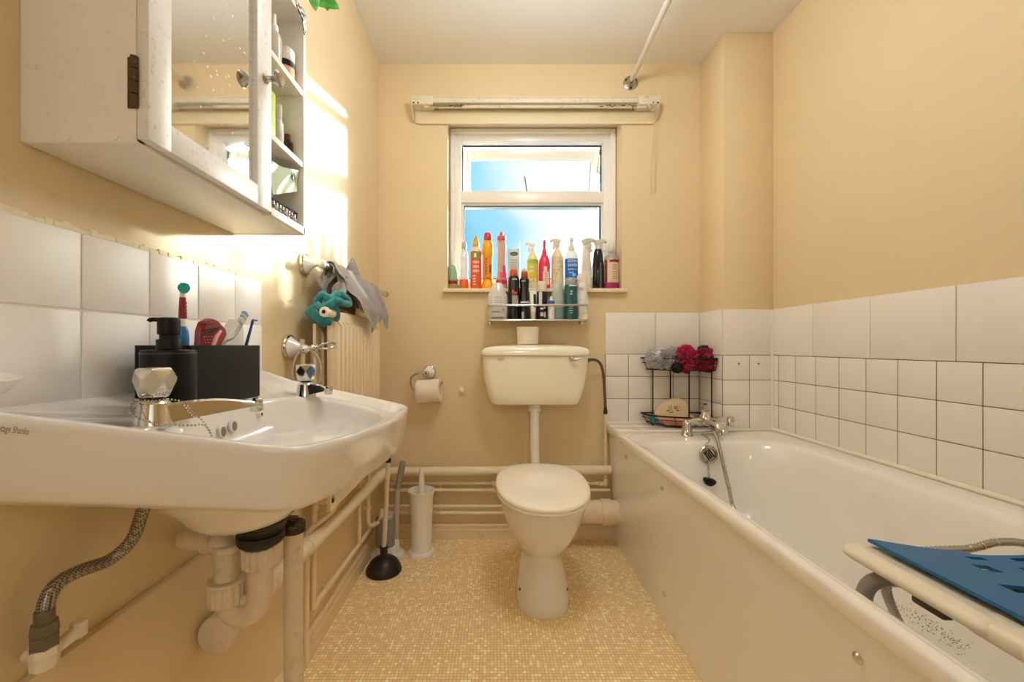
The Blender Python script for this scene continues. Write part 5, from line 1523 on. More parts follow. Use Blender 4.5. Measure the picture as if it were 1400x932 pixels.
# cistern
cis = thing('cistern', 'cream low-level cistern with a chrome lever, on the back wall under the rack', 'cistern', (0.196, 1.98, 0.69))
def cis_ring(z, w, d, r=0.03, yb=2.078, cx=0.194):
    return [Vector((x, y, z)) for x, y in rounded_rect(cx - w, cx + w, yb - d, yb, 0.01, 6, (0.008, 0.008, r, r))]
m = M()
m.loft([cis_ring(0.690, 0.195, 0.155, 0.03), cis_ring(0.6925, 0.203, 0.164, 0.034), cis_ring(0.70, 0.2085, 0.170, 0.036), cis_ring(0.74, 0.2215, 0.177, 0.036), cis_ring(0.79, 0.2335, 0.182, 0.036), cis_ring(0.85, 0.2425, 0.186, 0.036), cis_ring(0.9185, 0.2465, 0.188, 0.036)])
obj('tank', m, CERAMIC_C, cis, sharp=60)
m = M()
def lid_ring(z, k, dome): 
    r = cis_ring(0, 0.2535 * k, 0.197 * (0.5 + 0.5 * k) , 0.036)
    return [Vector((v.x, v.y, z + dome * (1 - ((v.x - 0.194) / 0.2535) ** 2))) for v in r]
m.loft([lid_ring(0.9195, 0.985, 0), lid_ring(0.922, 0.998, 0), lid_ring(0.931, 1.0, 0), lid_ring(0.943, 0.985, 0.001), lid_ring(0.952, 0.955, 0.004), lid_ring(0.957, 0.90, 0.008), lid_ring(0.959, 0.80, 0.011), lid_ring(0.96, 0.5, 0.0115), lid_ring(0.96, 0.12, 0.0118)])
obj('cistern_lid', m, CERAMIC_C, cis, sharp=60)
m = M(); m.lathe([(0.019, 0), (0.0195, 0.0008), (0.018, 0.0022), (0.0, 0.0026)], 28, orient(at(684.5, 490.5, 1.8925), (0, -1, 0)), sy=0.62)
bdg = obj('maker_badge', m, plastic('#E3D3A6', 0.3), cis)
m = M(); text_into(m, 'Shires', 0.010, on_plane(at(684.5, 490.5, 1.8892), (1, 0, 0), (0, 0, 1)), shear=0.3, width=0.026); obj('badge_lettering', m, plastic('#8E6B3C', 0.4), bdg, flat=True)
lv = at(781.5, 489.5, 1.889)
m = M()
m.lathe([(0.013, 0), (0.0135, 0.003), (0.0105, 0.012), (0.0085, 0.020), (0, 0.021)], 20, orient(lv, (0, -1, 0)))
m.tube(smooth_path([lv + Vector((0, -0.016, 0)), lv + Vector((0.012, -0.020, -0.005)), lv + Vector((0.022, -0.021, -0.003)), lv + Vector((0.045, -0.021, 0.002)), lv + Vector((0.083, -0.019, 0.006))], 8), [0.0075] * 8 + [0.0065] * 8 + [0.0052] * 8 + [0.0045] * 9, 12, sx=0.8)
obj('flush_lever', m, CHROME, cis)
# candle glass on the lid
can = thing('candle_glass', 'frosted white candle glass on the cistern lid under the rack', 'candle', (0.163, 1.985, 0.972))
B = Matrix.Translation((0.163, 1.985, 0.9722))
m = M(); m.lathe([(0.047, 0), (0.050, 0.002), (0.0535, 0.082), (0.0515, 0.082), (0.0485, 0.01), (0, 0.008)], 40, B); obj('glass', m, mat('frosted_candle_glass', '#E9DDCB', rough=0.35, sss=0.3), can)
m = M(); m.lathe([(0.0484, 0.009), (0.0505, 0.052), (0.0, 0.052)], 40, B); m.tube([B @ Vector((0, 0, 0.05)), B @ Vector((0.002, 0, 0.062))], 0.001, 6); obj('wax', m, plastic('#E2C6A6', 0.5), can)
# little clip on the waste pipe beside the lid
m = M(); p = at(712, 633, 2.03); m.box(p + Vector((-0.007, -0.003, -0.016)), p + Vector((0.004, 0.003, 0.008)), 0.002, mtx=None); m.tube([p + Vector((-0.006, 0, 0.006)), p + Vector((0.008, 0, -0.012))], 0.004, 8)
tag(obj('pipe_clip', m, plastic('#C9A46A', 0.5)), 'small tan clip on top of the waste pipe left of the flush pipe', 'clip')

# ------------------------------------------------------------------ floor things on the left
tb_ = thing('toilet_brush', 'white toilet brush standing in its tapered holder against the back wall', 'toilet brush', (-0.336, 1.915, 0))
B = Matrix.Translation((-0.336, 1.925, 0))
m = M(); m.lathe([(0.058, 0), (0.060, 0.003), (0.0595, 0.014), (0.056, 0.019), (0.049, 0.022), (0.0465, 0.03), (0.049, 0.14), (0.0525, 0.235), (0.057, 0.283), (0.0625, 0.292), (0.0625, 0.296), (0.060, 0.297), (0.052, 0.28), (0.047, 0.20), (0.044, 0.05), (0, 0.045)], 48, B); obj('holder', m, WHITEP, tb_)
m = M(); m.lathe([(0.0155, 0.24), (0.0165, 0.27), (0.0135, 0.33), (0.0105, 0.375), (0.0115, 0.388), (0.0095, 0.398), (0, 0.401)], 24, B); m.lathe([(0.03, 0.236), (0.034, 0.24), (0.02, 0.246), (0.0, 0.25)], 24, B); obj('brush_handle', m, WHITEP, tb_)
gb = thing('silicone_brush', 'grey toilet brush in a grey and white stand, in the left corner behind the plunger', 'toilet brush', (-0.455, 1.87, 0))
gx = (526 - VX) * 1.87 / F
B = Matrix.Translation((gx, 1.88, 0))
m = M(); m.loft([[Vector((gx - 0.012 + x * 1.0, 1.895 + y, z)) for x, y in rounded_rect(-0.058 * k, 0.092 * k, -0.052 * k, 0.05 * k, 0.045 * k, 8)] for z, k in ((0, 0.97), (0.003, 1.0), (0.018, 1.0), (0.024, 0.96))]); obj('stand_base', m, WHITEP, gb)
m = M(); m.lathe([(0.040, 0.022), (0.042, 0.024), (0.043, 0.04), (0.0445, 0.175), (0.043, 0.186), (0.032, 0.196), (0.0, 0.198)], 36, B, sy=0.85); obj('canister', m, GREYP, gb)
m = M(); m.lathe([(0.0425, 0.020), (0.0445, 0.022), (0.0445, 0.06), (0.0425, 0.062)], 36, B, sy=0.85); obj('white_sleeve', m, WHITEP, gb)
m = M(); m.lathe([(0.036, 0.193), (0.032, 0.2), (0.0, 0.203)], 32, B, sy=0.85); obj('canister_top', m, GREYL, gb)
m = M(); q0 = Vector(at(541, 745, 1.90)); q1 = Vector(at(543.5, 668, 1.90)); q2 = Vector(at(551, 630, 1.905))
m.tube(smooth_path([q0, q0.lerp(q1, 0.5) + Vector((-0.002, 0, 0)), q1], 8), [0.0125] * 17, 16); obj('brush_stem', m, GREYL, gb)
m = M(); m.tube(smooth_path([q1, q1.lerp(q2, 0.5), q2], 8), [0.0125] * 4 + [0.0145] * 11 + [0.0125, 0.008], 16); obj('brush_grip', m, GREYP, gb)
m = M(); m.lathe([(0.021, 0), (0.022, 0.004), (0.018, 0.045), (0.0135, 0.062), (0, 0.064)], 28, Matrix.Translation((q0.x - 0.003, 1.90, 0.024))); obj('stem_socket', m, WHITEP, gb)
plg = thing('plunger', 'black rubber plunger with a white stick on the floor before the grey brush', 'plunger', (-0.476, 1.775, 0))
pc = Vector(((524 - VX) * 1.765 / F, 1.775, 0))
tip = Vector(at(531, 624, 1.80))
m = M(); m.lathe([(0.073, 0), (0.0755, 0.003), (0.0745, 0.012), (0.069, 0.024), (0.058, 0.042), (0.044, 0.054), (0.028, 0.062), (0.018, 0.066), (0.0155, 0.072), (0.0155, 0.098), (0.017, 0.10), (0.017, 0.106), (0.0, 0.107)], 48, Matrix.Translation(pc)); obj('rubber_cup', m, mat('black_rubber', '#191614', rough=0.38, var=0.15), plg)
m = M(); m.tube([pc + Vector((0, 0, 0.10)), tip - (tip - pc).normalized() * 0.01], 0.0098, 18); obj('stick', m, plastic('#D9CFBF', 0.4), plg)
m = M(); d_ = (tip - pc).normalized(); m.tube([tip - d_ * 0.025, tip + d_ * 0.012, tip + d_ * 0.017], [0.0115, 0.0115, 0.007], 18); obj('end_cap', m, BLACK, plg)

# ------------------------------------------------------------------ toilet roll holder
hl = thing('roll_holder', 'chrome toilet roll holder with a white ceramic rose on the back wall', 'roll holder', at(587, 509, YB))
rc_ = at(587, 508.5, YB)
m = M(); rose(m, rc_, (0, -1, 0), 0.034); w = obj('wall_rose', m, CHROME, hl)
m = M(); rose_cone(m, rc_, (0, -1, 0), 0.034, 0.03); obj('rose_centre', m, CERAMIC, w)
kc = rc_ + Vector((0.004, -0.048, -0.002))
m = M(); m.tube([rc_ + Vector((0, -0.03, 0)), kc], [0.006, 0.007], 12); m.ball(kc + Vector((-0.006, -0.004, 0)), 0.0105, 3)
rz = at(587, 534, 2.03).z
p = [kc + Vector((-0.006, 0, 0)), kc + Vector((-0.035, 0, 0.002)), Vector(at(572, 510.5, 2.03)), Vector(at(564, 514, 2.03)), Vector(at(561, 521, 2.03)), Vector(at(563, 529, 2.03)), Vector(at(569, 533, 2.03)), Vector(at(590, 533, 2.03)), Vector(at(600, 529, 2.025)), Vector(at(605, 522, 2.02))]
p[1] = Vector((p[1].x, 2.03, p[1].z))
m.tube(smooth_path(p, 8), 0.0042, 12)
obj('wire_arm', m, CHROME_D, hl)
m = M(); m.lathe([(0.006, 0), (0.0115, 0.006), (0.012, 0.014), (0.007, 0.02), (0.005, 0.024), (0, 0.026)], 24, orient(kc + Vector((0.002, 0, 0)), (1, -0.1, 0))); obj('finial', m, CERAMIC, hl)
roll = thing('toilet_roll', 'white toilet roll hanging on the chrome holder', 'toilet roll', at(587, 550, 2.03))
xc = at(586.5, 534, 2.03)
rm_ = orient(xc + Vector((-0.055, 0.004, -0.0045)), (1, -0.06, 0.07))
m = M(); m.lathe([(0.021, 0.001), (0.0535, 0), (0.0558, 0.002), (0.0558, 0.111), (0.0535, 0.113), (0.021, 0.112)], 48, rm_)
m.loft([[rm_ @ Vector((0.0556 * math.cos(a) * k, 0.0556 * math.sin(a) * k, z)) for a, k in [(-2.2 + 1.15 * i / 16, 1.0 + 0.012 * i / 16) for i in range(17)]] for z in (0.001, 0.112)], False, False, closed=False)
obj('paper', m, PAPER, roll)
m = M(); m.lathe([(0.0212, 0.0005), (0.0212, 0.1125), (0.0198, 0.1125), (0.0198, 0.0005)], 32, rm_); obj('card_tube', m, plastic('#4B3A28', 0.9), roll)
m = M(); p = at(632, 533.5, YB); m.lathe([(0.018, 0), (0.0182, 0.002), (0.0135, 0.004), (0.0125, 0.014), (0.009, 0.016), (0, 0.016)], 24, orient(p, (0, -1, 0)))
tag(obj('door_stop', m, GLOSS), 'small painted round stop on the back wall between the toilet roll and the cistern', 'wall stop')

# ------------------------------------------------------------------ blind headrail
bl = thing('roller_blind', 'empty white blind headrail above the window, spattered with grime', 'blind', at(733, 157, 2.06))
HB = mat('grimy_blind_plastic', '#DCD4BC', rough=0.4, var=0.05, dirt='#6D5B40', dirt_scale=45, dirt_amount=0.55)
YH = 2.012
a0, a1 = at(562, 130, YH), at(903, 130, YH)
zt1, zb1 = at(0, 130.5, YH).z, at(0, 142, YH).z
def ebox(name, x0, x1, x2, side):
    m = M()
    m.box((x0, YH, zb1), (x1, YB, zt1), 0.003)
    xa_, xb_ = (x0, x0 + 0.003) if side < 0 else (x1 - 0.003, x1)
    m.prism([(YH + 0.002, zb1), (YB, zb1), (YB, zb1 - 0.055), (YB - 0.02, zb1 - 0.052)], Matrix(((0, 1, 0, (xa_ + xb_) / 2), (1, 0, 0, 0), (0, 0, 1, 0), (0, 0, 0, 1))), 0.003)
    return obj(name, m, HB, bl)
e1 = ebox('end_bracket', a0.x, a0.x + 0.105, 0, -1); e2 = ebox('end_bracket', a1.x - 0.105, a1.x, 0, 1)
for e_, xs_ in ((e1, (a0.x + 0.012, a0.x + 0.034)), (e2, (a1.x - 0.034, a1.x - 0.012))):
    m = M()
    for x in xs_: m.lathe([(0.0042, 0), (0.0042, 0.0012), (0, 0.0018)], 10, orient((x, YH, zb1 + 0.006), (0, -1, 0)))
    obj('bracket_screw', m, BLACK, e_)
m = M(); m.box((a0.x + 0.10, YH + 0.006, zt1 - 0.030), (a1.x - 0.10, YB - 0.004, zt1 - 0.004), 0.002); m.box((a0.x + 0.10, YH + 0.003, zt1 - 0.008), (a1.x - 0.10, YH + 0.02, zt1 - 0.002), 0.001)
m.box((a0.x + 0.10, YH + 0.004, zt1 - 0.031), (a1.x - 0.10, YH + 0.012, zt1 - 0.0265), 0.001)
obj('headrail', m, HB, bl)
m = M(); m.tube([(a0.x + 0.06, YH + 0.026, zb1 + 0.001), (a1.x - 0.06, YH + 0.026, zb1 + 0.001)], 0.0075, 16); obj('roller_tube', m, HB, bl)
m = M(); m.box((a0.x + 0.008, YB - 0.006, zb1 - 0.060), (a1.x - 0.008, YB - 0.001, zb1 + 0.004), 0.0015); obj('back_plate', m, mat('blind_back_plate', '#E2D3AE', rough=0.5, var=0.03), bl)
m = M(); m.tube([(a0.x + 0.02, YB - 0.008, zb1 - 0.060), (a1.x - 0.02, YB - 0.008, zb1 - 0.060)], 0.0055, 12, sx=1.0); obj('lower_lip', m, GLOSS, bl)
m = M()
for k in range(30):
    x = a0.x + 0.09 + 0.0052 * k; m.tube([(x, YH + 0.016, zb1 + 0.004), (x + 0.002, YH + 0.016, zb1 - 0.005)], 0.0013, 5)
for x0_, n0 in ((a0.x + 0.19, 9), (a1.x - 0.30, 16), (a1.x - 0.19, 10)):
    for k in range(n0): m.ball((x0_ + 0.008 * k + R.uniform(-0.003, 0.003), YH + 0.012 + R.uniform(0, 0.004), zb1 + R.uniform(-0.004, 0.004)), R.uniform(0.0015, 0.004), 1, (1.6, 1, 0.8))
g_ = obj('grime', m, plastic('#5E5040', 0.7), bl); g_['kind'] = 'stuff'
for x in (a0.x + 0.125, a1.x - 0.13):
    m = M(); m.tube(smooth_path([(x, YH + 0.02, zb1 - 0.004), (x + 0.002, YH + 0.018, zb1 - 0.014), (x - 0.002, YH + 0.018, zb1 - 0.022)], 4), 0.0014, 6); obj('hook', m, plastic('#5E5040', 0.7), bl)
m = M()
xk = a1.x - 0.03
pts = [Vector((xk + 0.012 * math.sin(t * 2) , YH - 0.003, zb1 + 0.018 - 0.055 * t / 6)) for t in [0.3 * k for k in range(21)]]
m.tube(smooth_path(pts, 3), 0.0017, 6); m.tube(smooth_path([(xk - 0.05, YH - 0.002, zt1 - 0.004), (xk - 0.035, YH - 0.004, zb1 + 0.004), (xk - 0.022, YH - 0.002, zb1 - 0.02)], 6), 0.0035, 8, sx=0.5)
m.tube(smooth_path([(xk + 0.022, YH - 0.002, zb1 + 0.002), (xk + 0.012, YH - 0.003, zb1 - 0.018), (xk - 0.004, YH - 0.002, zb1 - 0.036)], 6), 0.0035, 8, sx=0.5)
obj('tangled_cord', m, plastic('#DDD4C0', 0.5), bl)
m = M()
xa_, xb_ = at(893.5, 0, 2.04).x, at(898, 0, 2.04).x
zlo = at(0, 262, 2.04).z
m.tube(smooth_path([(xa_ + 0.002, 2.03, zb1 - 0.03), (xa_ + 0.002, 2.045, zb1 - 0.15), (xa_ - 0.006, 2.06, zb1 - 0.3), (xa_ - 0.002, 2.062, zlo + 0.01), (xa_ + 0.004, 2.062, zlo), (xb_, 2.062, zlo + 0.012), (xb_ - 0.002, 2.06, zb1 - 0.3), (xb_, 2.045, zb1 - 0.15), (xb_, 2.03, zb1 - 0.02)], 8), 0.0011, 6)
obj('pull_cord', m, plastic('#CDB98F', 0.6), bl)

# ------------------------------------------------------------------ chrome rack under the window
RYF = 1.962
rk = thing('wall_rack', 'chrome wall rack of bottles under the window sill', 'rack', at(735, 440, 2.03))
rx0, rx1 = at(667, 0, RYF).x, at(805, 0, RYF).x
zr1, zr0 = at(0, 417, RYF).z, at(0, 437.5, RYF).z
def rail_loop(z, r):
    m = M(); m.tube(bend_path([(rx0, YB - 0.004, z), (rx0, RYF, z), (rx1, RYF, z), (rx1, YB - 0.004, z)], 0.03, 8), r, 14); return m
obj('upper_rail', rail_loop(zr1, 0.0052), CHROME, rk); obj('lower_rail', rail_loop(zr0, 0.0058), CHROME, rk)
m = M()
for k in range(12):
    y = RYF + 0.008 + (YB - RYF - 0.018) * k / 11
    m.tube([(rx0, y, zr0), (rx1, y, zr0)], 0.0022, 6)
m.box((rx0 + 0.004, RYF + 0.004, zr0 - 0.003), (rx1 - 0.004, YB - 0.006, zr0 - 0.0005))
obj('rack_base', m, CHROME_D, rk)
for x in (rx0 + 0.008, rx1 - 0.026):
    m = M()
    m.lathe([(0.008, -0.020), (0.011, -0.017), (0.011, -0.004), (0.008, 0)], 18, Matrix.Translation((x, RYF + 0.03, zr0 - 0.002)))
    m.tube([(x, YB - 0.002, zr1), (x, YB - 0.012, zr1), (x, YB - 0.012, zr0 - 0.012), (x, RYF + 0.03, zr0 - 0.012)], 0.004, 8)
    obj('rack_support', m, CHROME, rk)

# ------------------------------------------------------------------ corner caddy on the tiled ledge
LZ = 0.579
cd = thing('corner_caddy', 'black wire two-tier corner caddy on the tiled ledge', 'caddy', (0.90, 1.99, LZ))
CCX, CCY = 1.022, 2.062
def quarter(rx_, ry_, z, n=20, inset=0.0):
    """corner outline: back edge along the wall, then a bowed front to the boxing"""
    pts = [Vector((CCX - inset, CCY - inset, z)), Vector((CCX - rx_ + inset, CCY - inset, z))]
    P0 = Vector((CCX - rx_ + inset, CCY - inset - 0.03, z)); P3 = Vector((CCX - inset - 0.0, CCY - ry_ + inset, z))
    P1 = P0 + Vector((0.03, -0.105, 0)); P2 = P3 + Vector((-0.12, 0.012, 0))
    for k in range(n + 1):
        t = k / n
        pts.append(P0 * (1 - t) ** 3 + P1 * 3 * t * (1 - t) ** 2 + P2 * 3 * t * t * (1 - t) + P3 * t ** 3)
    return pts
CRX, CRY = 0.29, 0.172
def basket(zt, zb, r_top):
    m = M()
    m.tube(quarter(CRX, CRY, zt), r_top, 8, closed=True)
    m.tube(quarter(CRX - 0.006, CRY - 0.006, (zt + zb) / 2 + 0.004), 0.0016, 6, closed=True)
    m.tube(quarter(CRX - 0.025, CRY - 0.02, zb), 0.0022, 6, closed=True)
    q1_, q0_ = quarter(CRX, CRY, zt), quarter(CRX - 0.025, CRY - 0.02, zb)
    for k in range(2, len(q1_), 5): m.tube([q1_[k], (q1_[k] + q0_[k]) / 2 + Vector((0, -0.002, -0.006)), q0_[k]], 0.0016, 6)
    for k in range(9):
        f = (k + 1) / 10
        a = Vector((CCX - (CRX - 0.03) * f, CCY - 0.001, zb)); b_ = q0_[2 + int(20 * (1 - f))]
        m.tube([a, b_], 0.0014, 5)
    for c in (0, 1):      # small scroll at the front left
        o = q0_[4 + c * 2] + Vector((-0.006, -0.004, 0.012))
        m.tube([o + Vector((0.0075 * math.cos(t), -0.002, 0.0075 * math.sin(t))) for t in [-2.2 + 5.6 * k / 14 for k in range(15)]], 0.0015, 6)
    return m
zA, zB = 0.905, 0.850
zC_, zD = 0.632, 0.590
obj('upper_basket', basket(zA, zB, 0.0036), WIREM, cd); obj('lower_basket', basket(zC_, zD, 0.0038), WIREM, cd)
qa, qb = quarter(CRX - 0.025, CRY - 0.02, zB), quarter(CRX - 0.02, CRY - 0.015, zC_)
for x, y in ((0.772, 2.008), (0.875, 2.05), (0.918, 1.945), (1.008, 1.915)):
    m = M(); m.tube([(x, y, zB + 0.002), (x, y, LZ + 0.001)], 0.0031, 10); m.ball((x, y, LZ + 0.004), 0.0046, 2); obj('upright', m, WIREM, cd)
# nylon puffs and other bathing things
def puff(name, label, c, r, col, scale, seed, cat='bath puff'):
    mt = mat('nylon_' + col.lstrip('#').lower(), col, rough=0.85, var=0.35, vscale=220, sheen=0.2)
    t = thing(name, label, cat, c)
    m = M()
    rr = random.Random(seed)
    for k in range(70):
        d = Vector((rr.gauss(0, 1), rr.gauss(0, 1), rr.gauss(0, 1))).normalized()
        s = d.orthogonal().normalized(); s.rotate(Matrix.Rotation(rr.uniform(0, 6.28), 3, d)); w = d.cross(s)
        g = []
        nn = 12
        L_ = rr.uniform(0.55, 0.95); wd = rr.uniform(0.2, 0.34)
        for i in range(nn + 1):
            u = i / nn * 2 - 1
            row = []
            for j in range(4):
                v = j / 3
                wob = 0.16 * math.sin(u * 11 + k) * v
                pnt = d * (0.48 + v * (0.46 + 0.08 * math.sin(u * 17 + k * 2))) + s * u * L_ * (0.32 + 0.28 * v) + w * (wob + wd * 0.2 * math.sin(u * 5 + k))
                if pnt.length > 1.06: pnt = pnt.normalized() * (1.0 + 0.06 * rr.random())
                row.append(Vector(c) + Vector((pnt.x * r * scale[0], pnt.y * r * scale[1], pnt.z * r * scale[2])))
            g.append(row)
        m.sheet(g, 0.0006)
    m.ball(c, r * 0.62, 3, scale, 0.3, 3)
    obj('netting', m, mt, t, sharp=80)
    return t
puff('bath_puff', 'pale grey nylon puff in the left of the upper caddy basket', at(909, 489, 1.985), 0.072, '#C9C5C6', (1.30, 0.85, 0.82), 3)
puff('bath_puff', 'crimson nylon puff in the middle of the caddy, bulging over the basket rim', at(937, 491, 1.95), 0.060, '#B8124A', (0.95, 0.9, 1.15), 5)
puff('bath_puff', 'darker crimson ragged puff at the right of the upper caddy basket', at(966, 492, 1.965), 0.060, '#9C1038', (1.38, 0.9, 0.98), 8)
m = M(); m.ball(at(926, 503, 1.93), 0.029, 4, (1, 0.8, 0.85), 0.06, 5); tag(obj('body_scrubber', m, BLACK), 'black round scrubber hanging under the middle of the upper caddy basket', 'scrubber')
m = M(); m.ball(at(963, 477, 2.0), 0.026, 4, (1.25, 0.8, 0.75), 0.06, 5); tag(obj('body_scrubber', m, BLACK), 'black scrubber on top of the darker crimson puff', 'scrubber')
# cream bottle lying on its side on the lower tier
cb = thing('lotion_bottle', 'cream curved bottle with a turquoise cap lying on the lower caddy shelf', 'bottle', at(925, 568, 1.985))
poly = [at(px, py, 1.98) for px, py in ((896, 564), (902, 556), (910, 549), (921, 545.5), (932, 546), (939, 550), (942, 558), (943, 566), (952, 571), (951, 578), (925, 581), (900, 577), (895, 572))]
tbm = bmesh.new(); f = tbm.faces.new([tbm.verts.new(p_) for p_ in poly])
r = bmesh.ops.extrude_face_region(tbm, geom=[f]); bmesh.ops.translate(tbm, vec=(0.012, 0.045, 0.0), verts=[g_ for g_ in r['geom'] if isinstance(g_, bmesh.types.BMVert)])
bmesh.ops.recalc_face_normals(tbm, faces=tbm.faces)
bmesh.ops.bevel(tbm, geom=[e for e in tbm.edges if e.calc_face_angle(0) > 0.9], offset=0.005, segments=3, affect='EDGES')
m = M(); m.merge(tbm); obj('bottle_body', m, mat('cream_bottle', '#EAD2AA', rough=0.3, var=0.03), cb)
m = M()
lp = on_plane(at(923, 559, 1.9795), (1, 0.0, 0.12), (-0.12, 0, 1))
for k, (x, y, w, h) in enumerate(((-0.036, -0.004, 0.010, 0.006), (-0.030, 0.002, 0.002, 0.02), (-0.024, 0.004, 0.0022, 0.028), (-0.016, 0.006, 0.0022, 0.028), (0.004, 0.012, 0.02, 0.003), (0.004, 0.006, 0.02, 0.0035), (0.005, 0.0, 0.018, 0.003), (0.022, 0.012, 0.006, 0.003), (0.022, 0.004, 0.005, 0.003), (0.012, -0.008, 0.012, 0.006), (-0.02, -0.014, 0.022, 0.004), (0.026, -0.008, 0.008, 0.003))):
    m.bm.faces.new([m.bm.verts.new(lp(x + a, y + b_)) for a, b_ in ((-w / 2, -h / 2), (w / 2, -h / 2), (w / 2, h / 2), (-w / 2, h / 2))])
obj('printed_text', m, plastic('#7A4A2A', 0.5), cb, flat=True)
m = M(); m.lathe([(0.017, 0), (0.0195, 0.002), (0.0195, 0.022), (0.016, 0.026), (0, 0.026)], 28, orient(at(897, 571, 2.0), (-1, -0.1, -0.25))); obj('bottle_cap', m, plastic('#2E8F8C', 0.3), cb)
m = M(); m.loft([[at(px, py, 1.945) + Vector((0, dy, 0)) for px, py in ((906, 576), (925, 575), (945, 578), (950, 581), (930, 583), (910, 581))] for dy in (0, 0.03)]); tag(obj('soap_packet', m, plastic('#C97B6F', 0.4)), 'flat pink packet under the cream bottle on the lower caddy shelf', 'packet')
# ------------------------------------------------------------------ bottles on the sill and in the rack
SILLZ = 1.2502
def prof(H, pts, Rr):
    return [(r * Rr, z * H) for r, z in pts]
def bottle(name, label, pxl, pxr, ptop, Y, zb, shape, body, extras=(), cat='bottle', group=None, sy=0.8, n=36):
    """pxl..pxr: silhouette of the body, ptop: top of the whole thing; shape: body profile in fractions of half-width and of total height"""
    cx = (at(pxl, 0, Y).x + at(pxr, 0, Y).x) / 2
    Rr = (at(pxr, 0, Y).x - at(pxl, 0, Y).x) / 2
    H = at(0, ptop, Y).z - zb
    t = thing(name, label, cat, (cx, Y, zb), group)
    B = Matrix.Translation((cx, Y, zb))
    m = M(); m.lathe(prof(H, shape, Rr), n, B, sy); obj('bottle_body', m, body, t)
    for e in extras:
        k = e[0]
        if k == 'cap':          # name, profile, material
            m = M(); m.lathe(prof(H, e[2], Rr), n, B, e[4] if len(e) > 4 else 1.0); obj(e[1], m, e[3], t)
        elif k == 'label':      # name, r fraction(s), z0, z1, material, half-angle
            _, nm, rf, z0, z1, mt, ha = e[:7]
            mid = e[7] if len(e) > 7 else -PI / 2
            m = M(); m.arc_shell([(rf * Rr + 0.0006, z0 * H), (rf * Rr + 0.0006, z1 * H)], mid - ha, mid + ha, 20, B, sy); obj(nm, m, mt, t)
        elif k == 'text':       # body, z, size fraction, material, r fraction, width fraction
            _, body_, z, sz, mt, rf, wf = e
            m = M(); text_into(m, body_, sz * H, on_cylinder(cx, Y, zb + z * H, rf * Rr + 0.0012, -PI / 2, sy), width=wf * Rr if wf else None); obj('printed_text', m, mt, t, flat=True)
        elif k == 'marks':      # rows of small print: list of (a, z, w, h) with a in radians from the front
            _, nm, rf, rows, mt = e
            m = M()
            for a, z, w, h in rows: m.arc_shell([(rf * Rr + 0.0011, (z - h / 2) * H), (rf * Rr + 0.0011, (z + h / 2) * H)], -PI / 2 + a - w / 2, -PI / 2 + a + w / 2, 6, B, sy)
            obj(nm, m, mt, t)
        elif k == 'spray':      # z fraction of the neck top, facing angle, material, scale (metres of head length)
            _, z, yaw, mt, L_ = e
            spray_head(t, B @ Matrix.Translation((0, 0, z * H)) @ Matrix.Rotation(yaw, 4, 'Z'), L_, mt)
    return t, B, H, Rr
def spray_head(t, B, L_, mt):
    s = L_ / 0.055
    fl = Matrix.Rotation(0, 4, 'X')
    m = M()
    m.lathe([(0.0125 * s, -0.004 * s), (0.0135 * s, -0.002 * s), (0.0135 * s, 0.012 * s), (0.010 * s, 0.016 * s), (0, 0.016 * s)], 18, B)
    m.prism([(-0.012 * s, 0.014 * s), (0.008 * s, 0.014 * s), (0.012 * s, 0.026 * s), (0.034 * s, 0.030 * s), (0.034 * s, 0.042 * s), (0.012 * s, 0.046 * s), (-0.010 * s, 0.041 * s), (-0.021 * s, 0.034 * s), (-0.017 * s, 0.024 * s)], B, 0.019 * s, 0.003 * s)
    h = obj('spray_head', m, mt, t)
    m = M(); m.lathe([(0.0085 * s, 0), (0.0085 * s, 0.010 * s), (0.004 * s, 0.011 * s), (0.0, 0.011 * s)], 4, B @ orient((0.033 * s, 0, 0.036 * s), (1, 0, 0))); obj('nozzle', m, mt, h)
    m = M(); m.tube(smooth_path([B @ Vector((0.014 * s, 0, 0.028 * s)), B @ Vector((0.021 * s, 0, 0.015 * s)), B @ Vector((0.020 * s, 0, 0.000)), B @ Vector((0.026 * s, 0, -0.012 * s))], 6), 0.0042 * s, 8, sx=1.4); obj('trigger', m, mt, h)
ROUND = [(0.85, 0), (1, 0.012), (1, 0.6)]
YS = 2.128
G1 = 'cleaning bottles along the window sill'
def rows(a, zs, w, h): return [(a, z, w, h) for z in zs]
bottle('air_freshener', 'squat green-topped air freshener with a gold base at the left end of the sill', 610.5, 627.5, 362.5, YS, SILLZ, [(0.9, 0), (1, 0.03), (1.0, 0.18), (0.85, 0.25), (0, 0.25)], plastic('#A98A4A', 0.25), [
    ('cap', 'red_band', [(0.8, 0.24), (0.82, 0.26), (0.78, 0.40), (0, 0.40)], plastic('#8C1D1F', 0.3)),
    ('cap', 'dome', [(0.84, 0.36), (0.9, 0.42), (0.82, 0.75), (0.55, 0.94), (0.2, 1.0), (0, 1.0)], clear('#A9C9A8', 0.35)),
    ('marks', 'printed_mark', 0.9, [(-0.2, 0.6, 0.7, 0.12), (0.25, 0.72, 0.5, 0.1)], plastic('#3E6E57'))], 'air freshener', G1)
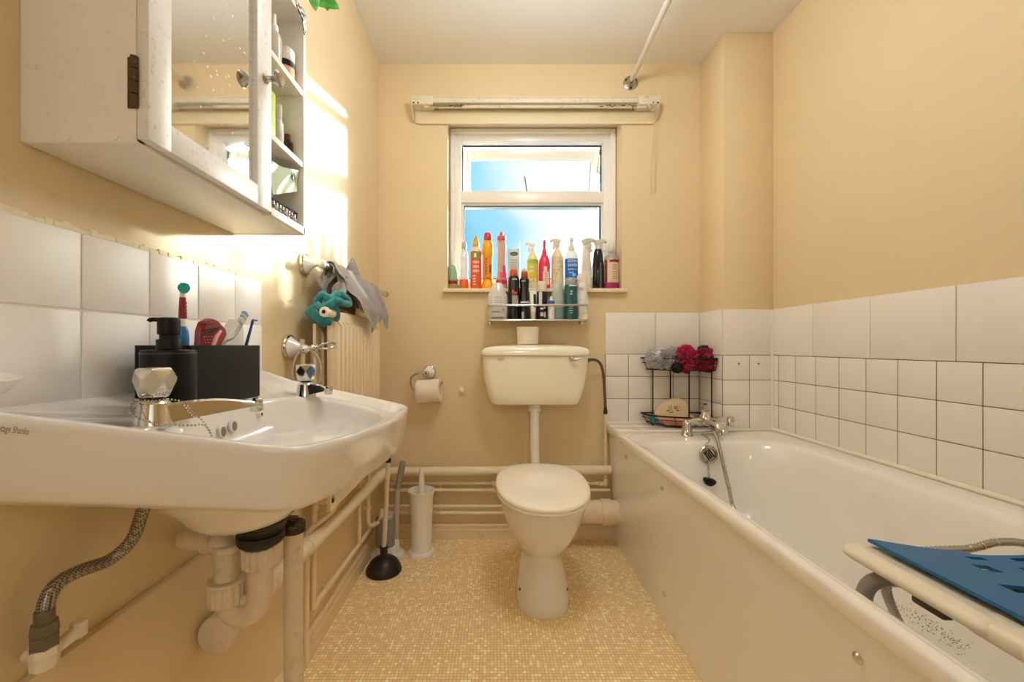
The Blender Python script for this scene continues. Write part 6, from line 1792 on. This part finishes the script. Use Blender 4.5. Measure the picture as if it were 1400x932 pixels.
bottle('cleaner_bottle', 'clear slim bottle with a grey cap and orange liquid in its foot', 628.5, 640.5, 331, YS, SILLZ, [(0.9, 0), (1, 0.01), (1, 0.2), (0.93, 0.23), (0.93, 0.72), (0.7, 0.82), (0.45, 0.86), (0, 0.86)], clear('#EFEFF0', 0.55), [
    ('cap', 'bottle_cap', [(0.5, 0.85), (0.55, 0.86), (0.52, 0.985), (0.4, 1.0), (0, 1.0)], plastic('#BDB7B0', 0.4)),
    ('cap', 'orange_fill', [(1.0, 0.006), (1.03, 0.02), (1.03, 0.205), (0.9, 0.225), (0, 0.225)], plastic('#E9631C', 0.3), 0.8),
    ('label', 'label', 0.93, 0.28, 0.7, plastic('#EDF0F4'), 0.8)], 'bottle', G1)
bottle('descaler_bottle', 'orange labelled white bottle with a yellow cone cap', 643, 658.5, 322, YS, SILLZ, [(0.92, 0), (1, 0.012), (1, 0.66), (0.92, 0.72), (0.55, 0.79), (0.45, 0.81), (0, 0.81)], plastic('#E6D2B4', 0.3), [
    ('cap', 'cone_cap', [(0.58, 0.80), (0.6, 0.82), (0.55, 0.88), (0.3, 0.96), (0.1, 1.0), (0, 1.0)], plastic('#E0A21E', 0.35)),
    ('label', 'label', 1.0, 0.03, 0.70, plastic('#E2592C', 0.35), 1.35),
    ('label', 'green_logo', 1.006, 0.57, 0.68, plastic('#6E9A3A', 0.35), 0.75),
    ('marks', 'printed_text', 1.008, [(-0.1, 0.625, 0.35, 0.07)] + [(a, z, 0.11, 0.045) for z in (0.50, 0.42, 0.34) for a in (-0.45, -0.27, -0.08, 0.12, 0.32, 0.5)] + rows(-0.3, (0.1, 0.15, 0.2, 0.25), 0.5, 0.02), plastic('#F3E4D0'))], 'bottle', G1)
bottle('drain_cleaner', 'yellow bottle with a round pink-red cap and broad shoulder', 659, 674.5, 318, YS, SILLZ, [(0.95, 0), (1.1, 0.015), (1.05, 0.1), (0.86, 0.15), (0.86, 0.6), (1.0, 0.62), (0.98, 0.78), (0.72, 0.85), (0.6, 0.87), (0, 0.87)], plastic('#F0AC14', 0.3), [
    ('cap', 'bottle_cap', [(0.68, 0.865), (0.72, 0.875), (0.7, 0.94), (0.5, 0.99), (0.2, 1.0), (0, 1.0)], plastic('#D4294E', 0.3)),
    ('label', 'label', 0.87, 0.17, 0.585, plastic('#E98A1A', 0.4), 1.3),
    ('marks', 'printed_text', 0.88, [(-0.3, z, 0.3, 0.03) for z in (0.28, 0.33, 0.38, 0.43, 0.48, 0.53)] + [(0.55, 0.36, 0.4, 0.14), (0.1, 0.2, 0.9, 0.02)], plastic('#8A4A12'))], 'bottle', G1)
bottle('rinse_aid', 'clear bottle with a pink swirl at its foot and a pointed pink cap', 678, 693.5, 317, YS, SILLZ, [(1.0, 0), (1.08, 0.015), (1.0, 0.12), (0.8, 0.3), (0.72, 0.5), (0.78, 0.75), (0.72, 0.84), (0.5, 0.87), (0, 0.87)], clear('#E3C5B5', 0.4), [
    ('cap', 'bottle_cap', [(0.74, 0.855), (0.78, 0.87), (0.74, 0.92), (0.36, 0.935), (0.3, 0.99), (0.15, 1.0), (0, 1.0)], plastic('#DF5A62', 0.35)),
    ('label', 'pink_label', 1.0, 0.02, 0.17, plastic('#C72A5F', 0.3), 1.4), ('label', 'pink_swirl', 0.88, 0.14, 0.30, plastic('#E0417A', 0.3), 0.75, -PI / 2 + 0.35), ('label', 'pink_tip', 0.78, 0.28, 0.42, plastic('#E0417A', 0.3), 0.35, -PI / 2 + 0.6)], 'bottle', G1)
# carton with a slim stick behind it
ct_ = thing('medicine_carton', 'upright pale carton with a dark teal oval logo behind the black aerosols', 'carton', (at(702.5, 0, YS).x, YS, SILLZ), G1)
c0, c1, z1_ = at(694.5, 0, YS).x, at(710.5, 0, YS).x, at(0, 341, YS).z
m = M(); m.box((c0, YS - 0.018, SILLZ), (c1, YS + 0.018, z1_), 0.001); obj('carton_body', m, plastic('#C4C9C8', 0.4), ct_)
m = M(); m.lathe([(0.0, 0.0004), (0.021, 0.0002)], 28, orient(((c0 + c1) / 2, YS - 0.0184, z1_ - 0.026), (0, -1, 0)), 0.5); lg = obj('oval_logo', m, plastic('#0F5450', 0.4), ct_)
m = M(); text_into(m, 'Corto', 0.011, on_plane(((c0 + c1) / 2, YS - 0.0192, z1_ - 0.026), (1, 0, 0), (0, 0, 1)), shear=0.25, width=0.028)
for k in range(5): m.box((c0 + 0.012, YS - 0.0185, z1_ - 0.06 - 0.011 * k), (c1 - 0.012 - 0.004 * (k % 3), YS - 0.0181, z1_ - 0.056 - 0.011 * k))
obj('printed_text', m, plastic('#8DA6A2'), ct_, flat=True)
m = M(); m.tube([(c1 - 0.004, YS - 0.002, SILLZ + 0.02), (c1 - 0.003, YS + 0.004, at(0, 332, YS).z)], 0.0018, 8); tag(obj('slim_stick', m, plastic('#4A5557')), 'thin dark stick poking up behind the pale carton', 'stick')
SP = [(0.92, 0), (1, 0.015), (1, 0.58), (0.9, 0.66), (0.5, 0.75), (0.34, 0.79), (0.34, 0.82), (0, 0.82)]
def mk(z): return z
bottle('spray_cleaner', 'cream spray bottle with a yellow-green label, left of the pink-red one', 720, 736, 330, YS, SILLZ, SP, plastic('#E5DAB4', 0.3), [
    ('spray', 0.83, PI, WHITEP, 0.046), ('label', 'label', 1.0, 0.16, 0.62, plastic('#D9C244', 0.35), 1.3), ('label', 'green_band', 1.004, 0.53, 0.62, plastic('#A8BE4A', 0.35), 1.2, -PI / 2 - 0.1),
    ('marks', 'printed_text', 1.01, [(a, z, 0.14, 0.05) for z in (0.46, 0.38) for a in (-0.5, -0.3, -0.1, 0.1)] + [(-0.3, 0.2, 0.5, 0.05), (0.45, 0.2, 0.3, 0.06)], plastic('#EFE6C4'))], 'spray bottle', G1)
bottle('spray_cleaner', 'pink-red spray bottle with a slim red nozzle, white flame shape on its front', 736.5, 752.5, 328, YS, SILLZ, [(0.92, 0), (1, 0.015), (1, 0.52), (0.9, 0.6), (0.5, 0.7), (0.36, 0.72), (0.34, 0.80), (0.2, 0.82), (0, 0.82)], plastic('#E0345C', 0.3), [
    ('cap', 'red_nozzle', [(0.4, 0.70), (0.44, 0.76), (0.3, 0.80), (0.2, 0.83), (0.26, 0.9), (0.22, 0.97), (0.1, 1.0), (0, 1.0)], plastic('#C91F48', 0.3)),
    ('label', 'white_flame', 1.0, 0.10, 0.36, plastic('#E9C9BF', 0.4), 0.62, -PI / 2 + 0.25), ('label', 'flame_tip', 1.0, 0.35, 0.46, plastic('#E9C9BF', 0.4), 0.28, -PI / 2 + 0.05),
    ('marks', 'printed_text', 1.008, [(0.1, z, 0.12, 0.03) for z in (0.16, 0.21, 0.26, 0.31)], plastic('#B5365A'))], 'spray bottle', G1)
bottle('spray_cleaner', 'cream spray bottle with a pale floral label, between the pink-red and blue ones', 754, 770.5, 325, YS, SILLZ, SP, plastic('#E6D9B2', 0.3), [
    ('spray', 0.83, PI * 0.85, plastic('#D5D0C6', 0.25), 0.05), ('label', 'label', 1.0, 0.12, 0.62, plastic('#D8CFAE', 0.4), 1.3),
    ('marks', 'printed_flowers', 1.008, [(R.uniform(-1, 1), R.uniform(0.16, 0.58), 0.16, 0.03) for _ in range(26)], plastic('#C7A95C')), ('label', 'grey_edge', 1.006, 0.12, 0.64, plastic('#9DB0AF', 0.4), 0.12, -PI / 2 - 1.2)], 'spray bottle', G1)
bottle('spray_cleaner', 'white spray bottle with a bright blue label and bold white letters', 772, 791, 325, YS, SILLZ, [(0.95, 0), (1, 0.01), (1, 0.6), (0.92, 0.68), (0.5, 0.745), (0.36, 0.76), (0, 0.76)], clear('#F2F5F7', 0.25), [
    ('cap', 'spray_collar', [(0.4, 0.75), (0.48, 0.77), (0.42, 0.83), (0.25, 0.86), (0.22, 0.93), (0.3, 0.94), (0.24, 0.985), (0.1, 1.0), (0, 1.0)], plastic('#D9D6CF', 0.3)),
    ('label', 'blue_label', 1.0, 0.05, 0.585, plastic('#1268C8', 0.35), 1.35),
    ('text', 'OCEAN', 0.54, 0.075, plastic('#F4F6F6'), 1.0, 1.45), ('text', 'SAVER', 0.46, 0.075, plastic('#F4F6F6'), 1.0, 1.45), ('text', 'bathroom', 0.385, 0.045, plastic('#F4F6F6'), 1.0, 1.3),
    ('marks', 'printed_wave', 1.008, [(-0.2, 0.32, 0.7, 0.02), (0.2, 0.28, 0.5, 0.05), (-0.5, 0.12, 0.6, 0.05), (0.3, 0.2, 0.6, 0.03)], plastic('#8EC1EE'))], 'spray bottle', G1)
bottle('spray_cleaner', 'tall plain ivory spray bottle with a long swept trigger head', 794, 809, 322, YS, SILLZ, [(1.0, 0), (1.05, 0.015), (1.0, 0.35), (0.85, 0.55), (0.72, 0.72), (0.55, 0.76), (0, 0.76)], plastic('#DDD6C6', 0.3), [
    ('spray', 0.76, 0.25, plastic('#D9D2C4', 0.3), 0.066), ('spray', 0.76, PI, plastic('#D9D2C4', 0.3), 0.054)][:1] + [('label', 'label', 1.02, 0.1, 0.34, plastic('#E5DFD0', 0.4), 1.0)], 'spray bottle', G1)
bottle('spray_cleaner', 'black glossy spray bottle with a cream trigger head', 810, 825.5, 320, YS, SILLZ, [(0.95, 0), (1.0, 0.01), (1.0, 0.42), (0.9, 0.5), (0.78, 0.66), (0.6, 0.72), (0.5, 0.735), (0, 0.735)], plastic('#17161B', 0.12), [
    ('spray', 0.74, 0.2, plastic('#D8D0C0', 0.3), 0.058), ('label', 'clear_window', 1.0, 0.03, 0.48, plastic('#5C5C62', 0.15), 0.16, -PI / 2 + 0.25)], 'spray bottle', G1)
bottle('shampoo_bottle', 'clear bottle of plum liquid with a maroon edged label, rightmost on the sill', 825.5, 846, 331, YS, SILLZ, [(0.94, 0), (1, 0.01), (1, 0.60), (0.9, 0.68), (0.5, 0.755), (0.34, 0.77), (0.34, 0.80), (0, 0.80)], clear('#DDD2CE', 0.5), [
    ('cap', 'plum_liquid', [(1.0, 0.004), (1.02, 0.014), (1.02, 0.145), (0, 0.145)], plastic('#A01A5C', 0.3), 0.8),
    ('cap', 'pump_cap', [(0.38, 0.79), (0.42, 0.80), (0.42, 0.9), (0.32, 0.97), (0.15, 1.0), (0, 1.0)], plastic('#DAD2C8', 0.35)),
    ('label', 'label', 1.0, 0.15, 0.61, plastic('#D9BFA6', 0.4), 1.2), ('label', 'maroon_band', 1.004, 0.565, 0.615, plastic('#7A1A26', 0.4), 0.75, -PI / 2 + 0.3), ('label', 'maroon_edge', 1.005, 0.15, 0.615, plastic('#7A1A26', 0.4), 0.2, -PI / 2 - 0.95),
    ('marks', 'printed_text', 1.01, [(0.25, z, 0.6, 0.018) for z in (0.5, 0.46, 0.42, 0.36, 0.32, 0.27, 0.23)], plastic('#A98A76'))], 'bottle', G1)

# rack
YR, ZR = 2.02, 1.0925
G2 = 'toiletries in the chrome rack'
bottle('hand_wash', 'clear square-shouldered bottle with a pale label at the left end of the rack', 666.5, 694, 387, YR, ZR, [(0.95, 0), (1, 0.02), (1, 0.55), (0.95, 0.66), (0.7, 0.85), (0.45, 0.96), (0.4, 1.0), (0, 1.0)], clear('#F4F2EE', 0.35), [
    ('label', 'label', 0.99, 0.36, 0.66, plastic('#DCDAD6', 0.4), 0.6), ('label', 'lower_label', 1.0, 0.08, 0.33, plastic('#CFCBC4', 0.4), 1.0),
    ('marks', 'printed_text', 1.0, [(0.1, z, 0.7, 0.012) for z in (0.6, 0.55, 0.5, 0.45)] + [(-0.2, 0.2, 0.8, 0.03), (0.6, 0.26, 0.15, 0.05), (0.0, 0.04, 1.2, 0.05)], plastic('#8A8078'))], 'bottle', G2, 0.7)
def aerosol(label, pxl, pxr, top, cap, marks, Y=YR, waist=0.0):
    return bottle('deodorant_spray', label, pxl, pxr, top, Y, ZR, [(0.9, 0), (1, 0.01), (1, 0.45), (1 - waist, 0.55), (1 - waist * 0.4, 0.7), (1, 0.76), (0.95, 0.79), (0.7, 0.82), (0, 0.82)], plastic('#131214', 0.18), [
        ('cap', 'spray_cap', [(0.66, 0.81), (0.72, 0.82), (0.7, 0.9), (0.6, 0.94), (0, 0.94)], cap), ('cap', 'clear_cap_top', [(0.6, 0.935), (0.55, 0.96), (0.3, 1.0), (0, 1.0)], clear('#E9D9D2', 0.5)),
        *marks], 'deodorant', G2, 1.0)
aerosol('taller black aerosol with a copper cap and red print in the rack', 695, 710, 364.5, plastic('#C25238', 0.3), [('marks', 'red_print', 1.0, [(0.1, 0.5, 0.9, 0.035), (-0.2, 0.53, 0.3, 0.05), (0.3, 0.47, 0.4, 0.02)], plastic('#D8453A')), ('label', 'silver_label', 1.0, 0.27, 0.45, plastic('#A39A92', 0.35), 0.6, -PI / 2 + 0.25), ('marks', 'neck_text', 1.0, [(0.1, 0.75, 0.9, 0.02)], plastic('#CFCBC8'))])
aerosol('slimmer waisted black aerosol with a red-brown cap beside the taller one', 710.5, 723.5, 367.5, plastic('#B5482F', 0.3), [('marks', 'white_band', 1.0, [(0.0, 0.335, 2.2, 0.035)], plastic('#C9C6C3')), ('marks', 'small_print', 1.0, [(-0.4, 0.1, 0.5, 0.1), (-0.3, 0.75, 0.9, 0.02), (-0.4, 0.03, 0.5, 0.03)], plastic('#B9B6B2'))], 2.018, 0.12)
tube_ = thing('cream_tube', 'white squeeze tube with a black printed panel, standing on its cap in the rack', 'tube', (at(729, 0, YR).x, 2.012, ZR), G2)
m = M(); cxt = at(729, 0, 2.012).x; H_ = at(0, 397, 2.012).z - ZR
m.loft([[Vector((cxt + w * math.cos(a), 2.012 + d * math.sin(a), ZR + H_ * z)) for a in [2 * PI * k / 24 for k in range(24)]] for z, w, d in ((0.27, 0.0125, 0.0125), (0.3, 0.014, 0.0135), (0.6, 0.016, 0.009), (0.9, 0.0175, 0.003), (1.0, 0.018, 0.0015))]); obj('tube_body', m, WHITEP, tube_)
m = M(); m.lathe([(0.010, 0), (0.011, 0.001), (0.0125, H_ * 0.27), (0, H_ * 0.27)], 24, Matrix.Translation((cxt, 2.012, ZR))); obj('tube_cap', m, CREAMP, tube_)
m = M(); m.sheet([[Vector((cxt + x, 2.012 - 0.0145 + 0.011 * v - (0.0 if x > 0 else 0.0), ZR + H_ * (0.42 + 0.45 * v))) for v in (0, 0.5, 1)] for x in (0.001, 0.0125)], 0.0006); obj('black_panel', m, BLACK, tube_)
bottle('hair_lotion', 'black bottle with a cream cap and white print in the middle of the rack', 733, 748.5, 385, YR, ZR, [(0.94, 0), (1, 0.015), (1, 0.7), (0.95, 0.73), (0, 0.73)], plastic('#1D1F1E', 0.3), [
    ('cap', 'bottle_cap', [(0.82, 0.72), (0.86, 0.73), (0.86, 0.98), (0.8, 1.0), (0, 1.0)], plastic('#E9D5C0', 0.35)),
    ('label', 'white_stripe', 1.0, 0.35, 0.72, plastic('#CFCFCB', 0.4), 0.28, -PI / 2 - 0.35), ('marks', 'white_print', 1.0, [(-0.1, 0.13, 0.5, 0.1), (0.45, 0.12, 0.4, 0.14), (-0.1, 0.28, 0.5, 0.05), (0.4, 0.3, 0.3, 0.04)], plastic('#D9D8D3'))], 'bottle', G2, 1.0)
bottle('eye_drops', 'short white bottle with a bright blue cap in the front of the rack', 749.5, 758, 405, 1.985, ZR, [(0.95, 0), (1, 0.02), (1, 0.62), (0.9, 0.68), (0, 0.68)], WHITEP, [
    ('cap', 'blue_cap', [(0.9, 0.66), (1.0, 0.68), (0.95, 0.78), (0.5, 0.82), (0, 0.82)], plastic('#1B63B5', 0.3)), ('cap', 'white_tip', [(0.5, 0.81), (0.5, 0.92), (0.3, 1.0), (0, 1.0)], WHITEP), ('marks', 'printed_text', 1.0, [(0.3, z, 0.6, 0.02) for z in (0.2, 0.28, 0.36)], plastic('#9AA2A8'))], 'bottle', G2, 1.0)
bottle('shower_gel', 'soft frosted pale green bottle behind the teal one in the rack', 752.5, 772.5, 386, 2.045, ZR, [(0.94, 0), (1, 0.02), (1, 0.34), (0.95, 0.5), (0.8, 0.75), (0.55, 0.95), (0.3, 1.0), (0, 1.0)], clear('#CBD2C2', 0.2), [
    ('label', 'green_fill', 1.0, 0.02, 0.32, plastic('#8FA594', 0.3), 1.5)], 'bottle', G2, 0.8)
bottle('body_spray', 'teal bottle with a grey cap toward the right of the rack', 771.5, 789, 380, 2.005, ZR, [(0.94, 0), (1, 0.01), (1, 0.80), (0.95, 0.825), (0, 0.825)], plastic('#0E5357', 0.25), [
    ('cap', 'bottle_cap', [(0.82, 0.82), (0.85, 0.83), (0.8, 0.98), (0.7, 1.0), (0, 1.0)], plastic('#9E9C97', 0.3)), ('marks', 'printed_text', 1.0, [(-0.15, 0.66, 0.16, 0.04), (0.05, 0.66, 0.16, 0.04), (-0.1, 0.6, 0.4, 0.03), (-0.1, 0.3, 0.6, 0.012), (-0.1, 0.26, 0.5, 0.012), (-0.1, 0.2, 0.6, 0.012), (-0.1, 0.15, 0.4, 0.012)], plastic('#A9C9C9')), ('marks', 'white_cap_line', 1.0, [(0.2, 0.80, 1.3, 0.03)], plastic('#D9E2E2'))], 'bottle', G2, 1.0)
# crumpled white pack at the right end
wpk = thing('wipes_pack', 'crumpled white pack standing at the right end of the rack', 'pack', (at(797, 0, YR).x, YR, ZR), G2)
cxp = at(796.5, 0, 2.015).x; Hp = at(0, 374, 2.015).z - ZR
rings = []
for k in range(15):
    z = k / 14
    w = 0.029 * (1 - 0.12 * z) * (1 - 0.25 * max(0, z - 0.8) / 0.2); d = 0.026 * (1 - z * 0.55)
    rings.append([Vector((cxp + 0.004 * math.sin(z * 6) + w * math.cos(a) * (1 + 0.10 * math.sin(3 * a + z * 9)), 2.018 + d * math.sin(a) * (1 + 0.2 * math.sin(4 * a - z * 11)), ZR + Hp * z + 0.004 * math.sin(a * 2 + k))) for a in [2 * PI * j / 28 for j in range(28)]])
m = M(); m.loft(rings); obj('pack_body', m, plastic('#E6DFD2', 0.4), wpk, sharp=50)
m = M(); m.ball((cxp - 0.006, 2.0, ZR + Hp * 0.72), 0.017, 3, (1, 0.45, 1), 0.25, 2.5); m.ball((cxp - 0.016, 2.008, ZR + Hp * 0.9), 0.015, 3, (0.9, 0.6, 1.2), 0.3, 2.5); obj('torn_flap', m, plastic('#EDE8DE', 0.4), wpk)
# ------------------------------------------------------------------ added fill lamps out of view, sun, sky, camera
lampx, lampy = 0.22, 1.1
lf = thing('fill_pendant', 'unseen opal globe added as fill light, hung in the middle of the room', 'lamp', (lampx, lampy, ZC))  # lamp added out of view to brighten walls and ceiling
m = M(); m.lathe([(0.04, 0), (0.042, -0.004), (0.03, -0.022), (0.0, -0.024)], 40, Matrix.Translation((lampx, lampy, ZC - 0.0005))); obj('ceiling_rose', m, WHITEP, lf)
LZG = 2.13
m = M(); m.tube([(lampx, lampy, ZC - 0.02), (lampx, lampy, LZG + 0.12)], 0.004, 8); m.lathe([(0.028, 0.10), (0.03, 0.105), (0.03, 0.13), (0.01, 0.14), (0, 0.14)], 24, Matrix.Translation((lampx, lampy, LZG))); obj('cord_and_holder', m, WHITEP, lf)
gm, nt, N, L, b = new_mat('fill_lamp_glass')
b.inputs['Base Color'].default_value = (0.9, 0.88, 0.84, 1); b.inputs['Emission Color'].default_value = (0.93, 0.97, 1.0, 1); b.inputs['Emission Strength'].default_value = FILL_LAMP_E
m = M(); m.ball((lampx, lampy, LZG), 0.11, 4); obj('fill_globe', m, gm, lf)

hl_ = thing('landing_fill_lamp', 'unseen opal globe added as fill light on the landing beyond the doorway', 'lamp', (0.12, -1.45, ZC))  # made-up lamp, added as soft fill from behind the camera
m = M(); m.tube([(0.12, -1.45, ZC), (0.12, -1.45, 2.0)], 0.004, 8); m.lathe([(0.04, 0), (0.042, -0.004), (0.03, -0.022), (0.0, -0.024)], 24, Matrix.Translation((0.12, -1.45, ZC - 0.0005))); obj('cord_and_holder', m, WHITEP, hl_)
gm2 = gm.copy(); gm2.node_tree.nodes['Principled BSDF'].inputs['Emission Strength'].default_value = FILL_LAMP_E * HALL_FILL_K
m = M(); m.ball((0.12, -1.45, 1.88), 0.13, 4); obj('fill_globe', m, gm2, hl_)
sun_d = Vector((-0.75, -1.0, -0.265)).normalized()
sl = bpy.data.lights.new('sun', 'SUN'); sl.energy = SUN_E; sl.angle = math.radians(2.2); sl.color = (1.0, 0.95, 0.86)
so_ = bpy.data.objects.new('sun', sl); C.objects.link(so_); so_.rotation_euler = sun_d.to_track_quat('-Z', 'Y').to_euler(); so_.location = (3, 5, 4)

w = bpy.data.worlds.new('sky'); bpy.context.scene.world = w; w.use_nodes = True
nt = w.node_tree; N = nt.nodes; L = nt.links
bg = N['Background']
tc = N.new('ShaderNodeTexCoord')
dot = N.new('ShaderNodeVectorMath'); dot.operation = 'DOT_PRODUCT'; L.new(tc.outputs['Generated'], dot.inputs[0]); dot.inputs[1].default_value = Vector((0.50, 1.0, 0.36)).normalized()
nz = N.new('ShaderNodeTexNoise'); nz.inputs['Scale'].default_value = 3.2; nz.inputs['Detail'].default_value = 5; nz.inputs['Roughness'].default_value = 0.55
L.new(tc.outputs['Generated'], nz.inputs['Vector'])
ad = N.new('ShaderNodeMath'); ad.operation = 'MULTIPLY_ADD'; L.new(nz.outputs['Fac'], ad.inputs[0]); ad.inputs[1].default_value = 0.22; L.new(dot.outputs['Value'], ad.inputs[2])
cr = N.new('ShaderNodeValToRGB'); el = cr.color_ramp.elements
el[0].position = 0.90; el[0].color = lin('#45B0E6'); el[1].position = 1.075; el[1].color = (1.0, 1.0, 0.98, 1)
cr.color_ramp.interpolation = 'EASE'
sc_ = N.new('ShaderNodeMapRange'); sc_.inputs['From Min'].default_value = 0.8; sc_.inputs['From Max'].default_value = 1.2
L.new(ad.outputs[0], sc_.inputs['Value'])
el[0].position = 0.27; el[1].position = 0.70
e = el.new(0.49); e.color = lin('#9FDCF5')
L.new(sc_.outputs[0], cr.inputs[0]); L.new(cr.outputs[0], bg.inputs['Color'])
bg.inputs['Strength'].default_value = SKY_E
# soft glow added near the sun, unseen, standing in for pane-scattered sunlight
d2 = N.new('ShaderNodeVectorMath'); d2.operation = 'DOT_PRODUCT'
nrmz = N.new('ShaderNodeVectorMath'); nrmz.operation = 'NORMALIZE'; L.new(tc.outputs['Generated'], nrmz.inputs[0])
L.new(nrmz.outputs[0], d2.inputs[0]); d2.inputs[1].default_value = Vector((0.67, 1.0, 0.275)).normalized()
one = N.new('ShaderNodeMath'); one.operation = 'SUBTRACT'; one.inputs[0].default_value = 1.0; L.new(d2.outputs['Value'], one.inputs[1])
dv = N.new('ShaderNodeMath'); dv.operation = 'MULTIPLY'; L.new(one.outputs[0], dv.inputs[0]); dv.inputs[1].default_value = -1.0 / (math.radians(6.0) ** 2)
ex = N.new('ShaderNodeMath'); ex.operation = 'EXPONENT'; L.new(dv.outputs[0], ex.inputs[0])
gl = N.new('ShaderNodeBackground'); gl.inputs['Color'].default_value = (1.0, 0.97, 0.92, 1)
mg = N.new('ShaderNodeMath'); mg.operation = 'MULTIPLY'; L.new(ex.outputs[0], mg.inputs[0]); mg.inputs[1].default_value = FILL_GLOW_E
L.new(mg.outputs[0], gl.inputs['Strength'])
asd = N.new('ShaderNodeAddShader'); L.new(bg.outputs[0], asd.inputs[0]); L.new(gl.outputs[0], asd.inputs[1])
L.new(asd.outputs[0], N['World Output'].inputs['Surface'])
w.cycles.sampling_method = 'MANUAL'; w.cycles.sample_map_resolution = 1024

cam = bpy.data.cameras.new('camera'); co = bpy.data.objects.new('camera', cam); C.objects.link(co)
co.location = (0, 0, CZ); co.rotation_euler = (PI / 2, 0, 0)
cam.sensor_width = 36; cam.lens = 36 * F / 1400
cam.shift_x = (700 - VX) / 1400; cam.shift_y = (VY - 466) / 1400
cam.clip_start = 0.01
sc = bpy.context.scene
sc.camera = co
sc.view_settings.view_transform = 'Standard'; sc.view_settings.look = 'None'; sc.view_settings.gamma = 1
sc.view_settings.use_curve_mapping = False
sc.view_settings.exposure = EXPO
sc.cycles.use_denoising = True
sc.cycles.max_bounces = 12; sc.cycles.diffuse_bounces = 8; sc.cycles.transparent_max_bounces = 24
sc.cycles.sample_clamp_indirect = 6.0
